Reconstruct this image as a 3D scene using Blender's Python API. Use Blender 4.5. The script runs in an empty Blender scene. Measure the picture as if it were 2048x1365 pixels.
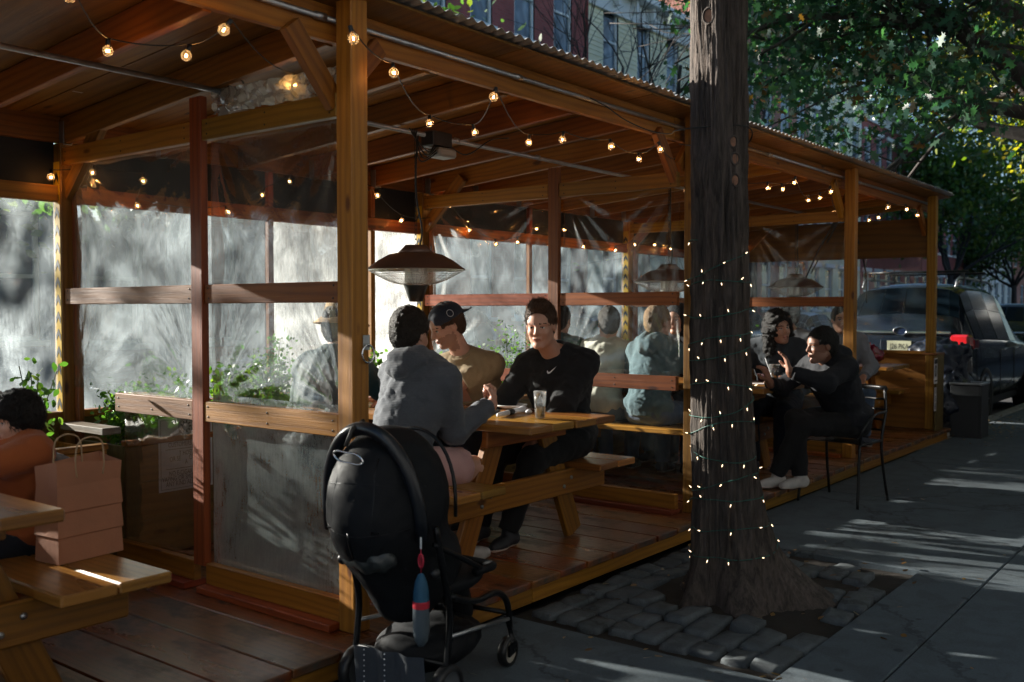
import bpy, bmesh, math, random
import numpy as np
from mathutils import Vector, Matrix, noise as mnoise
R = math.radians
random.seed(7)
rng = np.random.default_rng(11)
SC = bpy.context.scene
COL = SC.collection

# ------------------------------------------------------------------ camera
cam_d = bpy.data.cameras.new('camera')
cam = bpy.data.objects.new('camera', cam_d)
COL.objects.link(cam)
YAW, PIT = R(37.9), R(-1.83)
cam.location = (0, 0, 1.40)
_f = Vector((math.cos(YAW)*math.cos(PIT), math.sin(YAW)*math.cos(PIT), math.sin(PIT)))
cam.rotation_euler = _f.to_track_quat('-Z', 'Y').to_euler()
cam_d.sensor_width = 36
cam_d.lens = 36*1950/2048
cam_d.clip_start = 0.05
cam_d.clip_end = 900
cam_d.dof.use_dof = True
cam_d.dof.focus_distance = 5.3
cam_d.dof.aperture_fstop = 3.2
SC.camera = cam

# ------------------------------------------------------------------ light
SUN = Vector((-0.20, 1.0, 0.30)).normalized()          # towards the sun
SUN_EL = math.asin(SUN.z)
SUN_AZ = math.atan2(SUN.x, SUN.y)
w = bpy.data.worlds.new('World')
SC.world = w
w.use_nodes = True
wn = w.node_tree.nodes
wl = w.node_tree.links
bg = wn['Background']
sky = wn.new('ShaderNodeTexSky')
sky.sky_type = 'NISHITA'
sky.sun_disc = False
sky.sun_elevation = SUN_EL
sky.sun_rotation = SUN_AZ
sky.altitude = 20
sky.air_density = 1.0
sky.dust_density = 1.1
sky.ozone_density = 3.2
wl.new(sky.outputs[0], bg.inputs[0])
bg.inputs[1].default_value = 0.05
sd = bpy.data.lights.new('sun', 'SUN')
sd.energy = 5.0
sd.angle = R(0.53)
sd.color = (1.0, 0.94, 0.84)
sun = bpy.data.objects.new('sun', sd)
COL.objects.link(sun)
sun.rotation_euler = SUN.to_track_quat('Z', 'Y').to_euler()
sun.location = (0, 0, 30)

SC.view_settings.view_transform = 'Standard'
SC.view_settings.look = 'None'
SC.view_settings.exposure = 1.9
SC.view_settings.gamma = 1.0
SC.view_settings.use_curve_mapping = False
SC.render.engine = 'CYCLES'
cy = SC.cycles
cy.max_bounces = 8
cy.diffuse_bounces = 4
cy.glossy_bounces = 3
cy.transmission_bounces = 8
cy.transparent_max_bounces = 24
cy.caustics_reflective = False
cy.caustics_refractive = False
cy.sample_clamp_indirect = 4.0
cy.use_denoising = True
try:
    cy.denoiser = 'OPENIMAGEDENOISE'
    cy.denoising_input_passes = 'RGB_ALBEDO_NORMAL'
except Exception:
    pass
SC.render.use_persistent_data = False

# ------------------------------------------------------------------ helpers
WLOC = {}                                    # world location each root / part was built at

def thing(name, label, cat, loc=(0, 0, 0), group=None, kind=None, rotz=0.0):
    o = bpy.data.objects.new(name, None)
    COL.objects.link(o)
    o.empty_display_size = 0.2
    o.location = loc
    o.rotation_euler = (0, 0, rotz)
    WLOC[o.name] = Vector(loc)
    if label: o['label'] = label
    if cat: o['category'] = cat
    if group: o['group'] = group
    if kind: o['kind'] = kind
    return o

def part_root(name, parent, loc=None):
    o = bpy.data.objects.new(name, None)
    COL.objects.link(o)
    o.empty_display_size = 0.1
    o.parent = parent
    pl = WLOC[parent.name]
    loc = Vector(loc) if loc is not None else pl.copy()
    o.location = loc - pl
    WLOC[o.name] = loc
    return o

def tag(o, label=None, cat=None, group=None, kind=None):
    if label: o['label'] = label
    if cat: o['category'] = cat
    if group: o['group'] = group
    if kind: o['kind'] = kind
    return o

def link(name, me, parent=None, mat=None, loc=None):
    o = bpy.data.objects.new(name, me)
    COL.objects.link(o)
    if mat is not None and len(me.materials) == 0:
        me.materials.append(mat)
    if parent is not None:
        o.parent = parent
        WLOC[o.name] = WLOC[parent.name].copy()
    else:
        WLOC[o.name] = Vector((0, 0, 0))
    if loc is not None:
        o.location = loc
    return o

def mesh_obj(name, verts, faces, mat, parent=None, uvs=None, smooth=False, fmats=None, mats=None):
    """verts in world coordinates (shifted to the parent's own origin)"""
    me = bpy.data.meshes.new(name)
    v = np.asarray(verts, dtype=float)
    if parent is not None:
        v = v - np.array(WLOC[parent.name])
    me.from_pydata(v.tolist(), [], [list(f) for f in faces])
    if mats:
        for m in mats: me.materials.append(m)
    if fmats is not None:
        me.polygons.foreach_set('material_index', np.asarray(fmats, dtype=np.int32))
    if uvs is not None:
        l = me.uv_layers.new(name='UVMap')
        l.data.foreach_set('uv', np.asarray(uvs, dtype=np.float32).ravel())
    if smooth:
        me.polygons.foreach_set('use_smooth', [True]*len(me.polygons))
    me.update()
    return link(name, me, parent, None if mats else mat)

# chamfered box template along X (length), unit handled by scale per call
def _chamfer(L, W, T, c):
    bm = bmesh.new()
    bmesh.ops.create_cube(bm, size=1.0)
    for v in bm.verts:
        v.co.x *= L; v.co.y *= W; v.co.z *= T
    if c > 0:
        bmesh.ops.bevel(bm, geom=bm.edges[:], offset=c, segments=1, affect='EDGES', profile=0.5)
    bm.verts.ensure_lookup_table()
    vs = [v.co.copy() for v in bm.verts]
    fs = [[v.index for v in f.verts] for f in bm.faces]
    ns = [f.normal.copy() for f in bm.faces]
    bm.free()
    return vs, fs, ns

class MB:
    """collects shapes into one mesh; uv = metres along / across the piece"""
    def __init__(s):
        s.v = []; s.f = []; s.uv = []; s.fm = []; s.sm = []
    def add(s, vs, fs, uvs=None, fm=0, smooth=False):
        n = len(s.v)
        s.v += [tuple(v) for v in vs]
        for i, f in enumerate(fs):
            s.f.append([a+n for a in f])
            if uvs is None: s.uv += [(0.0, 0.0)]*len(f)
            s.fm.append(fm); s.sm.append(smooth)
        if uvs is not None: s.uv += uvs
    def box(s, c, size, rot=None, cham=0.003, fm=0):
        """size (x,y,z); grain runs along the longest side"""
        c = Vector(c); L = list(size)
        ax = max(range(3), key=lambda i: L[i])
        order = [ax]+[i for i in range(3) if i != ax]
        l, wd, t = (L[i] for i in order)
        cham = min(cham, 0.3*min(l, wd, t))
        vs, fs, ns = _chamfer(l, wd, t, cham)
        ou, ov = random.uniform(0, 50), random.uniform(0, 50)
        uvs = []
        for f, n in zip(fs, ns):
            k = max(range(3), key=lambda i: abs(n[i]))
            for i in f:
                p = vs[i]
                if k == 2: uvs.append((p.x+ou, p.y+ov))
                elif k == 1: uvs.append((p.x+ou, p.z+wd+ov))
                else: uvs.append((p.y*0.35+ou, p.z+2*wd+ov))
        out = []
        for p in vs:
            q = Vector((0, 0, 0))
            q[order[0]] = p.x; q[order[1]] = p.y; q[order[2]] = p.z
            out.append((rot @ q if rot is not None else q)+c)
        if (order[0], order[1], order[2]) not in ((0, 1, 2), (1, 2, 0), (2, 0, 1)):
            nf = []; nu = []; k = 0
            for f in fs:
                nf.append(list(reversed(f))); nu += list(reversed(uvs[k:k+len(f)])); k += len(f)
            fs, uvs = nf, nu
        s.add(out, fs, uvs, fm)
        return s
    def beam(s, p0, p1, wd, t, up=(0, 0, 1), cham=0.003, fm=0):
        """a board from p0 to p1; t measured along 'up' (made square), wd across"""
        p0, p1, up = Vector(p0), Vector(p1), Vector(up)
        x = (p1-p0); L = x.length; x.normalize()
        y = up.cross(x).normalized(); z = x.cross(y)
        M = Matrix((x, y, z)).transposed()
        return s.box((p0+p1)/2, (L, wd, t), M, cham, fm) if L >= max(wd, t) else s._short(p0, p1, wd, t, M, cham, fm)
    def _short(s, p0, p1, wd, t, M, cham, fm):
        return s.box((p0+p1)/2, ((p1-p0).length, wd, t), M, cham, fm)
    def tube(s, pts, r, n=8, closed=False, fm=0, caps=True, smooth=True):
        pts = [Vector(p) for p in pts]
        m = len(pts)
        rs = r if isinstance(r, (list, tuple, np.ndarray)) else [r]*m
        tang = []
        for i in range(m):
            if closed: t = pts[(i+1) % m]-pts[i-1]
            else: t = pts[min(i+1, m-1)]-pts[max(i-1, 0)]
            tang.append(t.normalized() if t.length > 1e-9 else Vector((0, 0, 1)))
        a = Vector((0, 0, 1)) if abs(tang[0].z) < 0.9 else Vector((1, 0, 0))
        nrm = (a-tang[0]*a.dot(tang[0])).normalized()
        vs = []; uv_l = 0; ls = [0]
        for i in range(m):
            if i: ls.append(ls[-1]+(pts[i]-pts[i-1]).length)
            nrm = (nrm-tang[i]*nrm.dot(tang[i]))
            nrm = nrm.normalized() if nrm.length > 1e-6 else tang[i].orthogonal().normalized()
            b = tang[i].cross(nrm)
            for k in range(n):
                an = 2*math.pi*k/n
                vs.append(pts[i]+(nrm*math.cos(an)+b*math.sin(an))*rs[i])
        fs = []; uvs = []
        for i in range(m if closed else m-1):
            j = (i+1) % m
            for k in range(n):
                k2 = (k+1) % n
                fs.append([i*n+k, i*n+k2, j*n+k2, j*n+k])
                uvs += [(ls[i], k/n), (ls[i], (k+1)/n), (ls[j], (k+1)/n), (ls[j], k/n)]
        if caps and not closed:
            fs.append(list(range(n))[::-1]); uvs += [(0, 0)]*n
            fs.append([(m-1)*n+k for k in range(n)]); uvs += [(0, 0)]*n
        s.add(vs, fs, uvs, fm, smooth)
        return s
    def lathe(s, prof, c=(0, 0, 0), n=24, rot=None, fm=0, smooth=True, cap=False):
        """prof list of (r, z)"""
        c = Vector(c); vs = []
        for (r, z) in prof:
            for k in range(n):
                an = 2*math.pi*k/n
                p = Vector((r*math.cos(an), r*math.sin(an), z))
                vs.append((rot @ p if rot is not None else p)+c)
        fs = []; uvs = []
        for i in range(len(prof)-1):
            for k in range(n):
                k2 = (k+1) % n
                fs.append([i*n+k, i*n+k2, (i+1)*n+k2, (i+1)*n+k])
                uvs += [(k/n, i), ((k+1)/n, i), ((k+1)/n, i+1), (k/n, i+1)]
        if cap:
            fs.append(list(range(n))[::-1]); uvs += [(0, 0)]*n
            m = len(prof)-1
            fs.append([m*n+k for k in range(n)]); uvs += [(0, 0)]*n
        s.add(vs, fs, uvs, fm, smooth)
        return s
    def ball(s, c, r, n=12, m=8, sc=(1, 1, 1), fm=0, rot=None):
        prof = []
        vs = []; c = Vector(c)
        for i in range(m+1):
            th = math.pi*i/m
            for k in range(n):
                an = 2*math.pi*k/n
                p = Vector((r*sc[0]*math.sin(th)*math.cos(an), r*sc[1]*math.sin(th)*math.sin(an), r*sc[2]*math.cos(th)))
                vs.append((rot @ p if rot is not None else p)+c)
        fs = []
        for i in range(m):
            for k in range(n):
                k2 = (k+1) % n
                fs.append([i*n+k, (i+1)*n+k, (i+1)*n+k2, i*n+k2])
        s.add(vs, fs, None, fm, True)
        return s
    def prism(s, outline, z0, z1, M=None, fm=0):
        """outline list of (x,y), extruded z0..z1, then transformed by M"""
        n = len(outline)
        vs = [Vector((x, y, z0)) for x, y in outline]+[Vector((x, y, z1)) for x, y in outline]
        if M is not None: vs = [M @ v for v in vs]
        fs = [list(range(n))[::-1], [n+i for i in range(n)]]+[[i, (i+1) % n, n+(i+1) % n, n+i] for i in range(n)]
        s.add(vs, fs, None, fm)
        return s
    def build(s, name, mat, parent=None, mats=None, bevel=None):
        me = bpy.data.meshes.new(name)
        v = np.asarray(s.v, dtype=float)
        if parent is not None: v = v-np.array(WLOC[parent.name])
        me.from_pydata(v.tolist(), [], s.f)
        if mats:
            for m in mats: me.materials.append(m)
            me.polygons.foreach_set('material_index', np.asarray(s.fm, dtype=np.int32))
        l = me.uv_layers.new(name='UVMap')
        l.data.foreach_set('uv', np.asarray(s.uv, dtype=np.float32).ravel())
        me.polygons.foreach_set('use_smooth', s.sm)
        me.update()
        return link(name, me, parent, None if mats else mat)

def copy_tree(o, parent=None):
    c = o.copy()
    COL.objects.link(c)
    if parent is not None: c.parent = parent
    for ch in [x for x in o.children]:
        copy_tree(ch, c)
    return c

def smoothpath(pts, k=6):
    """Catmull-Rom"""
    P = [Vector(p) for p in pts]
    P = [P[0]*2-P[1]]+P+[P[-1]*2-P[-2]]
    out = []
    for i in range(1, len(P)-2):
        for j in range(k):
            t = j/k
            a, b, c, d = P[i-1], P[i], P[i+1], P[i+2]
            out.append(0.5*((2*b)+(c-a)*t+(2*a-5*b+4*c-d)*t*t+(3*b-a-3*c+d)*t**3))
    out.append(P[-2])
    return out

# rays through the photograph's frame: used once, to read a place off the plan, on a real surface
_r = Vector((math.sin(YAW), -math.cos(YAW), 0)); _u = _r.cross(_f)
CAM = Vector((0, 0, 1.40))
def _ray(x, y): return _f+_r*((x-1024)/1950)-_u*((y-682.5)/1950)
def onX(x, y, X): d = _ray(x, y); return CAM+d*(X/d.x)
def onY(x, y, Y): d = _ray(x, y); return CAM+d*(Y/d.y)
def onZ(x, y, Z): d = _ray(x, y); return CAM+d*((Z-1.40)/d.z)
def atd(x, y, D): return CAM+_ray(x, y)*D
# ------------------------------------------------------------------ materials
def new_mat(name):
    m = bpy.data.materials.new(name)
    m.use_nodes = True
    nt = m.node_tree
    b = nt.nodes['Principled BSDF']
    return m, nt, b

def N(nt, t, **kw):
    n = nt.nodes.new(t)
    for k, v in kw.items():
        if k in n.inputs.keys() if hasattr(n.inputs, 'keys') else False:
            n.inputs[k].default_value = v
        else:
            setattr(n, k, v)
    return n

def ramp(nt, stops, src=None):
    r = nt.nodes.new('ShaderNodeValToRGB')
    e = r.color_ramp.elements
    while len(e) < len(stops): e.new(0.5)
    for i, (p, c) in enumerate(stops):
        e[i].position = p
        e[i].color = (*c, 1) if len(c) == 3 else c
    if src is not None: nt.links.new(src, r.inputs[0])
    return r

def noise_tex(nt, vec, scale, detail=4, rough=0.55, dist=0.0):
    n = nt.nodes.new('ShaderNodeTexNoise')
    n.inputs['Scale'].default_value = scale
    n.inputs['Detail'].default_value = detail
    n.inputs['Roughness'].default_value = rough
    n.inputs['Distortion'].default_value = dist
    if vec is not None: nt.links.new(vec, n.inputs['Vector'])
    return n

def mapping(nt, vec, sc=(1, 1, 1), loc=(0, 0, 0)):
    m = nt.nodes.new('ShaderNodeMapping')
    m.inputs['Scale'].default_value = sc
    m.inputs['Location'].default_value = loc
    nt.links.new(vec, m.inputs[0])
    return m

def mixc(nt, fac, a, b, mode='MIX'):
    m = nt.nodes.new('ShaderNodeMix')
    m.data_type = 'RGBA'
    m.blend_type = mode
    for i, v in ((0, fac), (6, a), (7, b)):
        if isinstance(v, (int, float)): m.inputs[i].default_value = v
        elif isinstance(v, tuple): m.inputs[i].default_value = (*v, 1) if len(v) == 3 else v
        else: nt.links.new(v, m.inputs[i])
    return m.outputs[2]

def bump(nt, b, h, strength=0.3, dist=0.01):
    n = nt.nodes.new('ShaderNodeBump')
    n.inputs['Strength'].default_value = strength
    n.inputs['Distance'].default_value = dist
    nt.links.new(h, n.inputs['Height'])
    nt.links.new(n.outputs[0], b.inputs['Normal'])
    return n

def wood(name, light, dark, rough=0.5, grain=1.0, wear=0.0, wearcol=(0.1, 0.1, 0.1), knots=True, coat=0.0):
    m, nt, b = new_mat(name)
    tc = nt.nodes.new('ShaderNodeTexCoord')
    oi = nt.nodes.new('ShaderNodeObjectInfo')
    uv = tc.outputs['UV']
    add = nt.nodes.new('ShaderNodeVectorMath'); add.operation = 'ADD'
    sc = nt.nodes.new('ShaderNodeVectorMath'); sc.operation = 'SCALE'
    comb = nt.nodes.new('ShaderNodeCombineXYZ')
    nt.links.new(oi.outputs['Random'], comb.inputs[0]); nt.links.new(oi.outputs['Random'], comb.inputs[1])
    nt.links.new(comb.outputs[0], sc.inputs[0]); sc.inputs['Scale'].default_value = 37.0
    nt.links.new(uv, add.inputs[0]); nt.links.new(sc.outputs[0], add.inputs[1])
    uvr = add.outputs[0]
    fine = noise_tex(nt, mapping(nt, uvr, (5, 180*grain, 1)).outputs[0], 1.0, 5, 0.6)
    mid = noise_tex(nt, mapping(nt, uvr, (0.9, 34*grain, 1)).outputs[0], 1.0, 3, 0.55, 0.6)
    big = noise_tex(nt, mapping(nt, uvr, (0.7, 3.5, 1)).outputs[0], 1.0, 3, 0.5, 0.4)
    wave = nt.nodes.new('ShaderNodeTexWave')
    wave.wave_type = 'BANDS'; wave.bands_direction = 'Y'
    wave.inputs['Scale'].default_value = 9*grain
    wave.inputs['Distortion'].default_value = 9.0
    wave.inputs['Detail'].default_value = 2.0
    wave.inputs['Detail Scale'].default_value = 0.7
    nt.links.new(mapping(nt, uvr, (0.16, 1, 1)).outputs[0], wave.inputs['Vector'])
    c = mixc(nt, mid.outputs[0], dark, light)
    c = mixc(nt, 0.28, c, ramp(nt, [(0.0, tuple(x*0.55 for x in dark)), (0.5, light), (1, tuple(min(1, x*1.15) for x in light))], wave.outputs[1]).outputs[0])
    c = mixc(nt, 0.30, c, ramp(nt, [(0.3, (0.25, 0.25, 0.25)), (0.7, (1, 1, 1))], fine.outputs[0]).outputs[0], 'MULTIPLY')
    c = mixc(nt, 0.55, c, ramp(nt, [(0.25, (0.45, 0.42, 0.40)), (0.75, (1.0, 1.0, 1.0))], big.outputs[0]).outputs[0], 'MULTIPLY')
    h = fine.outputs[0]
    if knots:
        vo = nt.nodes.new('ShaderNodeTexVoronoi')
        vo.inputs['Scale'].default_value = 1.0
        nt.links.new(mapping(nt, uvr, (2.6, 7.0, 1)).outputs[0], vo.inputs['Vector'])
        k = ramp(nt, [(0.0, (0.10, 0.06, 0.03)), (0.075, (0.22, 0.12, 0.07)), (0.13, (1, 1, 1))], vo.outputs['Distance'])
        c = mixc(nt, 0.85, c, k.outputs[0], 'MULTIPLY')
    # board to board tone
    hs = nt.nodes.new('ShaderNodeHueSaturation')
    mr = nt.nodes.new('ShaderNodeMapRange')
    nt.links.new(oi.outputs['Random'], mr.inputs[0])
    mr.inputs[3].default_value = 0.60; mr.inputs[4].default_value = 1.22
    nt.links.new(mr.outputs[0], hs.inputs['Value'])
    mh = nt.nodes.new('ShaderNodeMapRange'); mf_ = nt.nodes.new('ShaderNodeMath'); mf_.operation = 'FRACT'; mm_ = nt.nodes.new('ShaderNodeMath'); mm_.operation = 'MULTIPLY'; mm_.inputs[1].default_value = 7.31
    nt.links.new(oi.outputs['Random'], mm_.inputs[0]); nt.links.new(mm_.outputs[0], mf_.inputs[0]); nt.links.new(mf_.outputs[0], mh.inputs[0]); mh.inputs[3].default_value = 0.487; mh.inputs[4].default_value = 0.514; nt.links.new(mh.outputs[0], hs.inputs['Hue'])
    nt.links.new(c, hs.inputs['Color'])
    c = hs.outputs[0]
    rv = ramp(nt, [(0.3, (rough*0.75,)*3), (0.7, (min(1, rough*1.3),)*3)], big.outputs[0]).outputs[0]
    if wear > 0:
        wn_ = noise_tex(nt, mapping(nt, tc.outputs['Object'], (1.7, 1.2, 1.7)).outputs[0], 2.2, 7, 0.68, 0.3)
        wr = ramp(nt, [(0.52-0.12*wear, (0, 0, 0)), (0.66, (1, 1, 1))], wn_.outputs[0])
        c = mixc(nt, wr.outputs[0], c, mixc(nt, fine.outputs[0], tuple(x*0.5 for x in wearcol), wearcol))
        rv = mixc(nt, wr.outputs[0], rv, (0.8, 0.8, 0.8))
    nt.links.new(c, b.inputs['Base Color'])
    nt.links.new(rv, b.inputs['Roughness'])
    if coat: 
        b.inputs['Coat Weight'].default_value = coat; b.inputs['Coat Roughness'].default_value = 0.25
    bump(nt, b, h, 0.35, 0.004)
    return m

M = {}
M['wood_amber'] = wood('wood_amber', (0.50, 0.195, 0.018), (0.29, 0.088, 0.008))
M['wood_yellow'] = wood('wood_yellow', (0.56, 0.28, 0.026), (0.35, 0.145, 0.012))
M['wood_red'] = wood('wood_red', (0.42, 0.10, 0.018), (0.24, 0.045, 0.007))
M['wood_table'] = wood('wood_table', (0.62, 0.29, 0.055), (0.38, 0.14, 0.020), rough=0.30, coat=0.25)
M['wood_deck'] = wood('wood_deck', (0.40, 0.125, 0.024), (0.21, 0.058, 0.011), rough=0.30, wear=0.30, wearcol=(0.085, 0.08, 0.065), coat=0.3)
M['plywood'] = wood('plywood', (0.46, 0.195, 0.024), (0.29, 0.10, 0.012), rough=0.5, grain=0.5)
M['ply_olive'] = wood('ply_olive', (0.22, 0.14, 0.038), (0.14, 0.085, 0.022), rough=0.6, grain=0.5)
M['wood_weathered'] = wood('wood_weathered', (0.25, 0.17, 0.085), (0.13, 0.085, 0.04), rough=0.6, wear=0.5, wearcol=(0.3, 0.28, 0.24))

def plain(name, col, rough=0.5, metal=0.0, nscale=0, namp=0.25, bmp=0.0, bscale=60, spec=None, coat=0, sheen=0, sub=0):
    m, nt, b = new_mat(name)
    b.inputs['Base Color'].default_value = (*col, 1)
    b.inputs['Roughness'].default_value = rough
    b.inputs['Metallic'].default_value = metal
    if spec is not None: b.inputs['Specular IOR Level'].default_value = spec
    if coat: b.inputs['Coat Weight'].default_value = coat; b.inputs['Coat Roughness'].default_value = 0.08
    if sheen: b.inputs['Sheen Weight'].default_value = sheen
    if sub:
        b.inputs['Subsurface Weight'].default_value = sub
        b.inputs['Subsurface Radius'].default_value = (0.012, 0.005, 0.003)
        b.inputs['Subsurface Scale'].default_value = 1.0
    tc = nt.nodes.new('ShaderNodeTexCoord')
    if nscale:
        n = noise_tex(nt, tc.outputs['Object'], nscale, 6, 0.6)
        r = ramp(nt, [(0.3, tuple(x*(1-namp) for x in col)), (0.7, tuple(min(1, x*(1+namp)) for x in col))], n.outputs[0])
        nt.links.new(r.outputs[0], b.inputs['Base Color'])
        rr = ramp(nt, [(0.3, (rough*0.8,)*3), (0.7, (min(1, rough*1.2),)*3)], n.outputs[0])
        nt.links.new(rr.outputs[0], b.inputs['Roughness'])
    if bmp:
        n2 = noise_tex(nt, tc.outputs['Object'], bscale, 4, 0.6)
        bump(nt, b, n2.outputs[0], bmp, 0.004)
    return m

def knit(name, col, scale=260, strength=0.5):
    m, nt, b = new_mat(name)
    tc = nt.nodes.new('ShaderNodeTexCoord')
    wv = nt.nodes.new('ShaderNodeTexWave'); wv.bands_direction = 'Z'
    wv.inputs['Scale'].default_value = scale/6.28
    wv.inputs['Distortion'].default_value = 1.2
    nt.links.new(tc.outputs['Object'], wv.inputs['Vector'])
    n = noise_tex(nt, tc.outputs['Object'], 420, 2)
    big = noise_tex(nt, tc.outputs['Object'], 7, 3)
    c = mixc(nt, big.outputs[0], tuple(x*0.75 for x in col), tuple(x*1.2 for x in col))
    c = mixc(nt, 0.6, c, ramp(nt, [(0.3, (0.45,)*3), (0.7, (1.25,)*3)], n.outputs[0]).outputs[0], 'MULTIPLY')
    nt.links.new(c, b.inputs['Base Color'])
    b.inputs['Roughness'].default_value = 0.92
    b.inputs['Sheen Weight'].default_value = 0.25
    mx = mixc(nt, 0.5, wv.outputs[1], n.outputs[0])
    bump(nt, b, mx, strength, 0.003)
    return m

def cloth(name, col, rough=0.9, sheen=0.15):
    m, nt, b = new_mat(name)
    tc = nt.nodes.new('ShaderNodeTexCoord')
    big = noise_tex(nt, tc.outputs['Object'], 6, 4)
    fine = noise_tex(nt, tc.outputs['Object'], 300, 2)
    c = mixc(nt, big.outputs[0], tuple(x*0.8 for x in col), tuple(min(1, x*1.15) for x in col))
    nt.links.new(c, b.inputs['Base Color'])
    b.inputs['Roughness'].default_value = rough
    b.inputs['Sheen Weight'].default_value = sheen
    mid = noise_tex(nt, tc.outputs['Object'], 22, 3, 0.5, 0.8)
    bump(nt, b, mixc(nt, 0.3, mid.outputs[0], fine.outputs[0]), 0.35, 0.012)
    return m

def emit(name, col, strength):
    m = bpy.data.materials.new(name); m.use_nodes = True
    nt = m.node_tree; nt.nodes.clear()
    e = nt.nodes.new('ShaderNodeEmission'); o = nt.nodes.new('ShaderNodeOutputMaterial')
    e.inputs[0].default_value = (*col, 1); e.inputs[1].default_value = strength
    nt.links.new(e.outputs[0], o.inputs[0])
    return m

def vinyl(name, dust=0.35, tint=(0.95, 0.97, 0.97), scat=(0.72, 0.78, 0.78), blur=0.25, gloss=0.06):
    """clear plastic sheeting: lets light through, scatters some where dusty, reflects a little"""
    m = bpy.data.materials.new(name); m.use_nodes = True
    nt = m.node_tree; nt.nodes.clear()
    o = nt.nodes.new('ShaderNodeOutputMaterial')
    tc = nt.nodes.new('ShaderNodeTexCoord')
    tr = nt.nodes.new('ShaderNodeBsdfTransparent'); tr.inputs[0].default_value = (*tint, 1)
    rf = nt.nodes.new('ShaderNodeBsdfRefraction'); rf.inputs['IOR'].default_value = 1.0
    rf.inputs['Roughness'].default_value = 0.16; rf.inputs[0].default_value = (*tint, 1)
    tl = nt.nodes.new('ShaderNodeBsdfTranslucent'); tl.inputs[0].default_value = (*scat, 1)
    df = nt.nodes.new('ShaderNodeBsdfDiffuse'); df.inputs[0].default_value = (*scat, 1)
    gl = nt.nodes.new('ShaderNodeBsdfGlossy'); gl.inputs['Roughness'].default_value = 0.09
    gl.inputs[0].default_value = (0.9, 0.9, 0.9, 1)
    def mix(f, a, b):
        x = nt.nodes.new('ShaderNodeMixShader')
        if isinstance(f, float): x.inputs[0].default_value = f
        else: nt.links.new(f, x.inputs[0])
        nt.links.new(a, x.inputs[1]); nt.links.new(b, x.inputs[2])
        return x.outputs[0]
    base = mix(blur, tr.outputs[0], rf.outputs[0])
    sc = mix(0.25, tl.outputs[0], df.outputs[0])
    n1 = noise_tex(nt, tc.outputs['Object'], 2.3, 6, 0.6, 0.7)
    n2 = noise_tex(nt, mapping(nt, tc.outputs['Object'], (14, 14, 2.2)).outputs[0], 6, 5, 0.7)
    n3 = noise_tex(nt, tc.outputs['Object'], 160, 3, 0.7)
    mm = mixc(nt, 0.28, n1.outputs[0], n2.outputs[0])
    mm = mixc(nt, 0.16, mm, n3.outputs[0])
    rp = ramp(nt, [(0.36, (dust*0.22,)*3), (0.50, (dust*.9,)*3), (0.64, (min(1, dust*2.3),)*3)], mm)
    s = mix(rp.outputs[0], base, sc)
    lw = nt.nodes.new('ShaderNodeLayerWeight'); lw.inputs[0].default_value = 0.28
    mr = nt.nodes.new('ShaderNodeMapRange'); nt.links.new(lw.outputs['Fresnel'], mr.inputs[0])
    mr.inputs[3].default_value = gloss*0.6; mr.inputs[4].default_value = 0.5
    s = mix(mr.outputs[0], s, gl.outputs[0])
    nt.links.new(s, o.inputs[0])
    bp = nt.nodes.new('ShaderNodeBump'); bp.inputs['Strength'].default_value = 0.16; bp.inputs['Distance'].default_value = 0.012
    nb = noise_tex(nt, tc.outputs['Object'], 7, 3, 0.5, 1.0)
    nt.links.new(nb.outputs[0], bp.inputs['Height'])
    nt.links.new(bp.outputs[0], gl.inputs['Normal'])
    return m

M['vinyl_sun'] = vinyl('vinyl_dusty', dust=0.16, blur=0.06, scat=(0.70, 0.80, 0.84))
M['vinyl_back'] = vinyl('vinyl_back', dust=0.11, blur=0.15, scat=(0.66, 0.78, 0.84))
M['vinyl_white'] = vinyl('vinyl_white', dust=0.42, blur=0.06, scat=(0.78,0.80,0.78))
M['vinyl_mid'] = vinyl('vinyl_partition', dust=0.13, blur=0.06, scat=(0.66, 0.76, 0.76))
M['vinyl_low'] = vinyl('vinyl_lower', dust=0.80, blur=0.05, scat=(0.74, 0.86, 0.86))
M['vinyl_clear'] = vinyl('vinyl_clear', dust=0.05, blur=0.08, scat=(0.5, 0.6, 0.62))

def glass(name, col=(1, 1, 1), rough=0.0, ior=1.45):
    m, nt, b = new_mat(name)
    b.inputs['Base Color'].default_value = (*col, 1)
    b.inputs['Transmission Weight'].default_value = 1.0
    b.inputs['Roughness'].default_value = rough
    b.inputs['IOR'].default_value = ior
    return m
def thin_glass(name, tint=(0.9, 0.95, 0.95), g=0.12, translucency=0.0):
    m = bpy.data.materials.new(name); m.use_nodes = True
    nt = m.node_tree; nt.nodes.clear()
    o = nt.nodes.new('ShaderNodeOutputMaterial')
    tr = nt.nodes.new('ShaderNodeBsdfTransparent'); tr.inputs[0].default_value = (*tint, 1)
    gl = nt.nodes.new('ShaderNodeBsdfGlossy'); gl.inputs['Roughness'].default_value = 0.03
    lw = nt.nodes.new('ShaderNodeLayerWeight'); lw.inputs[0].default_value = 0.35
    mr = nt.nodes.new('ShaderNodeMapRange'); nt.links.new(lw.outputs['Fresnel'], mr.inputs[0])
    mr.inputs[3].default_value = g*0.5; mr.inputs[4].default_value = 0.85
    x = nt.nodes.new('ShaderNodeMixShader')
    nt.links.new(mr.outputs[0], x.inputs[0]); nt.links.new(tr.outputs[0], x.inputs[1]); nt.links.new(gl.outputs[0], x.inputs[2])
    s = x.outputs[0]
    if translucency:
        d = nt.nodes.new('ShaderNodeBsdfTranslucent'); d.inputs[0].default_value = (0.8, 0.8, 0.8, 1)
        y = nt.nodes.new('ShaderNodeMixShader'); y.inputs[0].default_value = translucency
        nt.links.new(s, y.inputs[1]); nt.links.new(d.outputs[0], y.inputs[2]); s = y.outputs[0]
    nt.links.new(s, o.inputs[0])
    return m
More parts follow.
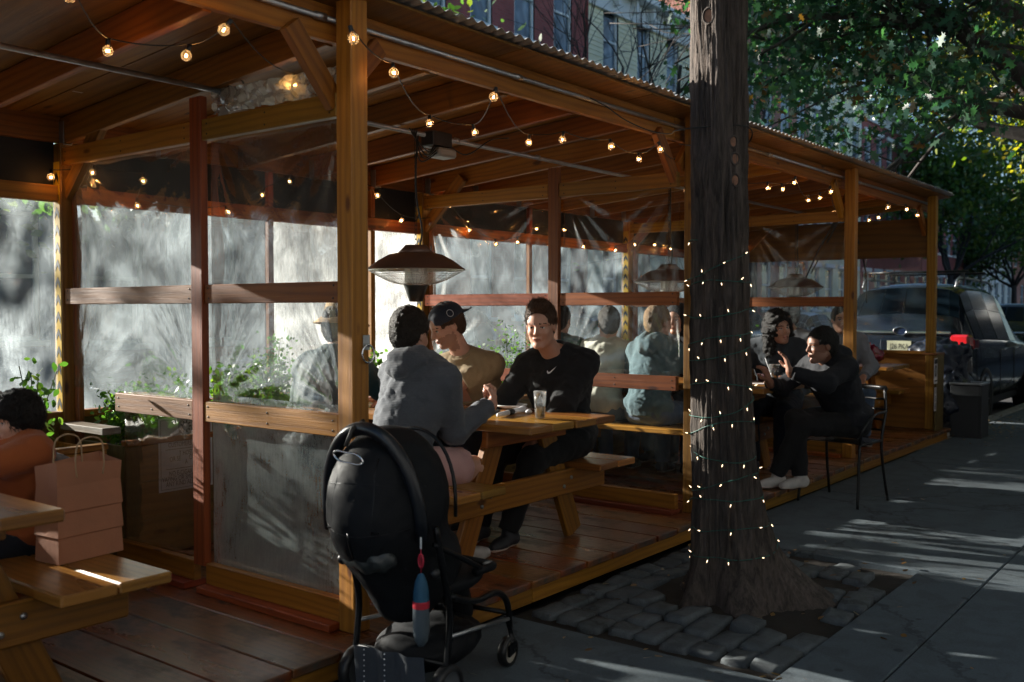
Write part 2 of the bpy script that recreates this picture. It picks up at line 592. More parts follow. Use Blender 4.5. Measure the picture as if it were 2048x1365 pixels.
M['globe'] = thin_glass('bulb_globe', (1.0, 0.80, 0.54), 0.25, 0.05)  # translucent share makes the clear globe glow, standing in for bloom
M['filament'] = emit('filament', (1.0, 0.50, 0.17), 130.0)
M['mini_light'] = emit('mini_light', (1.0, 0.72, 0.44), 1.2)
M['glassware'] = thin_glass('glassware', (0.93, 0.96, 0.97), 0.35, 0.10)
M['water'] = thin_glass('water', (0.85, 0.92, 0.95), 0.4, 0.18)
M['galv'] = plain('galvanised_steel', (0.42, 0.43, 0.44), 0.38, 0.9, 30, 0.15)
M['corrugated'] = plain('corrugated_steel', (0.46, 0.46, 0.44), 0.45, 0.6, 9, 0.3)
M['black_plastic'] = plain('black_plastic', (0.012, 0.012, 0.013), 0.4)
M['black_cable'] = plain('black_cable', (0.01, 0.012, 0.011), 0.5)
M['green_cable'] = plain('green_cable', (0.012, 0.10, 0.075), 0.5)
M['black_metal'] = plain('black_metal', (0.015, 0.015, 0.016), 0.35, 0.4)
M['chrome'] = plain('chrome', (0.75, 0.75, 0.76), 0.18, 1.0)
M['grey_plastic'] = plain('grey_plastic', (0.30, 0.30, 0.28), 0.5)
M['white_lens'] = plain('white_lens', (0.45, 0.45, 0.42), 0.35)
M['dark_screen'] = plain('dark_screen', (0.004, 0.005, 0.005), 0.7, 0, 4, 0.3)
M['tape_yellow'] = plain('tape_yellow', (0.65, 0.40, 0.02), 0.4)
M['tape_black'] = plain('tape_black', (0.01, 0.01, 0.01), 0.5)
M['paper'] = plain('paper', (0.62, 0.56, 0.55), 0.8)
M['ink'] = plain('ink', (0.02, 0.02, 0.02), 0.8)
M['ceramic'] = plain('ceramic', (0.8, 0.8, 0.78), 0.25)
M['napkin'] = plain('napkin', (0.75, 0.77, 0.80), 0.9)
M['bag_paper'] = plain('kraft_paper', (0.44, 0.19, 0.105), 0.85, 0, 5, 0.12, 0.3, 40)
M['soil'] = plain('soil', (0.018, 0.013, 0.009), 0.95, 0, 9, 0.5, 0.9, 30)
M['heater_paint'] = plain('bronze_paint', (0.14, 0.085, 0.065), 0.38, 0.35)
M['reflector'] = plain('reflector', (0.7, 0.68, 0.6), 0.3, 0.8)
# ------------------------------------------------------------------ dining shed
DZ = 0.11                       # deck level
PX = [-0.2, 2.64, 5.45, 8.47, 11.04]
PT = 0.089
YF, YB = 2.85, 5.10             # front and back post faces
shed = thing('dining_shed', 'long open timber dining shed with plywood roof and clear plastic side sheets beside the pavement', 'dining shed', (2.64, 2.85, 0))

def roof_z(y): return 2.61-0.083*(y-2.98)

# deck of single boards running across
deck = part_root('deck', shed, (2.64, 2.85, 0))
x = -1.1
pl_cache = []
for k in range(4):
    m = MB(); m.box((0, 0, 0), (0.231, 2.52, 0.034), None, 0.004)
    o = m.build('plank', M['wood_deck'], None); pl_cache.append(o.data); bpy.data.objects.remove(o)
while x < 11.2:
    o = link('plank', pl_cache[random.randrange(4)], deck)
    dz = random.uniform(-0.002, 0.0015)
    o.location = Vector((x+0.1155, 4.0+random.uniform(-.006, .006), DZ-0.017+dz))-Vector(WLOC[deck.name])
    o.rotation_euler = (random.uniform(-.0008, .0008), random.uniform(-.004, .004), 0)
    x += 0.239
for (a, b) in ((-1.1, 1.32), (1.325, 3.70), (3.706, 6.1), (6.106, 8.5), (8.506, 11.25)):
    MB().box(((a+b)/2, 2.775, 0.038), (b-a, 0.036, 0.074), None, 0.003).build('fascia_board', M['wood_yellow'], deck)
MB().box((5.0, 4.0, 0.012), (12.2, 2.3, 0.02), None, 0).build('subframe', M['black_plastic'], deck)

def post(px, py, z0=DZ, z1=2.6, mat='wood_yellow'):
    return MB().box((px+PT/2, py+PT/2, (z0+z1)/2), (PT, PT, z1-z0), None, 0.004).build('post', M[mat], shed)
for i, px in enumerate(PX):
    post(px+(.095 if i == 2 else 0), YF, DZ, 2.63)
    post(px, YB, DZ, 2.29)
# headers
for (a, b) in ((-1.2, 1.35), (1.352, 5.49), (5.494, 8.5), (8.504, 11.3)):
    MB().box(((a+b)/2, 3.0, 2.54), (b-a, 0.038, 0.14), None, 0.003).build('header_beam', M['wood_amber'], shed)
    MB().box(((a+b)/2, 5.16, 2.365), (b-a, 0.038, 0.14), None, 0.003).build('header_beam', M['wood_amber'], shed)
# rafters + hangers
xr = -0.76
raft = []
while xr < 11.25:
    raft.append(xr); xr += 0.573
for xr in raft:
    y0, y1 = 3.022, 5.138
    z0, z1 = roof_z(y0)-0.075, roof_z(y1)-0.075
    MB().beam((xr, y0, z0), (xr, y1, z1), 0.038, 0.138).build('rafter', M['wood_amber'], shed)
    MB().box((xr-0.022, 5.115, z1-0.01), (0.003, 0.05, 0.12)).box((xr+0.022, 5.115, z1-0.01), (0.003, 0.05, 0.12)).box((xr, 5.115, z1-0.073), (0.045, 0.05, 0.003)).build('joist_hanger', M['galv'], shed)
# roof plywood sheets
xs = -1.2
while xs < 11.3:
    e = min(xs+1.215, 11.42)
    MB().beam(((xs+e)/2, 2.80, roof_z(2.80)+0.006), ((xs+e)/2, 5.30, roof_z(5.30)+0.006), e-xs-0.004, 0.012, cham=0.001).build('plywood_sheet', M['plywood'], shed)
    xs += 1.219
# corrugated sheets
def corr(x0, width, zoff, slip, tilt):
    pitch = 0.0676; nseg = int(width/pitch*8)
    vs = []; fs = []
    ys = [2.755+slip, 3.4, 4.2, 5.34]
    for j, y in enumerate(ys):
        for i in range(nseg+1):
            xx = x0+width*i/nseg
            h = 0.5*(1+math.cos(2*math.pi*(xx)/pitch))*0.0165
            vs.append((xx, y, roof_z(y)+0.0135+zoff+h+tilt*(i/nseg)))
    n = nseg+1
    for j in range(len(ys)-1):
        for i in range(nseg): fs.append([j*n+i, j*n+i+1, (j+1)*n+i+1, (j+1)*n+i])
    nn = len(vs)
    vs += [(a, b, c-0.0012) for a, b, c in vs]
    fs += [[nn+q for q in reversed(f)] for f in fs]
    for i in range(nseg): fs.append([i+1, i, nn+i, nn+i+1])
    return mesh_obj('corrugated_sheet', vs, fs, M['corrugated'], shed, smooth=False)
xs = -1.2; k = 0
while xs < 11.2:
    corr(xs, min(0.68, 11.44-xs), 0.0015 if k % 2 else 0.006, random.uniform(-0.02, 0.012), random.uniform(-.002, .003))
    xs += 0.62; k += 1
# conduits
def pipe(y, z, a, b, r=0.0125):
    o = MB().tube([(a, y, z), (b, y, z)], r, 10).build('conduit', M['galv'], shed)
    return o
pipe(2.966, 2.55, -1.2, 2.3); pipe(2.966, 2.55, 2.30, 6.9); pipe(2.966, 2.552, 6.9, 11.2)
for xx in (0.6, 2.56, 3.83, 6.9, 8.9): MB().tube([(xx, 2.966, 2.551), (xx+0.05, 2.966, 2.551)], 0.0165, 10).build('pipe_coupling', M['galv'], shed)
JB = onY(468, 165, 3.77).x
pipe(3.77, 2.388, -1.2, JB-0.03); pipe(3.77, 2.382, JB+0.03, 11.2)
for xx in (0.2, 1.64, 3.2, 4.3, 5.1, 6.6): MB().tube([(xx, 3.77, 2.386), (xx+0.03, 3.77, 2.386)], 0.0165, 10).build('pipe_coupling', M['galv'], shed)
# knee braces
def brace(p0, p1, mat='wood_amber', up=(0, 1, 0)):
    MB().beam(p0, p1, 0.086, 0.040, up=up).build('knee_brace', M[mat], shed)
for px in PX[1:]:
    c = px+PT/2
    if px < 8.4 or True:
        brace((c-0.02, 2.97, 2.22), (c-0.25, 2.97, 2.49))
        if px < 11: brace((c+0.03, 2.97, 2.30), (c+0.22, 2.97, 2.50))
    brace((c, 5.12, 2.02), (c, 4.74, 2.38), up=(1, 0, 0))
# stub of a rail end in bay two and odd blocking
MB().box((2.78, 3.05, 2.26), (0.14, 0.10, 0.10)).build('blocking', M['wood_red'], shed)

def sheet(name, P, U, V, nu, nv, disp, nrm, mat, parent=shed, thick=0.0):
    """P corner, U,V edge vectors, disp(u,v)->offset along nrm"""
    P, U, V, nrm = Vector(P), Vector(U), Vector(V), Vector(nrm)
    vs = []; fs = []; uvs = []
    for j in range(nv+1):
        for i in range(nu+1):
            a, b = i/nu, j/nv
            vs.append(P+U*a+V*b+nrm*disp(a, b))
    n = nu+1
    for j in range(nv):
        for i in range(nu): fs.append([j*n+i, j*n+i+1, (j+1)*n+i+1, (j+1)*n+i])
    return mesh_obj(name, vs, fs, M[mat], parent, smooth=True)

def fanw(corners, amp=0.006, freq=22):
    """tension folds fanning out of pinned corners"""
    ph = [random.uniform(0, 6) for _ in corners]
    def d(a, b):
        s = 0.0
        for (ca, cb, reach), p in zip(corners, ph):
            dx, dy = a-ca, b-cb
            r = math.hypot(dx, dy)
            th = math.atan2(dy, dx)
            s += math.exp(-(r/reach)**2)*math.sin(th*freq+p+1.7*math.sin(th*5+p))*min(1, r*6)
        s += 0.55*mnoise.noise(Vector((a*4, b*2.5, ph[0])))
        return s*amp
    return d

M['screw'] = plain('screw_head', (.03, .025, .02), .5, .5)
scm = MB(); scm.lathe([(.0045, 0), (.0045, .0012), (.0001, .0014)], (0, 0, 0), 8, Matrix.Rotation(R(-90), 3, 'Y')); _o = scm.build('screw', M['screw'], None); SCREW = _o.data; bpy.data.objects.remove(_o)
def screws(x, ylist, zlist):
    for y in ylist:
        for z in zlist:
            o = link('screw', SCREW, shed); o.location = Vector((x, y+random.uniform(-.004, .004), z+random.uniform(-.004, .004)))-Vector(WLOC[shed.name])
def partition(X, low_mat='vinyl_low', mid='vinyl_mid', solid=False, wr=0.006):
    g = X+0.022
    # stud
    MB().box((X+0.019, 3.888, (DZ+2.37)/2+0.055), (0.038, 0.085, 2.37-DZ-0.11), None, 0.003).build('stud', M['wood_red'], shed)
    segs = ((2.942, 3.842), (3.934, 5.098))
    for k, (a, b) in enumerate(segs):
        ym, L = (a+b)/2, b-a
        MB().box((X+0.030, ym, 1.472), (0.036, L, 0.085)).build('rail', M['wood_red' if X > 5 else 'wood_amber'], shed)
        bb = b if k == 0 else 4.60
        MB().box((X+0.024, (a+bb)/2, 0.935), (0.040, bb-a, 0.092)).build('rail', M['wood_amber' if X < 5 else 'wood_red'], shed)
        MB().box((X+0.024, (a+bb)/2, DZ+0.078), (0.040, bb-a, 0.095)).build('base_rail', M['wood_amber'], shed)
        MB().box((X+0.010, (a+bb)/2, DZ+0.015), (0.12, bb-a, 0.030)).build('base_rail', M['wood_red'], shed)
        MB().box((X+0.024, ym, 2.215), (0.040, L, 0.095)).build('top_rail', M['wood_yellow'], shed)
        screws(X+.0115, (a+.03, b-.03), (1.45, 1.50)); screws(X+.0035, (a+.03, (a+bb)/2, bb-.03), (.915, .955)); screws(X+.0035, (a+.04, ym, b-.04), (2.19, 2.24))
        # sheets hung on the far face, lower and upper
        sheet('vinyl_sheet', (X+0.054, a, 0.985), (0, b-a, 0), (0, 0, 1.24), 46, 46,
              fanw([(0, 0, .45), (1, 0, .5), (0, 1, .35), (1, 1, .35)], wr), (1, 0, 0), mid)
        sheet('vinyl_sheet', (X+0.052, a, DZ+0.11), (0, bb-a, 0), (0, 0, 0.79), 30, 26,
              fanw([(0, 1, .4), (1, 1, .4), (1, 0, .3)], wr*0.8), (1, 0, 0), low_mat if k == 0 else 'vinyl_clear')
    MB().box((X+0.07, 5.07, 1.2), (0.03, 0.05, 1.7)).build('stud', M['wood_red'], shed)
partition(PX[1])
partition(PX[2], 'vinyl_clear', 'vinyl_clear', wr=0.010)
partition(PX[3], 'vinyl_clear', 'vinyl_clear')
# bunched plastic stapled under the roof at the partition
def bunch(X, y0, y1, z):
    def d(a, b): return (0.035*mnoise.noise(Vector((a*17, b*3, 2)))+0.02*mnoise.noise(Vector((a*40, b*7, 5))))*(1-b*0.3)
    sheet('vinyl_fold', (X+0.05, y0, z), (0, y1-y0, 0.02), (0, 0, 0.11), 90, 12, d, (1, 0, 0), 'vinyl_low')
bunch(PX[1], 2.96, 3.83, 2.27)
# end wall: low panel, sheet above, dark boarding at the top
EX = PX[4]
MB().box((EX+0.05, 3.98, 0.515), (0.018, 2.2, 0.81), None, 0.001).build('end_panel', M['plywood'], shed)
MB().box((EX+0.045, 3.98, 0.935), (0.09, 2.2, 0.038)).build('rail', M['wood_amber'], shed)
MB().box((EX+0.05, 3.98, 2.18), (0.018, 2.2, 0.42), None, 0.001).build('end_panel', M['plywood'], shed)
sheet('vinyl_sheet', (EX+0.04, 2.94, 0.955), (0, 2.15, 0), (0, 0, 1.03), 20, 20, fanw([(0, 1, .4), (1, 1, .4)], 0.006), (1, 0, 0), 'vinyl_clear')
# boxed corner at the last front post with a printed notice
MB().box((EX+0.02, 2.80, 0.515), (0.30, 0.018, 0.81), None, 0.001).box((EX+0.16, 2.9, 0.515), (0.018, 0.18, 0.81), None, 0.001).build('corner_panel', M['ply_olive'], shed)
MB().box((EX+0.02, 2.86, 0.93), (0.32, 0.15, 0.02)).build('corner_cap', M['wood_amber'], shed)

# back wall
for i in range(4):
    a, b = PX[i]+PT, PX[i+1]
    cx, L = (a+b)/2, b-a
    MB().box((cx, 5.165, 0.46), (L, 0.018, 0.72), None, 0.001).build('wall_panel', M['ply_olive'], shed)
    MB().box((cx, 5.14, 0.835), (L, 0.06, 0.038)).build('window_sill', M['wood_amber'], shed)
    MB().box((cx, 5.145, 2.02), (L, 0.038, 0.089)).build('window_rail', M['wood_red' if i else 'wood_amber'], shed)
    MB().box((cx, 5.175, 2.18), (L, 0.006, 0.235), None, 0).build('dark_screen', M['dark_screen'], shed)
    cuts = [a, b]
    if i == 1: cuts = [a, 4.04, 4.95, b]
    elif i == 2: cuts = [a, 6.85, b]
    elif i == 3: cuts = [a, 9.9, b]
    for q in cuts[1:-1]:
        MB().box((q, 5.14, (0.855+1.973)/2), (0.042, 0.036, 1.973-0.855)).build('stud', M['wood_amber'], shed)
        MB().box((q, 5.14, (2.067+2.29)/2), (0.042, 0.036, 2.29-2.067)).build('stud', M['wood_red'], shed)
    for c0, c1 in zip(cuts[:-1], cuts[1:]):
        c0 += 0.0 if c0 == a else 0.022; c1 -= 0.0 if c1 == b else 0.022
        sheet('vinyl_sheet', (c0, 5.163, 0.85), (c1-c0, 0, 0), (0, 0, 1.13), 26, 20,
              fanw([(0, 0, .4), (1, 0, .4), (0, 1, .4), (1, 1, .4)], 0.006), (0, 1, 0),
              'vinyl_white' if (i == 1 and c0 > 4.0) else ('vinyl_sun' if i < 2 else 'vinyl_back'))
# chevron tape on the back posts
for px in PX[1:4]:
    tp = part_root('chevron_tape', shed, (px, YB, 0.8))
    MB().box((px-0.0015, YB+0.042, 1.50), (0.002, 0.060, 1.38), None, 0).build('tape', M['tape_yellow'], tp)
    z = 0.86
    while z < 2.12:
        x0 = px-0.0035; ya, yb = YB+0.018, YB+0.066; ym = (ya+yb)/2
        vs = [(x0, ya, z), (x0, ym, z+0.034), (x0, yb, z), (x0, yb, z+0.034), (x0, ym, z+0.068), (x0, ya, z+0.034)]
        mesh_obj('chevron', vs, [[0, 1, 4, 5], [1, 2, 3, 4]], M['tape_black'], tp)
        z += 0.093
# gate leaf folded back behind the first front post, ring latch
MB().box((2.775, 2.965, 1.03), (0.036, 0.04, 1.36)).build('gate_board', M['wood_red'], shed)
for z in (1.55, 0.55):
    MB().box((2.794, 2.944, z), (0.03, 0.004, 0.09), None, 0.001).build('hinge', M['chrome'], shed)
lt = part_root('ring_latch', shed, (2.70, 2.84, 1.24))
MB().box((2.71, 2.846, 1.27), (0.035, 0.006, 0.06), None, 0.001).build('plate', M['galv'], lt)
ring = [(2.71+0.032*math.sin(t), 2.836, 1.225+0.036*math.cos(t)) for t in np.linspace(0, 2*math.pi, 20, endpoint=False)]
MB().tube(ring, 0.0045, 8, closed=True).build('ring', M['chrome'], lt)
# screw heads and staples tags on the ceiling
for (x_, y_) in ((155, 160), (585, 118), (975, 205)):
    p = onZ(x_, y_, 2.53)
    p.z = roof_z(p.y)-0.001
    MB().box(p, (0.05, 0.014, 0.001), None, 0).build('label_tag', M['paper'], shed)
# ------------------------------------------------------------------ ground, street
def concrete(name, col, wear=0.3):
    m, nt, b = new_mat(name)
    tc = nt.nodes.new('ShaderNodeTexCoord'); oi = nt.nodes.new('ShaderNodeObjectInfo')
    v = tc.outputs['Object']
    n1 = noise_tex(nt, v, 1.3, 6, 0.6); n2 = noise_tex(nt, v, 90, 4, 0.7); n3 = noise_tex(nt, v, 6, 5, 0.65, 0.5)
    c = mixc(nt, n1.outputs[0], tuple(x*0.7 for x in col), tuple(x*1.25 for x in col))
    c = mixc(nt, 0.5, c, ramp(nt, [(0.3, (0.55,)*3), (0.7, (1.2,)*3)], n2.outputs[0]).outputs[0], 'MULTIPLY')
    c = mixc(nt, wear, c, ramp(nt, [(0.42, (0.35, 0.34, 0.33)), (0.55, (1, 1, 1))], n3.outputs[0]).outputs[0], 'MULTIPLY')
    vo = nt.nodes.new('ShaderNodeTexVoronoi'); vo.inputs['Scale'].default_value = 4.5; nt.links.new(v, vo.inputs['Vector'])
    c = mixc(nt, 0.75, c, ramp(nt, [(0.07, (0.28,)*3), (0.10, (1,)*3)], vo.outputs['Distance']).outputs[0], 'MULTIPLY')
    ck = nt.nodes.new('ShaderNodeTexVoronoi'); ck.feature = 'DISTANCE_TO_EDGE'; ck.inputs['Scale'].default_value = 0.55
    nz = noise_tex(nt, v, 3.0, 5, 0.7); av = nt.nodes.new('ShaderNodeVectorMath'); av.operation = 'ADD'; sv = nt.nodes.new('ShaderNodeVectorMath'); sv.operation = 'SCALE'; sv.inputs['Scale'].default_value = 0.45
    nt.links.new(nz.outputs[1], sv.inputs[0]); nt.links.new(v, av.inputs[0]); nt.links.new(sv.outputs[0], av.inputs[1]); nt.links.new(av.outputs[0], ck.inputs['Vector'])
    c = mixc(nt, 0.7, c, ramp(nt, [(0.0, (0.25,)*3), (0.006, (0.5,)*3), (0.011, (1,)*3)], ck.outputs['Distance']).outputs[0], 'MULTIPLY')
    mr = nt.nodes.new('ShaderNodeMapRange'); nt.links.new(oi.outputs['Random'], mr.inputs[0]); mr.inputs[3].default_value = 0.82; mr.inputs[4].default_value = 1.12
    hs = nt.nodes.new('ShaderNodeHueSaturation'); nt.links.new(mr.outputs[0], hs.inputs['Value']); nt.links.new(c, hs.inputs['Color'])
    nt.links.new(hs.outputs[0], b.inputs['Base Color'])
    b.inputs['Roughness'].default_value = 0.85
    bump(nt, b, mixc(nt, 0.5, n2.outputs[0], n3.outputs[0]), 0.5, 0.006)
    return m
M['concrete'] = concrete('sidewalk_concrete', (0.090, 0.115, 0.134))
M['asphalt'] = concrete('asphalt', (0.055, 0.056, 0.06), 0.4)
M['kerbstone'] = concrete('kerbstone', (0.30, 0.30, 0.29))
M['cobble'] = concrete('cobble_stone', (0.10, 0.115, 0.125), 0.5)

side = thing('sidewalk', None, None, (5.45, 1.13, 0), kind='structure')
side['kind'] = 'structure'
PIT = (3.50, 5.43, 1.47, 2.70)
ys = [(-2.9, -0.5), (-0.5, 1.13)]
xcuts = [-2.45, -0.47, 1.51, 3.49, 5.45, 7.42, 9.38, 11.35, 13.3, 15.3, 17.3, 19.3, 21.3, 23.3, 25.3, 27.3, 29.3]
def slab(x0, x1, y0, y1, name='paving_slab', mat='concrete', z=0.0):
    g = 0.006
    MB().box(((x0+x1)/2, (y0+y1)/2, z-0.05), (x1-x0-g, y1-y0-g, 0.1), Matrix.Rotation(random.uniform(-.0015, .0015), 3, 'X'), 0.006).build(name, M[mat], side)
for a, b in zip(xcuts[:-1], xcuts[1:]):
    for y0, y1 in ys: slab(a, b, y0, y1)
    if a == 3.49:
        slab(3.49, 5.45, 1.13, 1.47)
    elif a > 17: slab(a, b, 1.13, 2.75)
    else: slab(a, b, 1.13, 2.75)
base = MB().box((10, -0.1, -0.115), (44, 5.7, 0.02), None, 0)
base.build('slab_bedding', M['soil'], side)
# kerb
for k in range(18):
    x0 = -2.4+k*1.8
    if x0 > 10: MB().box((x0+0.895, 2.84, -0.06), (1.785, 0.15, 0.13), None, 0.01).build('kerbstone', M['kerbstone'], side)
# street
stv = [(-60, 2.76, -0.13), (160, 2.76, -0.13), (160, 12.6, -0.13), (-60, 12.6, -0.13)]
st = mesh_obj('street', stv, [[0, 1, 2, 3]], M['asphalt']); tag(st, kind='structure')
gr = mesh_obj('ground', [(-400, -400, -0.16), (600, -400, -0.16), (600, 600, -0.16), (-400, 600, -0.16)], [[0, 1, 2, 3]], M['asphalt']); tag(gr, kind='structure')
fs_ = thing('far_sidewalk', None, None, (10, 14, 0), kind='structure')
MB().box((50, 14.4, -0.06), (220, 3.5, 0.12), None, 0.01).build('paving', M['concrete'], fs_)
MB().box((50, 12.6, -0.05), (220, 0.15, 0.12), None, 0.01).build('kerb', M['kerbstone'], fs_)
# tree pit with cobbles
pit = thing('tree_pit', None, None, (4.4, 2.0, 0), kind='structure')
def pit_z(x, y): return -0.022+0.045*math.exp(-((x-4.45)**2+(y-2.0)**2)/0.18)+0.012*mnoise.noise(Vector((x*3, y*3, 1)))
n = 40; vs = []; fs = []
for j in range(n+1):
    for i in range(n+1):
        X_, Y_ = 3.48+i/n*1.98, 1.46+j/n*1.30
        vs.append((X_, Y_, pit_z(X_, Y_)-0.01+0.006*mnoise.noise(Vector((X_*25, Y_*25, 4)))))
for j in range(n):
    for i in range(n): fs.append([j*(n+1)+i, j*(n+1)+i+1, (j+1)*(n+1)+i+1, (j+1)*(n+1)+i])
mesh_obj('soil', vs, fs, M['soil'], pit, smooth=True)
def stone(cx, cy, lx, ly, rz, lift=0.0, tilt=(0, 0)):
    vs = []; n1 = 7
    bm = bmesh.new(); bmesh.ops.create_cube(bm, size=1.0)
    bmesh.ops.subdivide_edges(bm, edges=bm.edges[:], cuts=3, use_grid_fill=True)
    sd = random.uniform(0, 100)
    for v in bm.verts:
        p = v.co.copy(); q = p*2
        rr = 0.09
        e = Vector([max(0, abs(c)-(1-rr*2.2)) for c in q])
        k = 1-0.12*e.length if e.length > 0 else 1
        p = Vector((p.x*(1-0.05*abs(q.y)**4-0.05*max(0, q.z)**2), p.y*(1-0.05*abs(q.x)**4-0.07*max(0, q.z)**2), p.z*k))
        p = Vector((p.x*lx, p.y*ly, p.z*0.075))
        nn = mnoise.noise(Vector((p.x*14+sd, p.y*14, p.z*9)))
        p.z += 0.011*nn*(1 if v.co.z > 0 else 0); p.x += 0.006*mnoise.noise(Vector((p.y*12, sd, p.z*8))); p.y += 0.006*mnoise.noise(Vector((p.x*12, sd+9, p.z*8)))
        v.co = p
    Rm = Matrix.Rotation(rz, 3, 'Z') @ Matrix.Rotation(tilt[0], 3, 'X') @ Matrix.Rotation(tilt[1], 3, 'Y')
    bm.verts.index_update()
    vv = [Rm @ v.co+Vector((cx, cy, lift-0.030)) for v in bm.verts]
    ff = [[a.index for a in f.verts] for f in bm.faces]; bm.free()
    mesh_obj('cobble', vv, ff, M['cobble'], pit, smooth=True)
TC = (4.47, 2.02)
# rows of stones running along x near the kerb side, across at the near end
y = 1.545; row = 0
while y < 2.72:
    x = 3.60+random.uniform(-0.03, 0.02)
    while x < 5.36:
        L = random.uniform(0.17, 0.30); 
        if row % 3 == 2: L *= 0.75
        cx = x+L/2
        dist = math.hypot((cx-TC[0])/1.0, (y-TC[1])/0.95)
        if cx+L/2 < 5.44 and dist > 0.40 and not (0.62 > dist > 0.3 and random.random() < 0.45) and not (cx > 4.75 and y < 1.75 and random.random() < .3):
            near = max(0, 0.75-dist)
            stone(cx, y+random.uniform(-.006, .006), L-0.008, 0.124+random.uniform(-.010, .008), random.uniform(-0.06, 0.06)+(0.25*near if y < 2 else -0.2*near),
                  pit_z(cx, y)+0.010+random.uniform(-.005, .006), (random.uniform(-.05, .05)+near*0.25*(1 if y > TC[1] else -1)*-1, random.uniform(-.04, .04)))
        x += L+0.006
    y += 0.137; row += 1
# ------------------------------------------------------------------ buildings
def brick_mat(name, c1, c2, mortar, sc=1.0):
    m, nt, b = new_mat(name)
    tc = nt.nodes.new('ShaderNodeTexCoord')
    sep = nt.nodes.new('ShaderNodeSeparateXYZ'); nt.links.new(tc.outputs['Object'], sep.inputs[0])
    cb = nt.nodes.new('ShaderNodeCombineXYZ')
    ad = nt.nodes.new('ShaderNodeMath'); nt.links.new(sep.outputs[0], ad.inputs[0]); nt.links.new(sep.outputs[1], ad.inputs[1])
    nt.links.new(ad.outputs[0], cb.inputs[0]); nt.links.new(sep.outputs[2], cb.inputs[1])
    br = nt.nodes.new('ShaderNodeTexBrick'); nt.links.new(cb.outputs[0], br.inputs['Vector'])
    br.inputs['Scale'].default_value = 1.0; br.inputs['Brick Width'].default_value = 0.21*sc; br.inputs['Row Height'].default_value = 0.07*sc
    br.inputs['Mortar Size'].default_value = 0.007; br.inputs['Color1'].default_value = (*c1, 1); br.inputs['Color2'].default_value = (*c2, 1); br.inputs['Mortar'].default_value = (*mortar, 1)
    n = noise_tex(nt, tc.outputs['Object'], 0.8, 5)
    c = mixc(nt, 0.6, br.outputs[0], ramp(nt, [(0.3, (0.62,)*3), (0.7, (1.2,)*3)], n.outputs[0]).outputs[0], 'MULTIPLY')
    nt.links.new(c, b.inputs['Base Color']); b.inputs['Roughness'].default_value = 0.85
    return m
M['brick_red'] = brick_mat('red_brick', (0.40, 0.10, 0.09), (0.32, 0.075, 0.07), (0.30, 0.15, 0.13))
M['brick_orange'] = brick_mat('orange_brick', (0.52, 0.20, 0.14), (0.44, 0.15, 0.11), (0.42, 0.3, 0.25))
M['brick_brown'] = brick_mat('brown_brick', (0.14, 0.075, 0.06), (0.10, 0.055, 0.045), (0.16, 0.12, 0.10))
M['brick_dark'] = brick_mat('dark_grey_brick', (0.06, 0.06, 0.062), (0.045, 0.045, 0.05), (0.07, 0.07, 0.07))
M['clap_cream'] = plain('cream_clapboard', (0.84, 0.78, 0.55), 0.6, 0, 1.2, 0.12)
M['clap_white'] = plain('white_clapboard', (0.62, 0.63, 0.60), 0.6, 0, 1.2, 0.1)
M['clap_blue'] = plain('blue_clapboard', (0.07, 0.14, 0.24), 0.6, 0, 1.2, 0.1)
M['trim_white'] = plain('white_trim', (0.80, 0.81, 0.80), 0.55, 0, 3, 0.08)
M['trim_grey'] = plain('grey_stone_trim', (0.34, 0.35, 0.35), 0.7, 0, 3, 0.15)
M['roof_dark'] = plain('dark_roofing', (0.05, 0.05, 0.055), 0.8, 0, 2, 0.3)
def pane_mat():
    m, nt, b = new_mat('window_pane')
    tc = nt.nodes.new('ShaderNodeTexCoord')
    n = noise_tex(nt, tc.outputs['Object'], 0.9, 3, 0.5, 0.5)
    r = ramp(nt, [(0.38, (0.02, 0.028, 0.035)), (0.5, (0.10, 0.13, 0.16)), (0.62, (0.32, 0.38, 0.42))], n.outputs[0])
    nt.links.new(r.outputs[0], b.inputs['Base Color'])
    b.inputs['Roughness'].default_value = 0.06
    b.inputs['Specular IOR Level'].default_value = 0.8
    return m
M['pane'] = pane_mat()

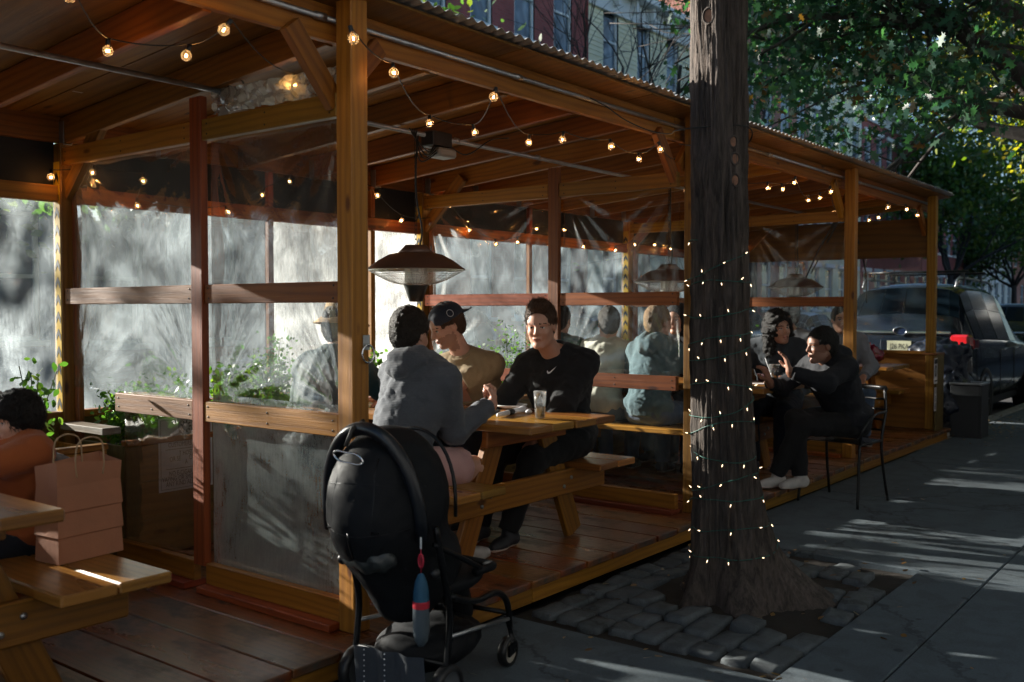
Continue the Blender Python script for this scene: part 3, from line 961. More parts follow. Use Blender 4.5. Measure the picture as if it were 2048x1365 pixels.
FY = 16.0
def building(x0, x1, H, wall, label, cols, rows, trim='trim_white', siding=None, arched=False, cornice=True, name='row_house', Y=FY, face=-1, group=None, depth=9.0, detail=True):
    """rows: list of (z0,z1); cols: list of (xa,xb)"""
    root = thing(name, label, 'building', ((x0+x1)/2, Y, 0), group)
    f = face
    wm = MB()
    xs = [x0]+[v for c in cols for v in c]+[x1]
    zs = [0]+[v for r_ in rows for v in r_]+[H]
    def quad(xa, xb, za, zb):
        if siding:
            z = za
            while z < zb-1e-4:
                e = min(zb, (math.floor(z/siding+1e-6)+1)*siding)
                fr0 = (z/siding) % 1; o0 = 0.022*(1-fr0); o1 = 0.022*(1-min(1, fr0+(e-z)/siding))
                vs = [(xa, Y+f*o0, z), (xb, Y+f*o0, z), (xb, Y+f*o1, e), (xa, Y+f*o1, e), (xa, Y+f*0.0, z), (xb, Y+f*0.0, z)]
                wm.add(vs, [[0, 1, 2, 3], [4, 5, 1, 0]])
                z = e
        else:
            wm.add([(xa, Y, za), (xb, Y, za), (xb, Y, zb), (xa, Y, zb)], [[0, 1, 2, 3]])
    for j in range(len(zs)-1):
        for i in range(len(xs)-1):
            if i % 2 == 1 and j % 2 == 1: continue
            quad(xs[i], xs[i+1], zs[j], zs[j+1])
    # sides, back and top
    d = -f*depth
    wm.add([(x0, Y, 0), (x0, Y, H), (x0, Y+d, H), (x0, Y+d, 0)], [[0, 1, 2, 3]])
    wm.add([(x1, Y, 0), (x1, Y+d, 0), (x1, Y+d, H), (x1, Y, H)], [[0, 1, 2, 3]])
    wm.add([(x0, Y+d, 0), (x0, Y+d, H), (x1, Y+d, H), (x1, Y+d, 0)], [[0, 1, 2, 3]])
    wm.build('wall', M[wall], root)
    MB().box(((x0+x1)/2, Y+d/2, H-0.05), (x1-x0-0.01, depth-0.02, 0.08), None, 0).build('roof', M['roof_dark'], root)
    for (za, zb) in rows:
        for (xa, xb) in cols:
            cx, w_, h_ = (xa+xb)/2, xb-xa, zb-za
            wi = part_root('window', root, (cx, Y, za))
            yy = Y-f*0.10
            fm = MB(); t = 0.07
            fm.box((xa+t/2, yy, (za+zb)/2), (t, 0.12, h_), None, 0).box((xb-t/2, yy, (za+zb)/2), (t, 0.12, h_), None, 0)
            fm.box((cx, yy, zb-t/2), (w_-2*t, 0.12, t), None, 0).box((cx, yy, za+t/2), (w_-2*t, 0.12, t), None, 0)
            fm.box((cx, yy, za+h_*0.5), (w_-2*t, 0.10, 0.06), None, 0)
            fm.build('frame', M[trim if trim != 'trim_grey' else 'trim_white'], wi)
            MB().add([(xa, yy-f*0.02, za), (xb, yy-f*0.02, za), (xb, yy-f*0.02, zb), (xa, yy-f*0.02, zb)], [[0, 1, 2, 3]]) if False else None
            pm = MB(); pm.add([(xa+t, yy, za+t), (xb-t, yy, za+t), (xb-t, yy, zb-t), (xa+t, yy, zb-t)], [[0, 1, 2, 3]])
            pm.build('pane', M['pane'], wi)
            if detail:
                MB().box((cx, Y+f*0.04, za-0.05), (w_+0.22, 0.14, 0.10), None, 0.01).build('sill', M[trim], wi)
                lm = MB()
                if arched:
                    o = []
                    for k in range(9):
                        a = math.pi*k/8
                        o.append((cx+(w_/2+0.16)*math.cos(a), zb-0.02+0.34*math.sin(a)))
                    o += [(cx-w_/2-0.16, zb-0.20), (cx-w_/2, zb-0.20), (cx-w_/2, zb-0.02)]
                    for k in range(7):
                        a = math.pi*(1-k/6); o.append((cx+(w_/2)*math.cos(a), zb-0.02+0.10*math.sin(a)))
                    o += [(cx+w_/2, zb-0.20), (cx+w_/2+0.16, zb-0.20)]
                    Mx = Matrix(((1, 0, 0, 0), (0, 0, 1, Y+f*0.09), (0, 1, 0, 0), (0, 0, 0, 1)))
                    lm.prism(o, 0, -f*0.09, Mx)
                else:
                    lm.box((cx, Y+f*0.045, zb+0.10), (w_+0.26, 0.10, 0.20), None, 0.01)
                lm.build('lintel', M[trim], wi)
    if cornice:
        c = part_root('cornice', root, ((x0+x1)/2, Y, H))
        MB().box(((x0+x1)/2, Y+f*0.22, H-0.10), (x1-x0, 0.5, 0.22), None, 0.02).build('cornice_board', M[trim], c)
        MB().box(((x0+x1)/2, Y+f*0.05, H-0.52), (x1-x0, 0.12, 0.6), None, 0.01).build('cornice_board', M[trim], c)
        x = x0+0.3
        while x < x1-0.2:
            MB().box((x, Y+f*0.17, H-0.40), (0.14, 0.30, 0.40), None, 0.01).build('bracket', M[trim], c); x += 1.05
    return root
def even(x0, x1, n, w_):
    s = (x1-x0)/n
    return [(x0+s*(i+.5)-w_/2, x0+s*(i+.5)+w_/2) for i in range(n)]
building(-14, 1.2, 3.45, 'brick_brown', 'low brown brick corner shop opposite the shed, its wide windows behind the hazy plastic', even(-14, 1.2, 5, 1.7), [(0.9, 2.9)], name='corner_shop', cornice=False, depth=5)
building(1.25, 8.2, 3.5, 'clap_blue', 'low blue grey shopfront opposite the shed seen blurred through plastic sheets', even(1.25, 8.2, 4, 1.15), [(0.9, 3.0)], name='shopfront', cornice=False, depth=5)
building(8.25, 16.2, 3.5, 'brick_brown', 'low brick garage row with pale tall windows next to the red brick house', even(8.25, 16.2, 4, 1.05), [(0.8, 3.1)], name='brick_garage', cornice=False, depth=5)
building(16.25, 24.05, 12.6, 'brick_red', 'dark red brick house with tall white sash windows above the shed roof', [(17.05, 17.95), (18.85, 19.72), (20.65, 21.55), (22.45, 23.35)], [(1.2, 3.3), (4.95, 7.0), (8.7, 10.9)])
MB().box((24.09, FY-0.02, 6.2), (0.03, 0.1, 12.4), None, 0).build('downpipe', M['brick_red'], bpy.data.objects['row_house'])
building(24.12, 31.0, 11.2, 'clap_cream', 'cream clapboard house with white windows behind the bare tree', [(25.0, 25.85), (27.0, 27.8), (28.9, 29.7)], [(1.4, 3.3), (5.2, 7.1), (8.6, 10.5)], siding=0.14, name='clapboard_house')
building(31.1, 41.5, 12.9, 'brick_orange', 'orange red brick house with arched grey window heads left of the big oak', even(31.1, 41.5, 6, 0.9), [(1.4, 3.4), (5.0, 7.0), (8.4, 10.9)], trim='trim_grey', arched=True)
building(41.6, 48.4, 12.2, 'clap_cream', 'pale narrow house half hidden behind oak leaves', even(41.6, 48.4, 4, 0.9), [(1.4, 3.3), (4.8, 6.8), (8.2, 10.2)], name='clapboard_house')
building(48.5, 59, 11.6, 'brick_red', 'far red brick house beyond the oak crown with a white cornice', even(48.5, 59, 6, 0.95), [(1.4, 3.3), (4.8, 6.8), (8.2, 10.2)])
building(59.1, 69, 10.2, 'brick_red', 'red house with rows of white windows beyond the parked car roof', even(59.1, 69, 6, 1.1), [(1.5, 3.4), (4.8, 6.8), (7.6, 9.2)])
building(69.1, 73, 9.5, 'clap_blue', 'narrow blue house beyond the parked cars', even(69.1, 73, 2, 1.0), [(1.5, 3.4), (4.8, 6.8)], name='clapboard_house')
building(73.1, 84, 10.0, 'clap_white', 'white clapboard house with stoop at the far right end of the row', even(73.1, 84, 5, 1.0), [(1.5, 3.4), (4.8, 6.8)], siding=0.3, name='clapboard_house')
building(84.1, 120, 11.0, 'brick_orange', 'last long brick block closing the far end of the street', even(84.1, 120, 14, 1.1), [(1.5, 3.4), (4.8, 6.8), (8, 9.6)], detail=False)
# unseen houses on the pub's side, added in dark brick to shade the pavement
building(-22, 4.5, 13, 'brick_dark', 'unseen dark brick pub building added behind the photographer to shade the pavement', even(-22, 4.5, 8, 1.1), [(1.0, 3.0), (4.6, 6.6)], Y=-3.0, face=1, name='added_pub_building', detail=False)
building(4.6, 14, 11, 'brick_dark', 'unseen dark brick house added just past the pub to shade the near pavement', even(4.6, 14, 4, 1.1), [(1.0, 3.0), (4.6, 6.6)], Y=-3.0, face=1, name='added_terrace_building', detail=False)
building(14.1, 75, 6.8, 'brick_dark', 'unseen long low dark brick terrace added along the near pavement for shade and darker reflections', even(14.1, 75, 20, 1.1), [(1.0, 3.0), (4.2, 5.8)], Y=-3.0, face=1, name='added_terrace_building', detail=False)

# ------------------------------------------------------------------ trees
def bark_mat(name, a, b_, sc=1.0, bstr=1.0):
    m, nt, b = new_mat(name)
    tc = nt.nodes.new('ShaderNodeTexCoord')
    v = mapping(nt, tc.outputs['Object'], (14*sc, 14*sc, 1.6*sc)).outputs[0]
    n1 = noise_tex(nt, v, 1.6, 7, 0.68, 0.7)
    n3 = noise_tex(nt, mapping(nt, tc.outputs['Object'], (60*sc, 60*sc, 7*sc)).outputs[0], 1.2, 5, 0.7, 0.3)
    n2 = noise_tex(nt, tc.outputs['Object'], 1.8, 4)
    h = mixc(nt, 0.4, n1.outputs[0], n3.outputs[0])
    c = ramp(nt, [(0.38, b_), (0.62, a)], h).outputs[0]
    c = mixc(nt, 0.6, c, ramp(nt, [(0.3, (0.6,)*3), (0.7, (1.2,)*3)], n2.outputs[0]).outputs[0], 'MULTIPLY')
    nt.links.new(c, b.inputs['Base Color']); b.inputs['Roughness'].default_value = 0.9
    bump(nt, b, h, bstr, 0.025)
    return m
M['bark'] = bark_mat('bark', (0.135, 0.105, 0.088), (0.026, 0.020, 0.016))
M['bark_far'] = bark_mat('bark_far', (0.09, 0.08, 0.075), (0.04, 0.035, 0.03), 0.6, 0.4)
def leaf_mat(name, cols, trans=0.45):
    m = bpy.data.materials.new(name); m.use_nodes = True
    nt = m.node_tree; nt.nodes.clear()
    o = nt.nodes.new('ShaderNodeOutputMaterial')
    geo = nt.nodes.new('ShaderNodeNewGeometry')
    tc = nt.nodes.new('ShaderNodeTexCoord')
    n = noise_tex(nt, tc.outputs['Object'], 0.9, 3)
    ri = geo.outputs['Random Per Island']
    c1 = ramp(nt, cols, ri).outputs[0]
    c = mixc(nt, 0.6, c1, ramp(nt, [(0.35, (0.55, 0.6, 0.6)), (0.65, (1.25, 1.2, 1.1))], n.outputs[0]).outputs[0], 'MULTIPLY')
    p = nt.nodes.new('ShaderNodeBsdfPrincipled'); nt.links.new(c, p.inputs['Base Color'])
    p.inputs['Roughness'].default_value = 0.36
    tl = nt.nodes.new('ShaderNodeBsdfTranslucent'); nt.links.new(mixc(nt, 1.0, c, (1.7, 1.9, 0.7), 'MULTIPLY'), tl.inputs[0])
    x = nt.nodes.new('ShaderNodeMixShader'); x.inputs[0].default_value = trans
    nt.links.new(p.outputs[0], x.inputs[1]); nt.links.new(tl.outputs[0], x.inputs[2]); nt.links.new(x.outputs[0], o.inputs[0])
    return m
M['oak_leaf'] = leaf_mat('oak_leaf', [(0.0, (0.026, 0.090, 0.070)), (0.55, (0.036, 0.110, 0.074)), (0.90, (0.035, 0.085, 0.045)), (0.975, (0.12, 0.065, 0.02)), (1.0, (0.18, 0.08, 0.02))], 0.35)
M['yellow_leaf'] = leaf_mat('yellow_leaf', [(0.0, (0.11, 0.17, 0.02)), (0.5, (0.20, 0.24, 0.03)), (1.0, (0.34, 0.26, 0.03))], 0.55)
M['green_leaf'] = leaf_mat('green_leaf', [(0.0, (0.045, 0.11, 0.035)), (0.6, (0.075, 0.14, 0.04)), (1.0, (0.15, 0.17, 0.04))], 0.45)
M['plant_leaf'] = leaf_mat('plant_leaf', [(0.0, (0.05, 0.13, 0.03)), (0.6, (0.09, 0.19, 0.04)), (1.0, (0.16, 0.22, 0.05))], 0.5)
M['dead_leaf'] = leaf_mat('dead_leaf', [(0.0, (0.10, 0.05, 0.02)), (0.5, (0.20, 0.10, 0.03)), (1.0, (0.30, 0.18, 0.06))], 0.1)

OAK = [(0, 0), (.10, .16), (.36, .20), (.16, .30), (.20, .44), (.46, .56), (.17, .60), (.14, .76), (.26, .92), (.06, .86), (0, 1.0)]
OAK = OAK+[(-x, y) for x, y in OAK[1:-1][::-1]]
OVAL = [(0, 0), (.22, .25), (.27, .5), (.16, .8), (0, 1), (-.16, .8), (-.27, .5), (-.22, .25)]
def leaves_mesh(name, pts, size, mat, parent, shape=OVAL, droop=0.3, kind=None, jitter=0.35, label=None):
    """one small face per leaf, scattered through the crown"""
    n = len(pts); k = len(shape)
    P = np.asarray(pts, float)
    sh = np.array([(x, y, 0.10*abs(x)*2) for x, y in shape])
    sz = size*(1+jitter*(rng.random(n)*2-1))
    # random frames
    a = rng.normal(size=(n, 3)); a[:, 2] -= droop; a /= np.linalg.norm(a, axis=1)[:, None]
    b = rng.normal(size=(n, 3)); b -= a*(a*b).sum(1)[:, None]; b /= np.linalg.norm(b, axis=1)[:, None]
    c = np.cross(a, b)
    V = P[:, None, :]+sz[:, None, None]*(sh[None, :, 0:1]*b[:, None, :]+sh[None, :, 1:2]*a[:, None, :]+sh[None, :, 2:3]*c[:, None, :])
    V = V.reshape(-1, 3)
    if parent is not None: V = V-np.array(WLOC[parent.name])
    me = bpy.data.meshes.new(name)
    me.vertices.add(n*k); me.vertices.foreach_set('co', V.ravel())
    me.loops.add(n*k); me.loops.foreach_set('vertex_index', np.arange(n*k, dtype=np.int32))
    me.polygons.add(n); me.polygons.foreach_set('loop_start', np.arange(0, n*k, k, dtype=np.int32))
    me.update(calc_edges=True)
    return link(name, me, parent, M[mat] if isinstance(mat, str) else mat)

def limb(mb, p, d, L, r, depth, tips, spread=0.6, up=0.15, seg=5, kids=3, wob=0.18, shrink=0.66, minr=0.006):
    pts = [Vector(p)]; d = Vector(d).normalized(); rs = [r]
    for i in range(seg):
        d = (d+Vector((random.gauss(0, wob), random.gauss(0, wob), random.gauss(0, wob)+up*0.2))).normalized()
        pts.append(pts[-1]+d*L/seg); rs.append(max(minr, r*(1-0.5*(i+1)/seg)))
    mb.tube(pts, rs, 7 if r > 0.05 else 5, caps=True)
    if depth <= 0:
        tips.append((pts[-1], d)); tips.append((pts[-2], d)); return
    for k in range(kids):
        i = random.randint(max(1, seg//2), seg)
        dd = (d+Vector((random.gauss(0, spread), random.gauss(0, spread), random.gauss(0, spread)*0.8+up))).normalized()
        limb(mb, pts[i], dd, L*random.uniform(.55, .85), max(minr, rs[i]*shrink), depth-1, tips, spread, up, max(3, seg-1), kids, wob, shrink, minr)
def cloud(tips, per, rad):
    out = []
    for (t, d) in tips:
        q = rng.normal(size=(per, 3))*rad*np.array([1, 1, .6])
        out.append(np.array(t)+q)
    return np.concatenate(out)

# big oak whose trunk stands just past the right edge; its limbs reach back over the shed
OX = 12.9
oak = thing('oak_tree', 'big dark green oak with thick grey limbs reaching over the far end of the shed', 'tree', (12.3, 1.55, 0))
mb = MB(); tips = []
mb.tube([(12.3, 1.55, -0.1), (12.3, 1.55, 0.3), (12.33, 1.6, 2.2), (12.3, 1.65, 4.0), (12.3, 1.7, 6.5), (12.2, 1.8, 9)], [.36, .28, .24, .22, .17, .1], 14)
mb.build('trunk', M['bark_far'], oak)
mb = MB()
main = [((12.3, 1.65, 3.5), (-.90, .16, .22), 3.4, .13), ((12.3, 1.65, 4.4), (-.85, -.05, .38), 3.2, .12), ((12.3, 1.65, 4.2), (-.75, .50, .28), 3.2, .12),
        ((12.3, 1.7, 5.2), (-.55, -.4, .6), 3.4, .10), ((12.3, 1.65, 3.4), (-.65, .6, .10), 2.8, .09), ((12.3, 1.65, 3.2), (-.2, .95, .05), 2.8, .09), ((12.3, 1.65, 3.9), (-.95, -.2, .15), 3.2, .10),
        ((12.3, 1.7, 5.5), (.2, .8, .6), 4.0, .10), ((12.3, 1.7, 5.0), (.8, -.2, .5), 4.0, .10), ((12.3, 1.7, 5.8), (-.3, .1, .9), 3.6, .10), ((12.3, 1.7, 3.9), (.5, .8, .1), 3.4, .08), ((12.3, 1.7, 4.8), (-.2, .7, .5), 3.0, .08)]
random.seed(21)
for p, d, L, r in main: limb(mb, p, d, L, r, 2, tips, 0.50, 0.0, 6, 4, 0.12, .6)
mb.build('limb', M['bark_far'], oak)
tp = [(t, d) for t, d in tips if t.z > 3.0+.13*max(0, t.x-8) and t.x > 7.0 and t.x > 2.25*t.y-.5+random.gauss(0, .3)]
leaves_mesh('crown', cloud(tp, 205, 0.31), 0.095, 'oak_leaf', oak, OAK, 0.5)
print('oak tips', len(tp))

# foreground tree's crown, unseen above the frame, is made dense to shade the pavement
def simple_tree(name, label, x, y, h, r, leaf, nleaf, lsz, lean=(0, 0), bare=False, crown_z=0.45, crown_r=2.2, seed=1, base_z=0.0, kids=3, depth=2, trunk_mat='bark_far', fork=None):
    random.seed(seed)
    t = thing(name, label, 'tree', (x, y, base_z))
    mb = MB(); tips = []
    fz = fork or h*crown_z
    mb.tube([(x, y, base_z-0.1), (x, y, base_z+0.3), (x+lean[0]*.5, y+lean[1]*.5, fz*.6), (x+lean[0], y+lean[1], fz)], [r*1.4, r, r*.9, r*.75], 10)
    mb.build('trunk', M[trunk_mat], t)
    mb = MB()
    for k in range(6):
        a = k*2*math.pi/6+random.uniform(-.4, .4)
        limb(mb, (x+lean[0], y+lean[1], fz-random.uniform(0, .3)), (math.cos(a)*.6, math.sin(a)*.6, random.uniform(.5, 1.3)), (h-fz)*random.uniform(.45, .62), r*.5, depth, tips, .5, .12, 5, kids, .14, .62)
    mb.build('branch', M[trunk_mat], t)
    if not bare:
        leaves_mesh('crown', cloud(tips, max(1, nleaf//len(tips)), crown_r*0.17), lsz, leaf, t, OVAL)
    return t
simple_tree('street_tree', 'bare dark tree with forking branches in front of the cream clapboard house', 23.4, 13.6, 13, 0.17, None, 0, 0, bare=True, seed=5, fork=4.2, kids=4, depth=3)
simple_tree('street_tree', 'thin sparse autumn tree in front of the orange brick house', 30.5, 13.6, 12.5, 0.15, 'yellow_leaf', 500, 0.16, seed=9, fork=4.0, kids=3, depth=3, crown_r=3)
simple_tree('street_tree', 'yellow green tree glowing above the end of the shed roof', 16.4, 1.9, 6.6, 0.16, 'yellow_leaf', 34000, 0.10, seed=13, fork=2.9, crown_r=3.4, depth=2, kids=4)
simple_tree('street_tree', 'green tree on the near kerb beyond the yellow green one', 26.5, 1.9, 9.5, 0.18, 'green_leaf', 16000, 0.16, seed=14, fork=3.2, crown_r=4.5, depth=2, kids=4)
simple_tree('street_tree', 'green leafy tree behind the parked car roof rack', 55, 13.4, 11.5, 0.2, 'green_leaf', 16000, 0.28, seed=17, fork=3.2, crown_r=5.5, depth=2, kids=4)
simple_tree('street_tree', 'small dark forked tree in front of the white clapboard house', 70, 13.2, 8.5, 0.2, 'green_leaf', 9000, 0.28, seed=19, fork=3.0, crown_r=4.5, depth=2, kids=4)
simple_tree('street_tree', 'distant green tree closing the street at the far right', 88, 12, 12.5, 0.25, 'green_leaf', 12000, 0.35, seed=23, fork=4, crown_r=6, depth=2, kids=4)
simple_tree('street_tree', 'leafy tree far down the near kerb behind the oak', 40, 2.6, 10.5, 0.22, 'green_leaf', 9000, 0.24, seed=29, fork=4, crown_r=4.5, depth=2, kids=4)
# trees on the sunny side across the street; their crowns break up the low sun
simple_tree('street_tree', 'leafy street tree across the road hidden behind the shed roof', 8.6, 13.2, 7.0, 0.16, 'green_leaf', 8000, 0.17, seed=41, fork=3.0, crown_r=4.0, depth=2, kids=4)
simple_tree('street_tree', 'small leafy tree across the road opposite the fourth bay', 13.6, 13.4, 6.4, 0.14, 'green_leaf', 6000, 0.17, seed=43, fork=2.8, crown_r=3.6, depth=2, kids=4)
simple_tree('street_tree', 'thin crowned tree across the road behind the hazy left windows', -1.5, 13.0, 6.8, 0.13, 'yellow_leaf', 2800, 0.17, seed=47, fork=2.8, crown_r=3.6, depth=2, kids=4)
# ------------------------------------------------------------------ people (signed distance fields meshed into one skin)
import openvdb as vdb

class SDF:
    def __init__(s, lo, hi, res, bg=0.05):
        s.lo = np.array(lo, float); s.res = res
        s.n = np.maximum(4, np.ceil((np.array(hi)-s.lo)/res).astype(int)+1)
        s.ax = [(s.lo[i]+np.arange(s.n[i])*res).astype(np.float32) for i in range(3)]
        s.D = np.full(tuple(s.n), bg, np.float32)
    def _sl(s, lo, hi):
        a = np.clip(np.floor((np.array(lo)-s.lo)/s.res).astype(int), 0, s.n-1)
        b = np.clip(np.ceil((np.array(hi)-s.lo)/s.res).astype(int)+1, 1, s.n)
        if (b <= a).any(): return None, None
        sl = tuple(slice(a[i], b[i]) for i in range(3))
        g = (s.ax[0][a[0]:b[0], None, None], s.ax[1][None, a[1]:b[1], None], s.ax[2][None, None, a[2]:b[2]])
        return sl, g
    def comb(s, sl, d, k, op):
        o = s.D[sl]
        if op == 'u':
            if k > 0:
                h = np.maximum(k-np.abs(o-d), 0)/k
                s.D[sl] = np.minimum(o, d)-h*h*k*0.25
            else: s.D[sl] = np.minimum(o, d)
        else:
            nd = -d
            if k > 0:
                h = np.maximum(k-np.abs(o-nd), 0)/k
                s.D[sl] = np.maximum(o, nd)+h*h*k*0.25
            else: s.D[sl] = np.maximum(o, nd)
    def cone(s, a, b, r1, r2, k=0.02, op='u', m=0.05):
        a = np.array(a, float); b = np.array(b, float); rm = max(r1, r2)+m
        sl, g = s._sl(np.minimum(a, b)-rm, np.maximum(a, b)+rm)
        if sl is None: return
        ba = b-a; L = max(float(ba@ba), 1e-9)
        x, y, z = (g[i]-np.float32(a[i]) for i in range(3))
        h = np.clip((x*ba[0]+y*ba[1]+z*ba[2])/L, 0, 1)
        d = np.sqrt((x-h*ba[0])**2+(y-h*ba[1])**2+(z-h*ba[2])**2)-(r1+(r2-r1)*h)
        s.comb(sl, d.astype(np.float32), k, op)
    def ell(s, c, r, Rm=None, k=0.02, op='u', m=0.05):
        c = np.array(c, float); r = np.array(r, float); rm = r.max()+m
        sl, g = s._sl(c-rm, c+rm)
        if sl is None: return
        x, y, z = (g[i]-np.float32(c[i]) for i in range(3))
        if Rm is not None:
            A = np.array(Rm).T
            x, y, z = (A[i][0]*x+A[i][1]*y+A[i][2]*z for i in range(3))
        k0 = np.sqrt((x/r[0])**2+(y/r[1])**2+(z/r[2])**2); k1 = np.sqrt((x/r[0]**2)**2+(y/r[1]**2)**2+(z/r[2]**2)**2)
        d = k0*(k0-1)/np.maximum(k1, 1e-6)
        s.comb(sl, d.astype(np.float32), k, op)
    def plane_cut(s, p, nrm, lo=None, hi=None, k=0.006):
        """removes what lies on the side nrm points to, within an optional box"""
        lo = s.lo if lo is None else lo; hi = s.lo+s.n*s.res if hi is None else hi
        sl, g = s._sl(lo, hi)
        if sl is None: return
        d = sum((g[i]-np.float32(p[i]))*float(nrm[i]) for i in range(3))
        o = s.D[sl]; s.D[sl] = np.maximum(o, np.broadcast_to(d, o.shape))
    def noise(s, amp, freq, seed=0, n=5, ridge=False, stretch=(1, 1, 1), band=0.04):
        rg = np.random.default_rng(seed)
        g = (s.ax[0][:, None, None], s.ax[1][None, :, None], s.ax[2][None, None, :])
        idx = np.nonzero(s.D < band)
        x, y, z = s.ax[0][idx[0]], s.ax[1][idx[1]], s.ax[2][idx[2]]
        t = np.zeros(len(x), np.float32)
        for i in range(n):
            v = rg.normal(size=3)*np.array(stretch); v /= np.linalg.norm(v)
            f = freq*rg.uniform(.6, 1.6)
            w_ = rg.normal(size=3)*freq*0.5
            ph = v[0]*x*f+v[1]*y*f+v[2]*z*f+1.3*np.sin(w_[0]*x+w_[1]*y+w_[2]*z)+rg.uniform(0, 6)
            q = np.sin(ph)
            t += (1-2*np.abs(q)) if ridge else q
        s.D[idx] += (amp*t/math.sqrt(n)).astype(np.float32)
    def mesh(s, name, mat, parent, mats=None, matfn=None, adapt=0.04, kind=None):
        g = vdb.FloatGrid(0.05)
        g.copyFromArray(s.D)
        pts, tri, quads = g.convertToPolygons(isovalue=0.0, adaptivity=adapt)
        P = pts*s.res+s.lo
        if parent is not None: Pl = P-np.array(WLOC[parent.name])
        else: Pl = P
        nt_, nq = len(tri), len(quads)
        me = bpy.data.meshes.new(name)
        me.vertices.add(len(P)); me.vertices.foreach_set('co', Pl.astype(np.float32).ravel())
        q = quads[:, ::-1]; t = tri[:, ::-1] if nt_ else np.zeros((0, 3), int)
        li = np.concatenate([q.ravel(), t.ravel()]).astype(np.int32)
        st = np.concatenate([np.arange(nq)*4, nq*4+np.arange(nt_)*3]).astype(np.int32)
        me.loops.add(len(li)); me.loops.foreach_set('vertex_index', li)
        me.polygons.add(nq+nt_); me.polygons.foreach_set('loop_start', st)
        me.polygons.foreach_set('use_smooth', np.ones(nq+nt_, bool))
        if mats:
            for m in mats: me.materials.append(m)
            cen = np.concatenate([P[q].mean(1) if nq else np.zeros((0, 3)), P[t].mean(1) if nt_ else np.zeros((0, 3))])
            me.polygons.foreach_set('material_index', matfn(cen).astype(np.int32))
        me.update(calc_edges=True)
        return link(name, me, parent, None if mats else mat)

def frame(fwd, up=(0, 0, 1)):
    f = np.array(fwd, float); f /= np.linalg.norm(f)
    u = np.array(up, float); l = np.cross(u, f); l /= np.linalg.norm(l); u = np.cross(f, l)
    return np.array([f, l, u]).T          # columns: forward, left, up
def ik(a, b, l1, l2, pole):
    a, b, pole = np.array(a, float), np.array(b, float), np.array(pole, float)
    d = b-a; L = np.linalg.norm(d)
    if L > (l1+l2)*0.995: b = a+d/L*(l1+l2)*0.995; d = b-a; L = np.linalg.norm(d)
    u = d/L; h = (l1*l1-l2*l2+L*L)/(2*L); r = math.sqrt(max(0, l1*l1-h*h))
    p = pole-u*(pole@u); p /= max(np.linalg.norm(p), 1e-6)
    return a+u*h+p*r, b

def skin_mat(name, col):
    m, nt, b = new_mat(name)
    tc = nt.nodes.new('ShaderNodeTexCoord')
    n = noise_tex(nt, tc.outputs['Object'], 22, 4)
    c = mixc(nt, n.outputs[0], (col[0]*.82, col[1]*.72, col[2]*.70), (min(1, col[0]*1.08), col[1]*1.08, col[2]*1.08))
    nt.links.new(c, b.inputs['Base Color'])
    b.inputs['Roughness'].default_value = 0.48
    b.inputs['Subsurface Weight'].default_value = 0.12
    b.inputs['Subsurface Radius'].default_value = (0.014, 0.005, 0.003); b.inputs['Subsurface Scale'].default_value = 0.7
    n2 = noise_tex(nt, tc.outputs['Object'], 240, 2)
    bump(nt, b, n2.outputs[0], 0.15, 0.001)
    return m
def hair_mat(name, col, hi):
    m, nt, b = new_mat(name)
    tc = nt.nodes.new('ShaderNodeTexCoord')
    n = noise_tex(nt, mapping(nt, tc.outputs['Object'], (160, 160, 30)).outputs[0], 1.5, 4, 0.6, 1.0)
    nt.links.new(ramp(nt, [(0.35, col), (0.7, hi)], n.outputs[0]).outputs[0], b.inputs['Base Color'])
    b.inputs['Roughness'].default_value = 0.55
    b.inputs['Specular IOR Level'].default_value = 0.35
    bump(nt, b, n.outputs[0], 1.0, 0.010)
    return m
M['skin_fair'] = skin_mat('skin_fair', (0.62, 0.36, 0.26))
M['skin_tan'] = skin_mat('skin_tan', (0.50, 0.27, 0.18))
M['skin_brown'] = skin_mat('skin_brown', (0.26, 0.12, 0.07))
M['lip'] = skin_mat('lips', (0.46, 0.20, 0.15))
M['stubble'] = skin_mat('stubble', (0.36, 0.20, 0.14))
M['eye_white'] = plain('eye_white', (0.6, 0.58, 0.55), 0.2)
M['eye_dark'] = plain('eye_dark', (0.02, 0.015, 0.012), 0.15)
M['hair_brown'] = hair_mat('hair_brown', (0.035, 0.018, 0.010), (0.14, 0.07, 0.035))
M['hair_dark'] = hair_mat('hair_dark', (0.010, 0.008, 0.006), (0.05, 0.035, 0.025))
M['hair_black'] = hair_mat('hair_black', (0.004, 0.004, 0.004), (0.02, 0.016, 0.014))
M['hair_blond'] = hair_mat('hair_blond', (0.16, 0.085, 0.035), (0.42, 0.26, 0.12))
M['hoodie_grey'] = knit('grey_waffle_knit', (0.105, 0.115, 0.135))
M['sweater_black'] = cloth('black_sweatshirt', (0.007, 0.008, 0.010), 0.95, 0.10)
M['tee_tan'] = cloth('tan_cotton', (0.34, 0.25, 0.14))
M['tee_orange'] = cloth('orange_cotton', (0.36, 0.09, 0.02))
M['jacket_teal'] = cloth('teal_jacket', (0.03, 0.075, 0.085), 0.6)
M['jacket_navy'] = cloth('navy_jacket', (0.004, 0.005, 0.009), 0.85, 0.02)
M['jacket_grey'] = cloth('dark_grey_wool', (0.028, 0.036, 0.045), 0.9, 0.05)
M['coat_grey'] = cloth('grey_brown_coat', (0.10, 0.085, 0.085))
M['shirt_cream'] = cloth('cream_fleece', (0.55, 0.55, 0.46))
M['knit_teal'] = cloth('blue_green_hoodie', (0.08, 0.14, 0.16))
M['pattern_jacket'] = cloth('pale_patterned_jacket', (0.22, 0.23, 0.26))
M['shorts_pink'] = cloth('pale_pink_shorts', (0.62, 0.36, 0.34))
M['jeans'] = cloth('blue_jeans', (0.07, 0.11, 0.18))
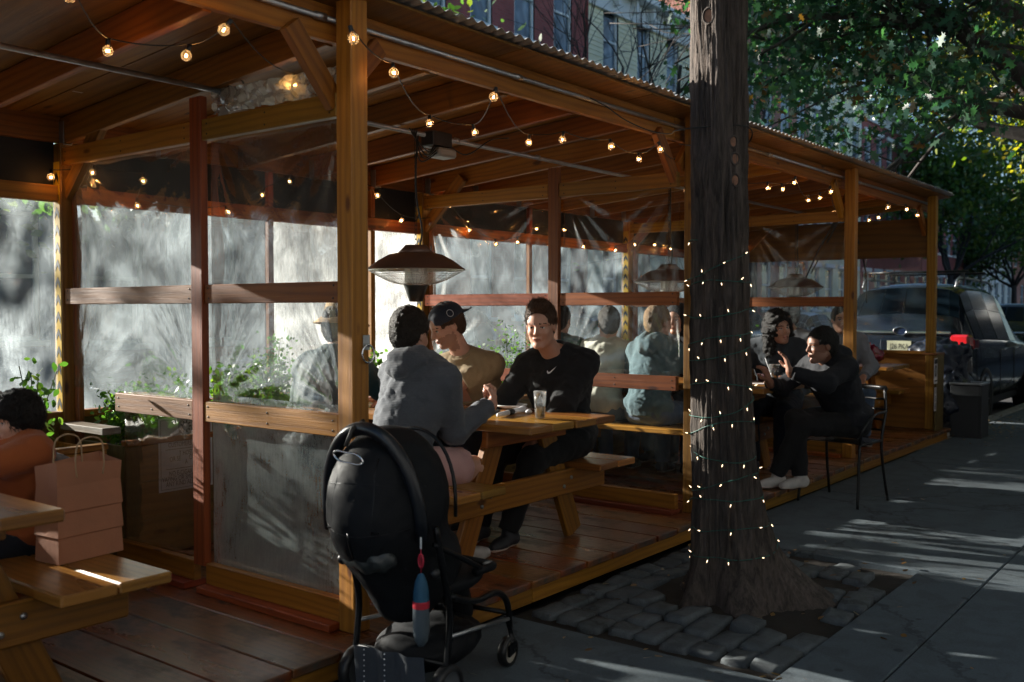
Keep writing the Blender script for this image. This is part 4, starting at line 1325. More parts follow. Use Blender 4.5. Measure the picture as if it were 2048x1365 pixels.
M['jeans_dark'] = cloth('dark_jeans', (0.010, 0.013, 0.022), 0.9, 0.03)
M['trousers_black'] = cloth('black_trousers', (0.004, 0.004, 0.005), 0.9, 0.02)
M['cap_navy'] = cloth('navy_cap', (0.012, 0.018, 0.035), 0.75)
M['hat_tan'] = cloth('tan_hat', (0.50, 0.33, 0.17))
M['shoe_white'] = plain('white_shoe_leather', (0.50, 0.47, 0.44), 0.6, 0, 20, 0.15)
M['shoe_sole'] = plain('rubber_sole', (0.60, 0.52, 0.45), 0.7)
M['shoe_dark'] = plain('dark_shoe', (0.02, 0.02, 0.025), 0.6)

def add_hand(S, wrist, d, pn, curl=0.5, side=1, sc=1.0, spread=0.10):
    """d finger direction, pn palm normal (the way the palm faces), side +1 thumb on the +cross side"""
    d = np.array(d, float); d /= np.linalg.norm(d)
    pn = np.array(pn, float); pn -= d*(pn@d); pn /= np.linalg.norm(pn)
    t = np.cross(d, pn)*side
    w = np.array(wrist, float)
    S.cone(w-d*0.02*sc, w+d*0.02*sc, .024*sc, .024*sc, .015)
    for q, o in enumerate((-.027, -.009, .009, .027)):
        S.cone(w+d*0.02*sc+t*o*.7*sc, w+d*0.082*sc+t*o*1.05*sc, .0135*sc, .0125*sc, .012)
    for q, (o, L) in enumerate(((-.030, .056), (-.010, .070), (.010, .076), (.030, .068))):
        base = w+d*0.085*sc+t*o*sc; dd = d+t*o*spread*30*0.12; dd /= np.linalg.norm(dd)
        a = 0.0; p = base; r = .0098*sc
        for k, f in enumerate((.45, .32, .26)):
            a += curl*(0.75, 1.0, .7)[k]*1.15
            dr = dd*math.cos(a)+pn*math.sin(a)
            p2 = p+dr*L*f*sc
            S.cone(p, p2, r, r*.93, .004, m=.02); p = p2; r *= .93
    tb = w+d*0.03*sc+t*0.030*sc
    td = d*0.55+t*0.62+pn*(.35+.5*curl); td /= np.linalg.norm(td)
    p1 = tb+td*0.042*sc
    td2 = d*0.9+pn*(.3+.5*curl)+t*(.25-.5*curl); td2 /= np.linalg.norm(td2)
    S.cone(tb, p1, .0145*sc, .0115*sc, .012); S.cone(p1, p1+td2*0.034*sc, .0112*sc, .0095*sc, .004, m=.02)

def strands(ho, mat, P0, style, HB, seed, n=2600):
    me = ho.data; m = len(me.vertices)
    co = np.empty(m*3, np.float32); me.vertices.foreach_get('co', co); co = co.reshape(-1, 3)
    nn = np.empty(m*3, np.float32); me.vertices.foreach_get('normal', nn); nn = nn.reshape(-1, 3)
    g = np.random.default_rng(seed); idx = g.integers(0, m, n)
    p, q = co[idx], nn[idx]
    flow = {'quiff': HB[:, 0]*.35+HB[:, 2]*.75, 'curly': -HB[:, 2]*.6, 'boy': -HB[:, 2]*1.0, 'long': -HB[:, 2]}.get(style, HB[:, 0]*.55-HB[:, 2]*.25)
    L = {'quiff': .020, 'curly': .028, 'boy': .022}.get(style, .013)
    d = q*.55+flow+g.normal(size=(n, 3))*(.35 if style != 'curly' else .8); d /= np.linalg.norm(d, axis=1)[:, None]
    b = np.cross(d, g.normal(size=(n, 3))); b /= np.linalg.norm(b, axis=1)[:, None]
    ln = (L*g.uniform(.5, 1.3, n))[:, None]; w_ = .0012
    p0 = p-q*.003
    V = np.stack([p0-b*w_, p0+b*w_, p0+d*ln*.6+b*w_*.7, p0+d*ln-q*.002, p0+d*ln*.6-b*w_*.7], 1).reshape(-1, 3)+np.array(WLOC[P0.name])
    F = [[i*5, i*5+1, i*5+2, i*5+3, i*5+4] for i in range(n)]
    o = mesh_obj('hair_strands', V, F, mat, P0); o['kind'] = 'stuff'

def person(label, hip, yaw, lean=8, side_lean=0, head=None, hyaw=0, hpitch=0, hroll=0, wr=None, wl=None, hand_r=None, hand_l=None,
           ar=None, al=None, skin='skin_fair', hair='hair_brown', hstyle='short', top='sweater', topm='sweater_black', leg='jeans', legm='jeans',
           shoe='shoe_dark', hat=None, scale=1.0, res=0.0055, cres=0.008, twist=0, group=None, lips=True, beard=False, mouth_open=0.0,
           elbow_pole=None, elbow_pole_l=None, seed=1, sleeve=1.0, legs=True, hair_len=0.0, build=1.0, neck_fwd=0.03):
    """yaw: direction the hips face, degrees in plan; hyaw etc. relative to the world too"""
    s = scale; hip = np.array(hip, float)
    ya = R(yaw)
    Fh = np.array([math.cos(ya), math.sin(ya), 0]); Lh = np.array([-math.sin(ya), math.cos(ya), 0]); Z = np.array([0, 0, 1.])
    up = Z*math.cos(R(lean))+Fh*math.sin(R(lean))+Lh*math.sin(R(side_lean)); up /= np.linalg.norm(up)
    yt = R(yaw+twist)
    Ft = np.array([math.cos(yt), math.sin(yt), 0]); Ft = Ft-up*(Ft@up); Ft /= np.linalg.norm(Ft); Lt = np.cross(up, Ft)
    TB = np.array([Ft, Lt, up]).T
    neck = hip+up*0.525*s
    mid = hip+up*0.24*s-Ft*0.012*s
    chest = hip+up*0.36*s
    if head is None: head = neck+up*0.13*s+Z*0.04*s+Ft*neck_fwd
    head = np.array(head, float)
    sh = [neck-up*0.070*s+Lt*q*0.170*s*build for q in (1, -1)]        # left, right
    hj = [hip+Lh*q*0.09*s for q in (1, -1)]
    P0 = thing('person', label, 'person', (hip[0], hip[1], 0), group)
    pole_r = np.array(elbow_pole if elbow_pole is not None else (-Lt-Z*1.0-Ft*.2)); pole_l = np.array(elbow_pole_l if elbow_pole_l is not None else (Lt-Z*1.0-Ft*.2))
    wl = np.array(wl if wl is not None else hip+Fh*.35+Lh*.12+Z*.12); wr = np.array(wr if wr is not None else hip+Fh*.35-Lh*.12+Z*.12)
    el_l, wl = ik(sh[0], wl, .285*s, .25*s, pole_l); el_r, wr = ik(sh[1], wr, .285*s, .25*s, pole_r)
    al = np.array(al if al is not None else hip+Fh*.42+Lh*.11-Z*(hip[2]-0.20)); ar = np.array(ar if ar is not None else hip+Fh*.42-Lh*.11-Z*(hip[2]-0.20))
    kn_l, al = ik(hj[0], al, .43*s, .41*s, Z+Fh*.5+Lh*.1); kn_r, ar = ik(hj[1], ar, .43*s, .41*s, Z+Fh*.5-Lh*.1)
    # head frame
    hy, hp = R(hyaw), R(hpitch)
    Hf = np.array([math.cos(hy)*math.cos(hp), math.sin(hy)*math.cos(hp), math.sin(hp)])
    HB = frame(Hf)
    if hroll:
        c, q = math.cos(R(hroll)), math.sin(R(hroll)); HB = HB @ np.array([[1, 0, 0], [0, c, -q], [0, q, c]])
    def H(x, y, z): return head+HB @ (np.array([x, y, z])*s)
    allp = np.array([hip, neck, head, *sh, el_l, el_r, wl, wr]+([kn_l, kn_r, al, ar] if legs else []))
    lo, hi = allp.min(0)-0.2*s-.02, allp.max(0)+0.2*s+.02
    # ---------------- skin
    S = SDF(lo, hi, res)
    b = build
    def torso(S, e, k=.05):
        S.ell(hip+up*.02, (.115*s+e, .150*s*b+e, .11*s+e), TB, k)
        S.ell(mid-up*.06*s, (.105*s+e, .135*s*b+e, .14*s+e), TB, k)
        S.ell(mid+up*.04*s, (.105*s+e, .138*s*b+e, .15*s+e), TB, k)
        S.ell(chest+Ft*.005, (.115*s+e, .165*s*b+e, .14*s+e), TB, k)
        S.ell(neck-up*.075*s-Ft*.01, (.085*s+e, .165*s*b+e, .075*s+e), TB, k)
        for q in (0, 1): S.cone(neck-up*.01*s-Ft*.01, sh[q]+up*.005, .052*s+e*.7, .052*s+e*.8, .04)
    torso(S, 0)
    S.cone(neck-up*.05, head+HB @ np.array([-.018, 0, -.06])*s, .062*s, .054*s, .03)
    for (a_, e_, w_, dsp) in ((sh[0], el_l, wl, hand_l), (sh[1], el_r, wr, hand_r)):
        S.cone(a_, e_, .050*s, .040*s, .03); S.cone(e_, w_, .040*s, .027*s, .015)
    for q, (w_, e_, hd) in enumerate(((wl, el_l, hand_l), (wr, el_r, hand_r))):
        hd = hd or {}
        dd = np.array(hd.get('d', (w_-e_)), float)
        add_hand(S, w_, dd, np.array(hd.get('n', (0, 0, -1)), float), hd.get('curl', .45), hd.get('side', 1 if q == 1 else -1)*1, s)
    if legs:
        for q in (0, 1):
            k_, a_ = (kn_l, kn_r)[q], (al, ar)[q]
            S.cone(hj[q], k_, .082*s, .056*s, .04); S.cone(k_, a_, .054*s, .036*s, .02)
            S.cone(a_-Z*.03*s, a_+Fh*.10*s-Z*.055*s, .035*s, .028*s, .02)
    # head
    S.ell(H(-.018, 0, .036), (.098*s, .076*s, .092*s), HB, .02)
    S.ell(H(.022, 0, -.022), (.068*s, .062*s, .092*s), HB, .03)
    S.ell(H(.028, 0, .045), (.062*s, .060*s, .055*s), HB, .03)
    S.cone(H(-.012, .052, -.055), H(.058, .014, -.100), .018*s, .016*s, .025); S.cone(H(-.012, -.052, -.055), H(.058, -.014, -.100), .018*s, .016*s, .025)
    S.ell(H(.068, 0, -.100), (.020*s, .024*s, .017*s), HB, .015)
    for q in (1, -1):
        S.ell(H(.062, q*.036, -.026), (.024*s, .022*s, .022*s), HB, .02)
        S.cone(H(.086, q*.012, .026), H(.072, q*.048, .026), .009*s, .008*s, .012)
        S.ell(H(.096, q*.031, .004), (.016*s, .018*s, .0115*s), HB, .010, 's')
        S.ell(H(.073, q*.031, .004), (.0145*s, .0155*s, .0125*s), HB, .004)
        S.ell(H(-.012, q*.077, -.002), (.020*s, .008*s, .031*s), HB, .006)
        S.ell(H(-.004, q*.085, .002), (.008*s, .005*s, .015*s), HB, .003, 's')
    S.cone(H(.086, 0, .018), H(.108, 0, -.024), .0085*s, .0115*s, .012)
    for q in (1, -1): S.ell(H(.099, q*.011, -.030), (.010*s, .008*s, .008*s), HB, .006)
    S.cone(H(.086, -.018, -.060), H(.086, .018, -.060), .0085*s, .0085*s, .008)
    S.ell(H(.093, 0, -.057), (.0085*s, .020*s, .0055*s), HB, .003); S.ell(H(.090, 0, -.069-mouth_open*.3), (.0095*s, .017*s, .0065*s), HB, .003)
    if mouth_open: S.ell(H(.098, 0, -.064-mouth_open*.1), (.016*s, .016*s, .004+mouth_open*.3), HB, .003, 's')
    else: S.cone(H(.100, -.019, -.0635), H(.100, .019, -.0635), .0020, .0020, .003, 's', m=.012)
    HBt = HB.T
    def mf(cen):
        p = (cen-head) @ HB/s
        out = np.zeros(len(cen))
        lip = (np.abs(p[:, 1]) < .020) & (p[:, 2] < -.056) & (p[:, 2] > -.071-mouth_open*.4) & (p[:, 0] > .082)
        br = (np.abs(np.abs(p[:, 1])-.033) < .020) & (np.abs(p[:, 2]-.0285+.10*np.abs(np.abs(p[:, 1])-.030)) < .0032) & (p[:, 0] > .06)
        if beard:
            bd = (p[:, 2] < -.035) & (p[:, 0] > -.005) & (p[:, 2] > -.15) & ~((np.abs(p[:, 1]) < .03) & (p[:, 2] > -.042)); out[bd] = 3
        out[lip] = 1; out[br] = 2
        eye = (np.abs(np.abs(p[:, 1])-.031) < .0115) & (np.abs(p[:, 2]-.003) < .0030) & (p[:, 0] > .076)
        iris = (np.abs(np.abs(p[:, 1])-.030) < .0048) & (np.abs(p[:, 2]-.003) < .0036) & (p[:, 0] > .076)
        lash = (np.abs(np.abs(p[:, 1])-.031) < .0130) & (np.abs(p[:, 2]-.0078) < .0016) & (p[:, 0] > .074)
        out[eye] = 4; out[iris | lash] = 5
        return out
    S.mesh('body', None, P0, [M[skin], M['lip'] if lips else M[skin], M[hair], M['stubble'], M['eye_white'], M['eye_dark']], mf)
    # ---------------- hair
    if hstyle:
        Hh = SDF(head-.24*s, head+.20*s, res)
        thick = {'short': .012, 'buzz': .006, 'quiff': .013, 'long': .022, 'curly': .030, 'bun': .012, 'boy': .018}[hstyle]
        Hh.ell(H(-.020, 0, .040), (.098*s+thick, .076*s+thick*.8, .093*s+thick), HB, .0)
        if hstyle == 'quiff':
            Hh.ell(H(.040, 0, .122), (.058*s, .052*s, .032*s), HB, .03); Hh.ell(H(.082, .008, .118), (.030*s, .042*s, .022*s), HB, .02)
        if hstyle in ('short', 'quiff', 'buzz'):
            Hh.ell(H(-.055, 0, -.012), (.058*s+thick*.5, .066*s+thick*.5, .070*s), HB, .02)
        if hstyle == 'boy':
            Hh.ell(H(-.045, 0, -.005), (.075*s, .080*s, .085*s), HB, .03); Hh.ell(H(.065, 0, .075), (.035*s, .055*s, .028*s), HB, .02)
        if hstyle in ('long', 'curly'):
            L = .20 if hstyle == 'long' else .17
            for q in (1, -1):
                Hh.cone(H(-.03, q*.075, .0), H(-.02, q*.095, -L), .045*s, .045*s, .03); Hh.cone(H(-.065, q*.04, .0), H(-.075, q*.05, -L), .05*s, .055*s, .03)
        if hstyle == 'bun': Hh.ell(H(-.12, 0, .06), (.035, .035, .035), HB, .01)
        # face opening
        zt = {'quiff': .098, 'boy': .055}.get(hstyle, .082)
        Hh.ell(H(.088, 0, zt-.115), (.060*s, .060*s, .105*s), HB, .010, 's')
        Hh.ell(H(.095, 0, zt-.075), (.050*s, .072*s, .052*s), HB, .012, 's')
        if hstyle in ('short', 'quiff', 'buzz'):
            for q in (1, -1): Hh.ell(H(.028, q*.085, -.040), (.052*s, .040*s, .062*s), HB, .01, 's')
            Hh.plane_cut(H(0, 0, -.075), -HB[:, 2])
        Hh.noise(.0022 if hstyle != 'curly' else .008, 85 if hstyle != 'curly' else 55, seed, 7, ridge=True)
        Hh.noise(.0018, 260, seed+3, 7)
        ho = Hh.mesh('hair', M[hair], P0)
        if res < .0061: strands(ho, M[hair], P0, hstyle, HB, seed)
    # ---------------- top
    T = SDF(lo, hi, cres)
    loose = {'tee': .020, 'sweater': .026, 'hoodie': .024, 'jacket': .030}[top]
    torso(T, loose)
    T.ell(hip+up*.05-Ft*.01, (.135*s+loose, .165*s*b+loose, .07*s), TB, .05)
    for q, (a_, e_, w_) in enumerate(((sh[0], el_l, wl), (sh[1], el_r, wr))):
        if top == 'tee':
            m_ = a_+(e_-a_)*.78
            T.cone(a_, m_, .064*s+.004, .072*s, .035)
        else:
            T.cone(a_, e_, .055*s+loose*.45, .048*s+loose*.55, .04)
            w2 = e_+(w_-e_)*(.97*sleeve)
            T.cone(e_, w2, .050*s+loose*.55, .036*s+loose*.35, .02)
            T.ell(e_, (.055*s+loose*.5,)*3, None, .03)
    if top in ('hoodie',):
        T.cone(neck+Lt*.085-up*.005+Ft*.035, neck-Ft*.085+Lt*.05+up*.02, .038, .048, .03); T.cone(neck-Lt*.085-up*.005+Ft*.035, neck-Ft*.085-Lt*.05+up*.02, .038, .048, .03)
        T.ell(neck-Ft*.110-up*.010, (.070, .118, .052), TB, .02); T.ell(neck-Ft*.135-up*.045, (.050, .095, .060), TB, .02); T.ell(neck-Ft*.17-up*.085, (.030, .070, .035), TB, .02)
        T.ell(neck-Ft*.055+up*.055, (.050, .070, .025), TB, .012, 's')
    # folds
    T.noise(.0038 if top != 'tee' else .003, 26, seed+5, 6, ridge=True, stretch=(1, 1, .7))
    T.noise(.0022, 62, seed+6, 5, ridge=True)
    # cuts: hem, neck, cuffs
    T.plane_cut(hip-up*.055*s, -up)
    T.ell(neck+up*.078*s+Ft*.015, (.068*s, .064*s, .062*s), TB, .006, 's')
    T.cone(neck, head, .056*s, .054*s, .004, 's')
    for q, (a_, e_, w_) in enumerate(((sh[0], el_l, wl), (sh[1], el_r, wr))):
        if top == 'tee':
            d_ = (e_-a_)/np.linalg.norm(e_-a_); c_ = a_+(e_-a_)*.72
            T.plane_cut(c_, d_, c_-.11, c_+.11)
            T.cone(c_, e_, .050*s, .046*s, .003, 's')
        else:
            d_ = (w_-e_)/np.linalg.norm(w_-e_); c_ = e_+(w_-e_)*(.93*sleeve)
            T.plane_cut(c_, d_, c_-.075, c_+.075)
    T.mesh('top_garment' if top == 'tee' else top, M[topm], P0)
    # ribbed collar
    if top in ('tee', 'sweater'):
        mb = MB(); ring = []
        for k in range(20):
            an = 2*math.pi*k/20
            ring.append(neck+up*(.030+.016*math.cos(an+math.pi))*s+TB @ np.array([.066*math.cos(an)+.012, .066*math.sin(an), 0])*s)
        mb.tube(ring, .0085*s, 7, closed=True); mb.build('collar', M[topm], P0)
    if top != 'tee':
        for (e_, w_) in ((el_l, wl), (el_r, wr)):
            d_ = (w_-e_)/np.linalg.norm(w_-e_); c_ = e_+(w_-e_)*(.93*sleeve)
            MB().tube([c_-d_*.035, c_-d_*.02, c_+d_*.010, c_+d_*.014], [.040*s, .038*s, .035*s, .031*s], 14).build('cuff', M[topm], P0)
    # ---------------- legs
    if legs:
        G = SDF(lo, hi, cres)
        G.ell(hip+up*.02, (.125*s, .160*s*b, .12*s), TB, .04)
        for q in (0, 1):
            k_, a_ = (kn_l, kn_r)[q], (al, ar)[q]
            if leg == 'shorts':
                e_ = hj[q]+(k_-hj[q])*.86
                G.cone(hj[q], e_, .108*s, .098*s, .03)
            else:
                G.cone(hj[q], k_, .098*s, .073*s, .04); G.cone(k_, a_+Z*.02, .072*s, .056*s, .025)
        G.noise(.0035, 34, seed+9, 6, ridge=True)
        G.plane_cut(hip+up*.34*s, up)
        for q in (0, 1):
            k_, a_ = (kn_l, kn_r)[q], (al, ar)[q]
            if leg == 'shorts':
                d_ = (k_-hj[q])/np.linalg.norm(k_-hj[q]); c_ = hj[q]+(k_-hj[q])*.80
                G.plane_cut(c_, d_, c_-.13, c_+.13)
            else:
                d_ = (a_-k_)/np.linalg.norm(a_-k_); c_ = a_+Z*.005
                G.plane_cut(c_, d_, c_-.09, c_+.09)
        G.mesh('shorts' if leg == 'shorts' else 'trousers', M[legm], P0)
        for q in (0, 1):
            a_ = (al, ar)[q]
            f_ = Fh
            Sh = SDF(a_-.2, a_+.24, .007)
            Sh.cone(a_-Z*.035-f_*.03, a_-Z*.055+f_*.10*s, .042*s, .038*s, .02); Sh.cone(a_-Z*.04-f_*.02, a_+Z*.01, .044*s, .040*s, .02)
            Sh.cone(a_-Z*.060+f_*.09*s, a_-Z*.060+f_*.145*s, .040*s, .032*s, .02)
            Sh.plane_cut(a_-Z*.080, -Z)
            zc = a_[2]-.066
            Sh.mesh('shoe', None, P0, [M[shoe], M['shoe_sole']], lambda c, zc=zc: (c[:, 2] < zc))
    # ---------------- hats
    if hat == 'cap_back' or hat == 'cap':
        C = SDF(head-.22*s, head+.24*s, .006)
        C.ell(H(-.020, 0, .052), (.115*s, .091*s, .094*s), HB, 0)
        C.plane_cut(H(0, 0, .040), -HB[:, 2]-HB[:, 0]*.12)
        d_ = -1 if hat == 'cap_back' else 1
        C.ell(H(-.02+d_*.115, 0, .045), (.065*s, .070*s, .007*s), HB, .012)
        if hat == 'cap_back':      # opening over the forehead
            C.ell(H(.105, 0, .055), (.035*s, .040*s, .028*s), HB, .004, 's')
        C.mesh('cap', M['cap_navy'], P0)
        ringp = [H(-.03+.022*math.cos(t), -.089*1.0+.0, .085+.022*math.sin(t))-HB[:, 1]*.002 for t in np.linspace(0, 2*math.pi, 18, endpoint=False)]
        for sg in (1,):
            rp = [H(-.015+.020*math.cos(t), sg*(.0905-.008*(math.sin(t)+.3)), .082+.020*math.sin(t)) for t in np.linspace(0, 2*math.pi, 20, endpoint=False)]
            MB().tube(rp, .0018, 5, closed=True).build('cap_emblem', M['napkin'], P0)
    if hat == 'bucket':
        C = MB(); prof = [(.005, .155), (.07, .150), (.092, .10), (.100, .045), (.150, .005), (.152, .0), (.098, .035)]
        Rm = Matrix(HB.tolist())
        C.lathe([(a*s, b_*s) for a, b_ in prof], Vector(H(-.01, 0, .02)), 24, Rm); C.build('hat', M['hat_tan'], P0)
    if hat == 'beanie':
        C = SDF(head-.2*s, head+.2*s, .007); C.ell(H(-.022, 0, .055), (.112*s, .090*s, .100*s), HB, 0); C.plane_cut(H(0, 0, .030), -HB[:, 2]); C.noise(.001, 300, 3, 4)
        C.mesh('beanie', M['cap_navy'], P0)
    if hat == 'hood':
        C = SDF(head-.25*s, head+.22*s, .008); C.ell(H(-.03, 0, .03), (.125*s, .105*s, .125*s), HB, 0); C.cone(H(-.04, 0, -.02), neck-Ft*.03, .09, .10, .04); C.ell(H(.085, 0, -.01), (.085*s, .066*s, .085*s), HB, .01, 's')
        C.noise(.003, 30, 4, 5, ridge=True); C.mesh('hood', M[topm], P0)
    P0['_n'] = 0; del P0['_n']
    info = dict(root=P0, neck=neck, TB=TB, chest=chest, head=head, HB=HB, hip=hip, el_l=el_l, el_r=el_r, wl=wl, wr=wr, s=s)
    return info

SEAT = 0.54; HZ = SEAT+0.10
# --- at the sunlit table
A = person('young man in grey hoodie and pink shorts seen from behind, elbow on the table', (3.36, 3.33, HZ), 0, lean=20, side_lean=-2, head=(3.51, 3.37, 1.275), hyaw=8, hpitch=-8,
    wr=(3.84, 3.12, .92), wl=(3.80, 3.50, .95), hand_r=dict(d=(.35, .25, .35), n=(-.7, .5, .2), curl=1.15), hand_l=dict(d=(.2, .1, .9), n=(-.6, 0, .2), curl=.8),
    hair='hair_dark', hstyle='short', top='hoodie', topm='hoodie_grey', leg='shorts', legm='shorts_pink', seed=3, elbow_pole=(0, .25, -1), elbow_pole_l=(-.2, .4, -1),
    al=(3.80, 3.52, .19), ar=(3.76, 3.22, .19), shoe='shoe_white')
B = person('smiling young man in black sweatshirt with a small white tick on the chest facing left', (4.70, 3.27, HZ), 186, lean=11, head=(4.41, 3.23, 1.308), hyaw=203, hpitch=-7,
    wr=(4.30, 3.48, .66), wl=(4.34, 3.22, .68), hair='hair_brown', hstyle='quiff', top='sweater', topm='sweater_black', leg='jeans', legm='trousers_black', seed=8, twist=16,
    al=(4.16, 3.26, .19), ar=(4.18, 3.48, .19), build=1.0, cres=.007, res=.005)
Cc = person('man in tan t-shirt and backwards navy cap leaning over the table', (4.68, 3.86, HZ), 184, lean=24, side_lean=0, head=(4.37, 3.90, 1.30), hyaw=158, hpitch=-24,
    wr=(4.08, 4.20, .87), wl=(4.16, 4.00, .88), hand_l=dict(d=(-.6, .3, .2), n=(0, 0, -1), curl=.5), hair='hair_brown', hstyle='short', top='tee', topm='tee_tan', leg='jeans', legm='jeans', hat='cap_back', seed=12, beard=True,
    al=(4.38, 3.72, .19), ar=(4.4, 3.96, .19), elbow_pole_l=(.3, -.8, -1), elbow_pole=(.4, .8, -1), twist=10)
Dd = person('person in dark teal jacket and tan hat on the near bench, mostly behind the post', (3.36, 3.88, HZ), 8, lean=14, head=(3.56, 3.92, 1.30), hyaw=5, hpitch=-5,
    hair='hair_dark', hstyle='short', top='jacket', topm='jacket_teal', leg='jeans', legm='jeans', hat='bucket', seed=15, res=.007, cres=.009,
    al=(3.95, 3.72, .19), ar=(3.90, 3.58, .19), wr=(3.95, 3.7, .87))
# --- left edge of the picture
Boy = person('small boy with bowl cut dark hair in an orange t-shirt at the left edge', (1.68, 3.55, .57), 184, lean=4, head=(1.645, 3.52, 1.005), hyaw=186, hpitch=-4, scale=.72, ar=(1.42, 3.42, .26), al=(1.42, 3.58, .26), wr=(1.25, 3.6, .86), wl=(1.25, 3.44, .86),
    hair='hair_black', hstyle='boy', top='tee', topm='tee_orange', seed=22, legm='jeans_dark', res=.0055)
Ad = person('adult in grey brown coat hunched behind the boy, back turned', (1.93, 3.98, HZ), 186, lean=38, head=(1.38, 4.02, 1.14), hyaw=180, hpitch=-30,
    hair='hair_dark', hstyle='short', top='jacket', topm='coat_grey', seed=23, res=.009, cres=.010, build=1.15)
# --- third bay
W1 = person('woman with long dark curly hair and grey jumper, mouth open in talk', (7.66, 3.18, HZ), 190, lean=12, head=(7.50, 3.12, 1.245), hyaw=232, hpitch=2, hroll=8, skin='skin_tan',
    hair='hair_black', hstyle='curly', top='sweater', topm='jacket_grey', legm='jeans_dark', seed=31, res=.006, cres=.009, wr=(7.2, 3.3, .87), wl=(7.25, 3.0, .86), mouth_open=.03)
Mn = person('man in black hooded jacket on the metal chair, turned away, gesturing with one hand', (7.16, 2.44, .57), 150, lean=24, head=(6.84, 2.53, 1.14), hyaw=140, hpitch=-3, skin='skin_brown',
    hair='hair_black', hstyle='short', top='hoodie', topm='jacket_navy', legm='trousers_black', seed=35, res=.006, cres=.009, shoe='shoe_white', beard=True, build=1.12,
    wl=(6.50, 2.62, .97), wr=(6.72, 2.86, .87), hand_l=dict(d=(-.15, .25, .95), n=(-.5, .8, 0), curl=.25), hand_r=dict(d=(-.1, .3, .9), n=(0, .8, 0), curl=.4), ar=(6.80, 2.66, .20), al=(6.72, 2.80, .20))
E1 = person('person with light brown hair in blue green hoodie behind the clear sheet, back turned', (6.36, 3.66, HZ), 0, lean=14, head=(6.48, 3.64, 1.30), hyaw=-20, hair='hair_blond', hstyle='short',
    top='hoodie', topm='knit_teal', seed=41, res=.008, cres=.010, wr=(6.85, 3.5, .87))
E2 = person('dark haired person in a cream fleece hunched behind the clear sheet', (6.36, 4.10, HZ), 10, lean=18, head=(6.50, 4.10, 1.29), hyaw=40, hair='hair_dark', hstyle='short',
    top='jacket', topm='shirt_cream', seed=42, res=.008, cres=.010, wr=(6.85, 4.1, .87))
E3 = person('person in a dark green coat at the far end of the third table', (6.34, 4.50, HZ), 10, lean=10, head=(6.44, 4.52, 1.31), hyaw=10, hair='hair_black', hstyle='short',
    top='jacket', topm='jacket_teal', seed=43, res=.009, cres=.011)
E4 = person('person in a dark hood across the third table facing the others', (7.66, 4.05, HZ), 180, lean=10, head=(7.52, 4.05, 1.31), hyaw=185, hair='hair_black', hstyle='short',
    top='hoodie', topm='jacket_navy', seed=44, res=.009, cres=.011, hat='hood', skin='skin_tan')
# --- fourth bay
F1 = person('person in dark beanie and pale patterned jacket beyond the curly haired woman', (9.55, 3.80, HZ), 180, lean=6, head=(9.48, 3.86, 1.33), hyaw=120, hair='hair_black', hstyle='short',
    top='jacket', topm='pattern_jacket', seed=51, res=.009, cres=.011, hat='beanie', skin='skin_tan')
F2 = person('woman with tied back dark hair smiling behind the plastic sheet of the fourth bay', (9.62, 3.36, HZ), 215, lean=4, head=(9.52, 3.33, 1.30), hyaw=215, hair='hair_black', hstyle='bun',
    top='sweater', topm='pattern_jacket', seed=52, res=.008, cres=.011, skin='skin_tan')
# tick emblem on the black sweatshirt
def on_chest(info, x, y, up_, out=.0):
    return info['chest']+info['TB'] @ np.array([out, y, up_])
# ------------------------------------------------------------------ picnic tables
def picnic(cx, y0, label, L=1.85, with_parts=True):
    t = thing('picnic_table', label, 'picnic table', (cx, y0, DZ), 'timber picnic tables')
    zt, zb = 0.83, 0.54
    for k in range(4):
        MB().box((cx-0.2865+k*0.191, y0+L/2+random.uniform(-.008, .008), zt-0.019), (0.186, L, 0.038), None, 0.006).build('tabletop_board', M['wood_table'], t)
    for sx in (-1, 1):
        for k in range(2):
            MB().box((cx+sx*(0.515+k*0.19), y0+0.12+(L-0.2)/2, zb-0.019), (0.184, L-0.2, 0.038), None, 0.006).build('bench_board', M['wood_table'], t)
    for yy in (y0+0.36, y0+L-0.36):
        for sx in (-1, 1):
            MB().beam((cx+sx*0.20, yy, zt-0.04), (cx+sx*0.50, yy, DZ+0.012), 0.038, 0.135, up=(0, 0, 1), cham=0.004).build('leg', M['wood_amber'], t)
        MB().box((cx, yy-0.040, 0.435), (1.50, 0.038, 0.138), None, 0.006).build('cross_beam', M['wood_amber'], t)
        MB().box((cx, yy-0.040, zt-0.085), (0.70, 0.038, 0.088), None, 0.006).build('top_batten', M['wood_amber'], t)
        for sx in (-1, 1):
            for dx in (-.035, .035): MB().tube([(cx+sx*0.36+dx, yy-0.059, 0.435+dx*.6), (cx+sx*0.36+dx, yy-0.066, 0.435+dx*.6)], 0.011, 8).build('bolt', M['galv'], t)
    return t
picnic(4.13, 2.80, 'picnic table in the sun with plate and water glasses, men seated at it')
picnic(1.03, 2.72, 'picnic table cut off by the left edge with a paper bag on its bench')
picnic(7.00, 2.86, 'picnic table half hidden by the tree trunk with a pint of dark beer on it')
picnic(10.25, 2.98, 'picnic table at the far end of the shed with a glossy red bag on it')

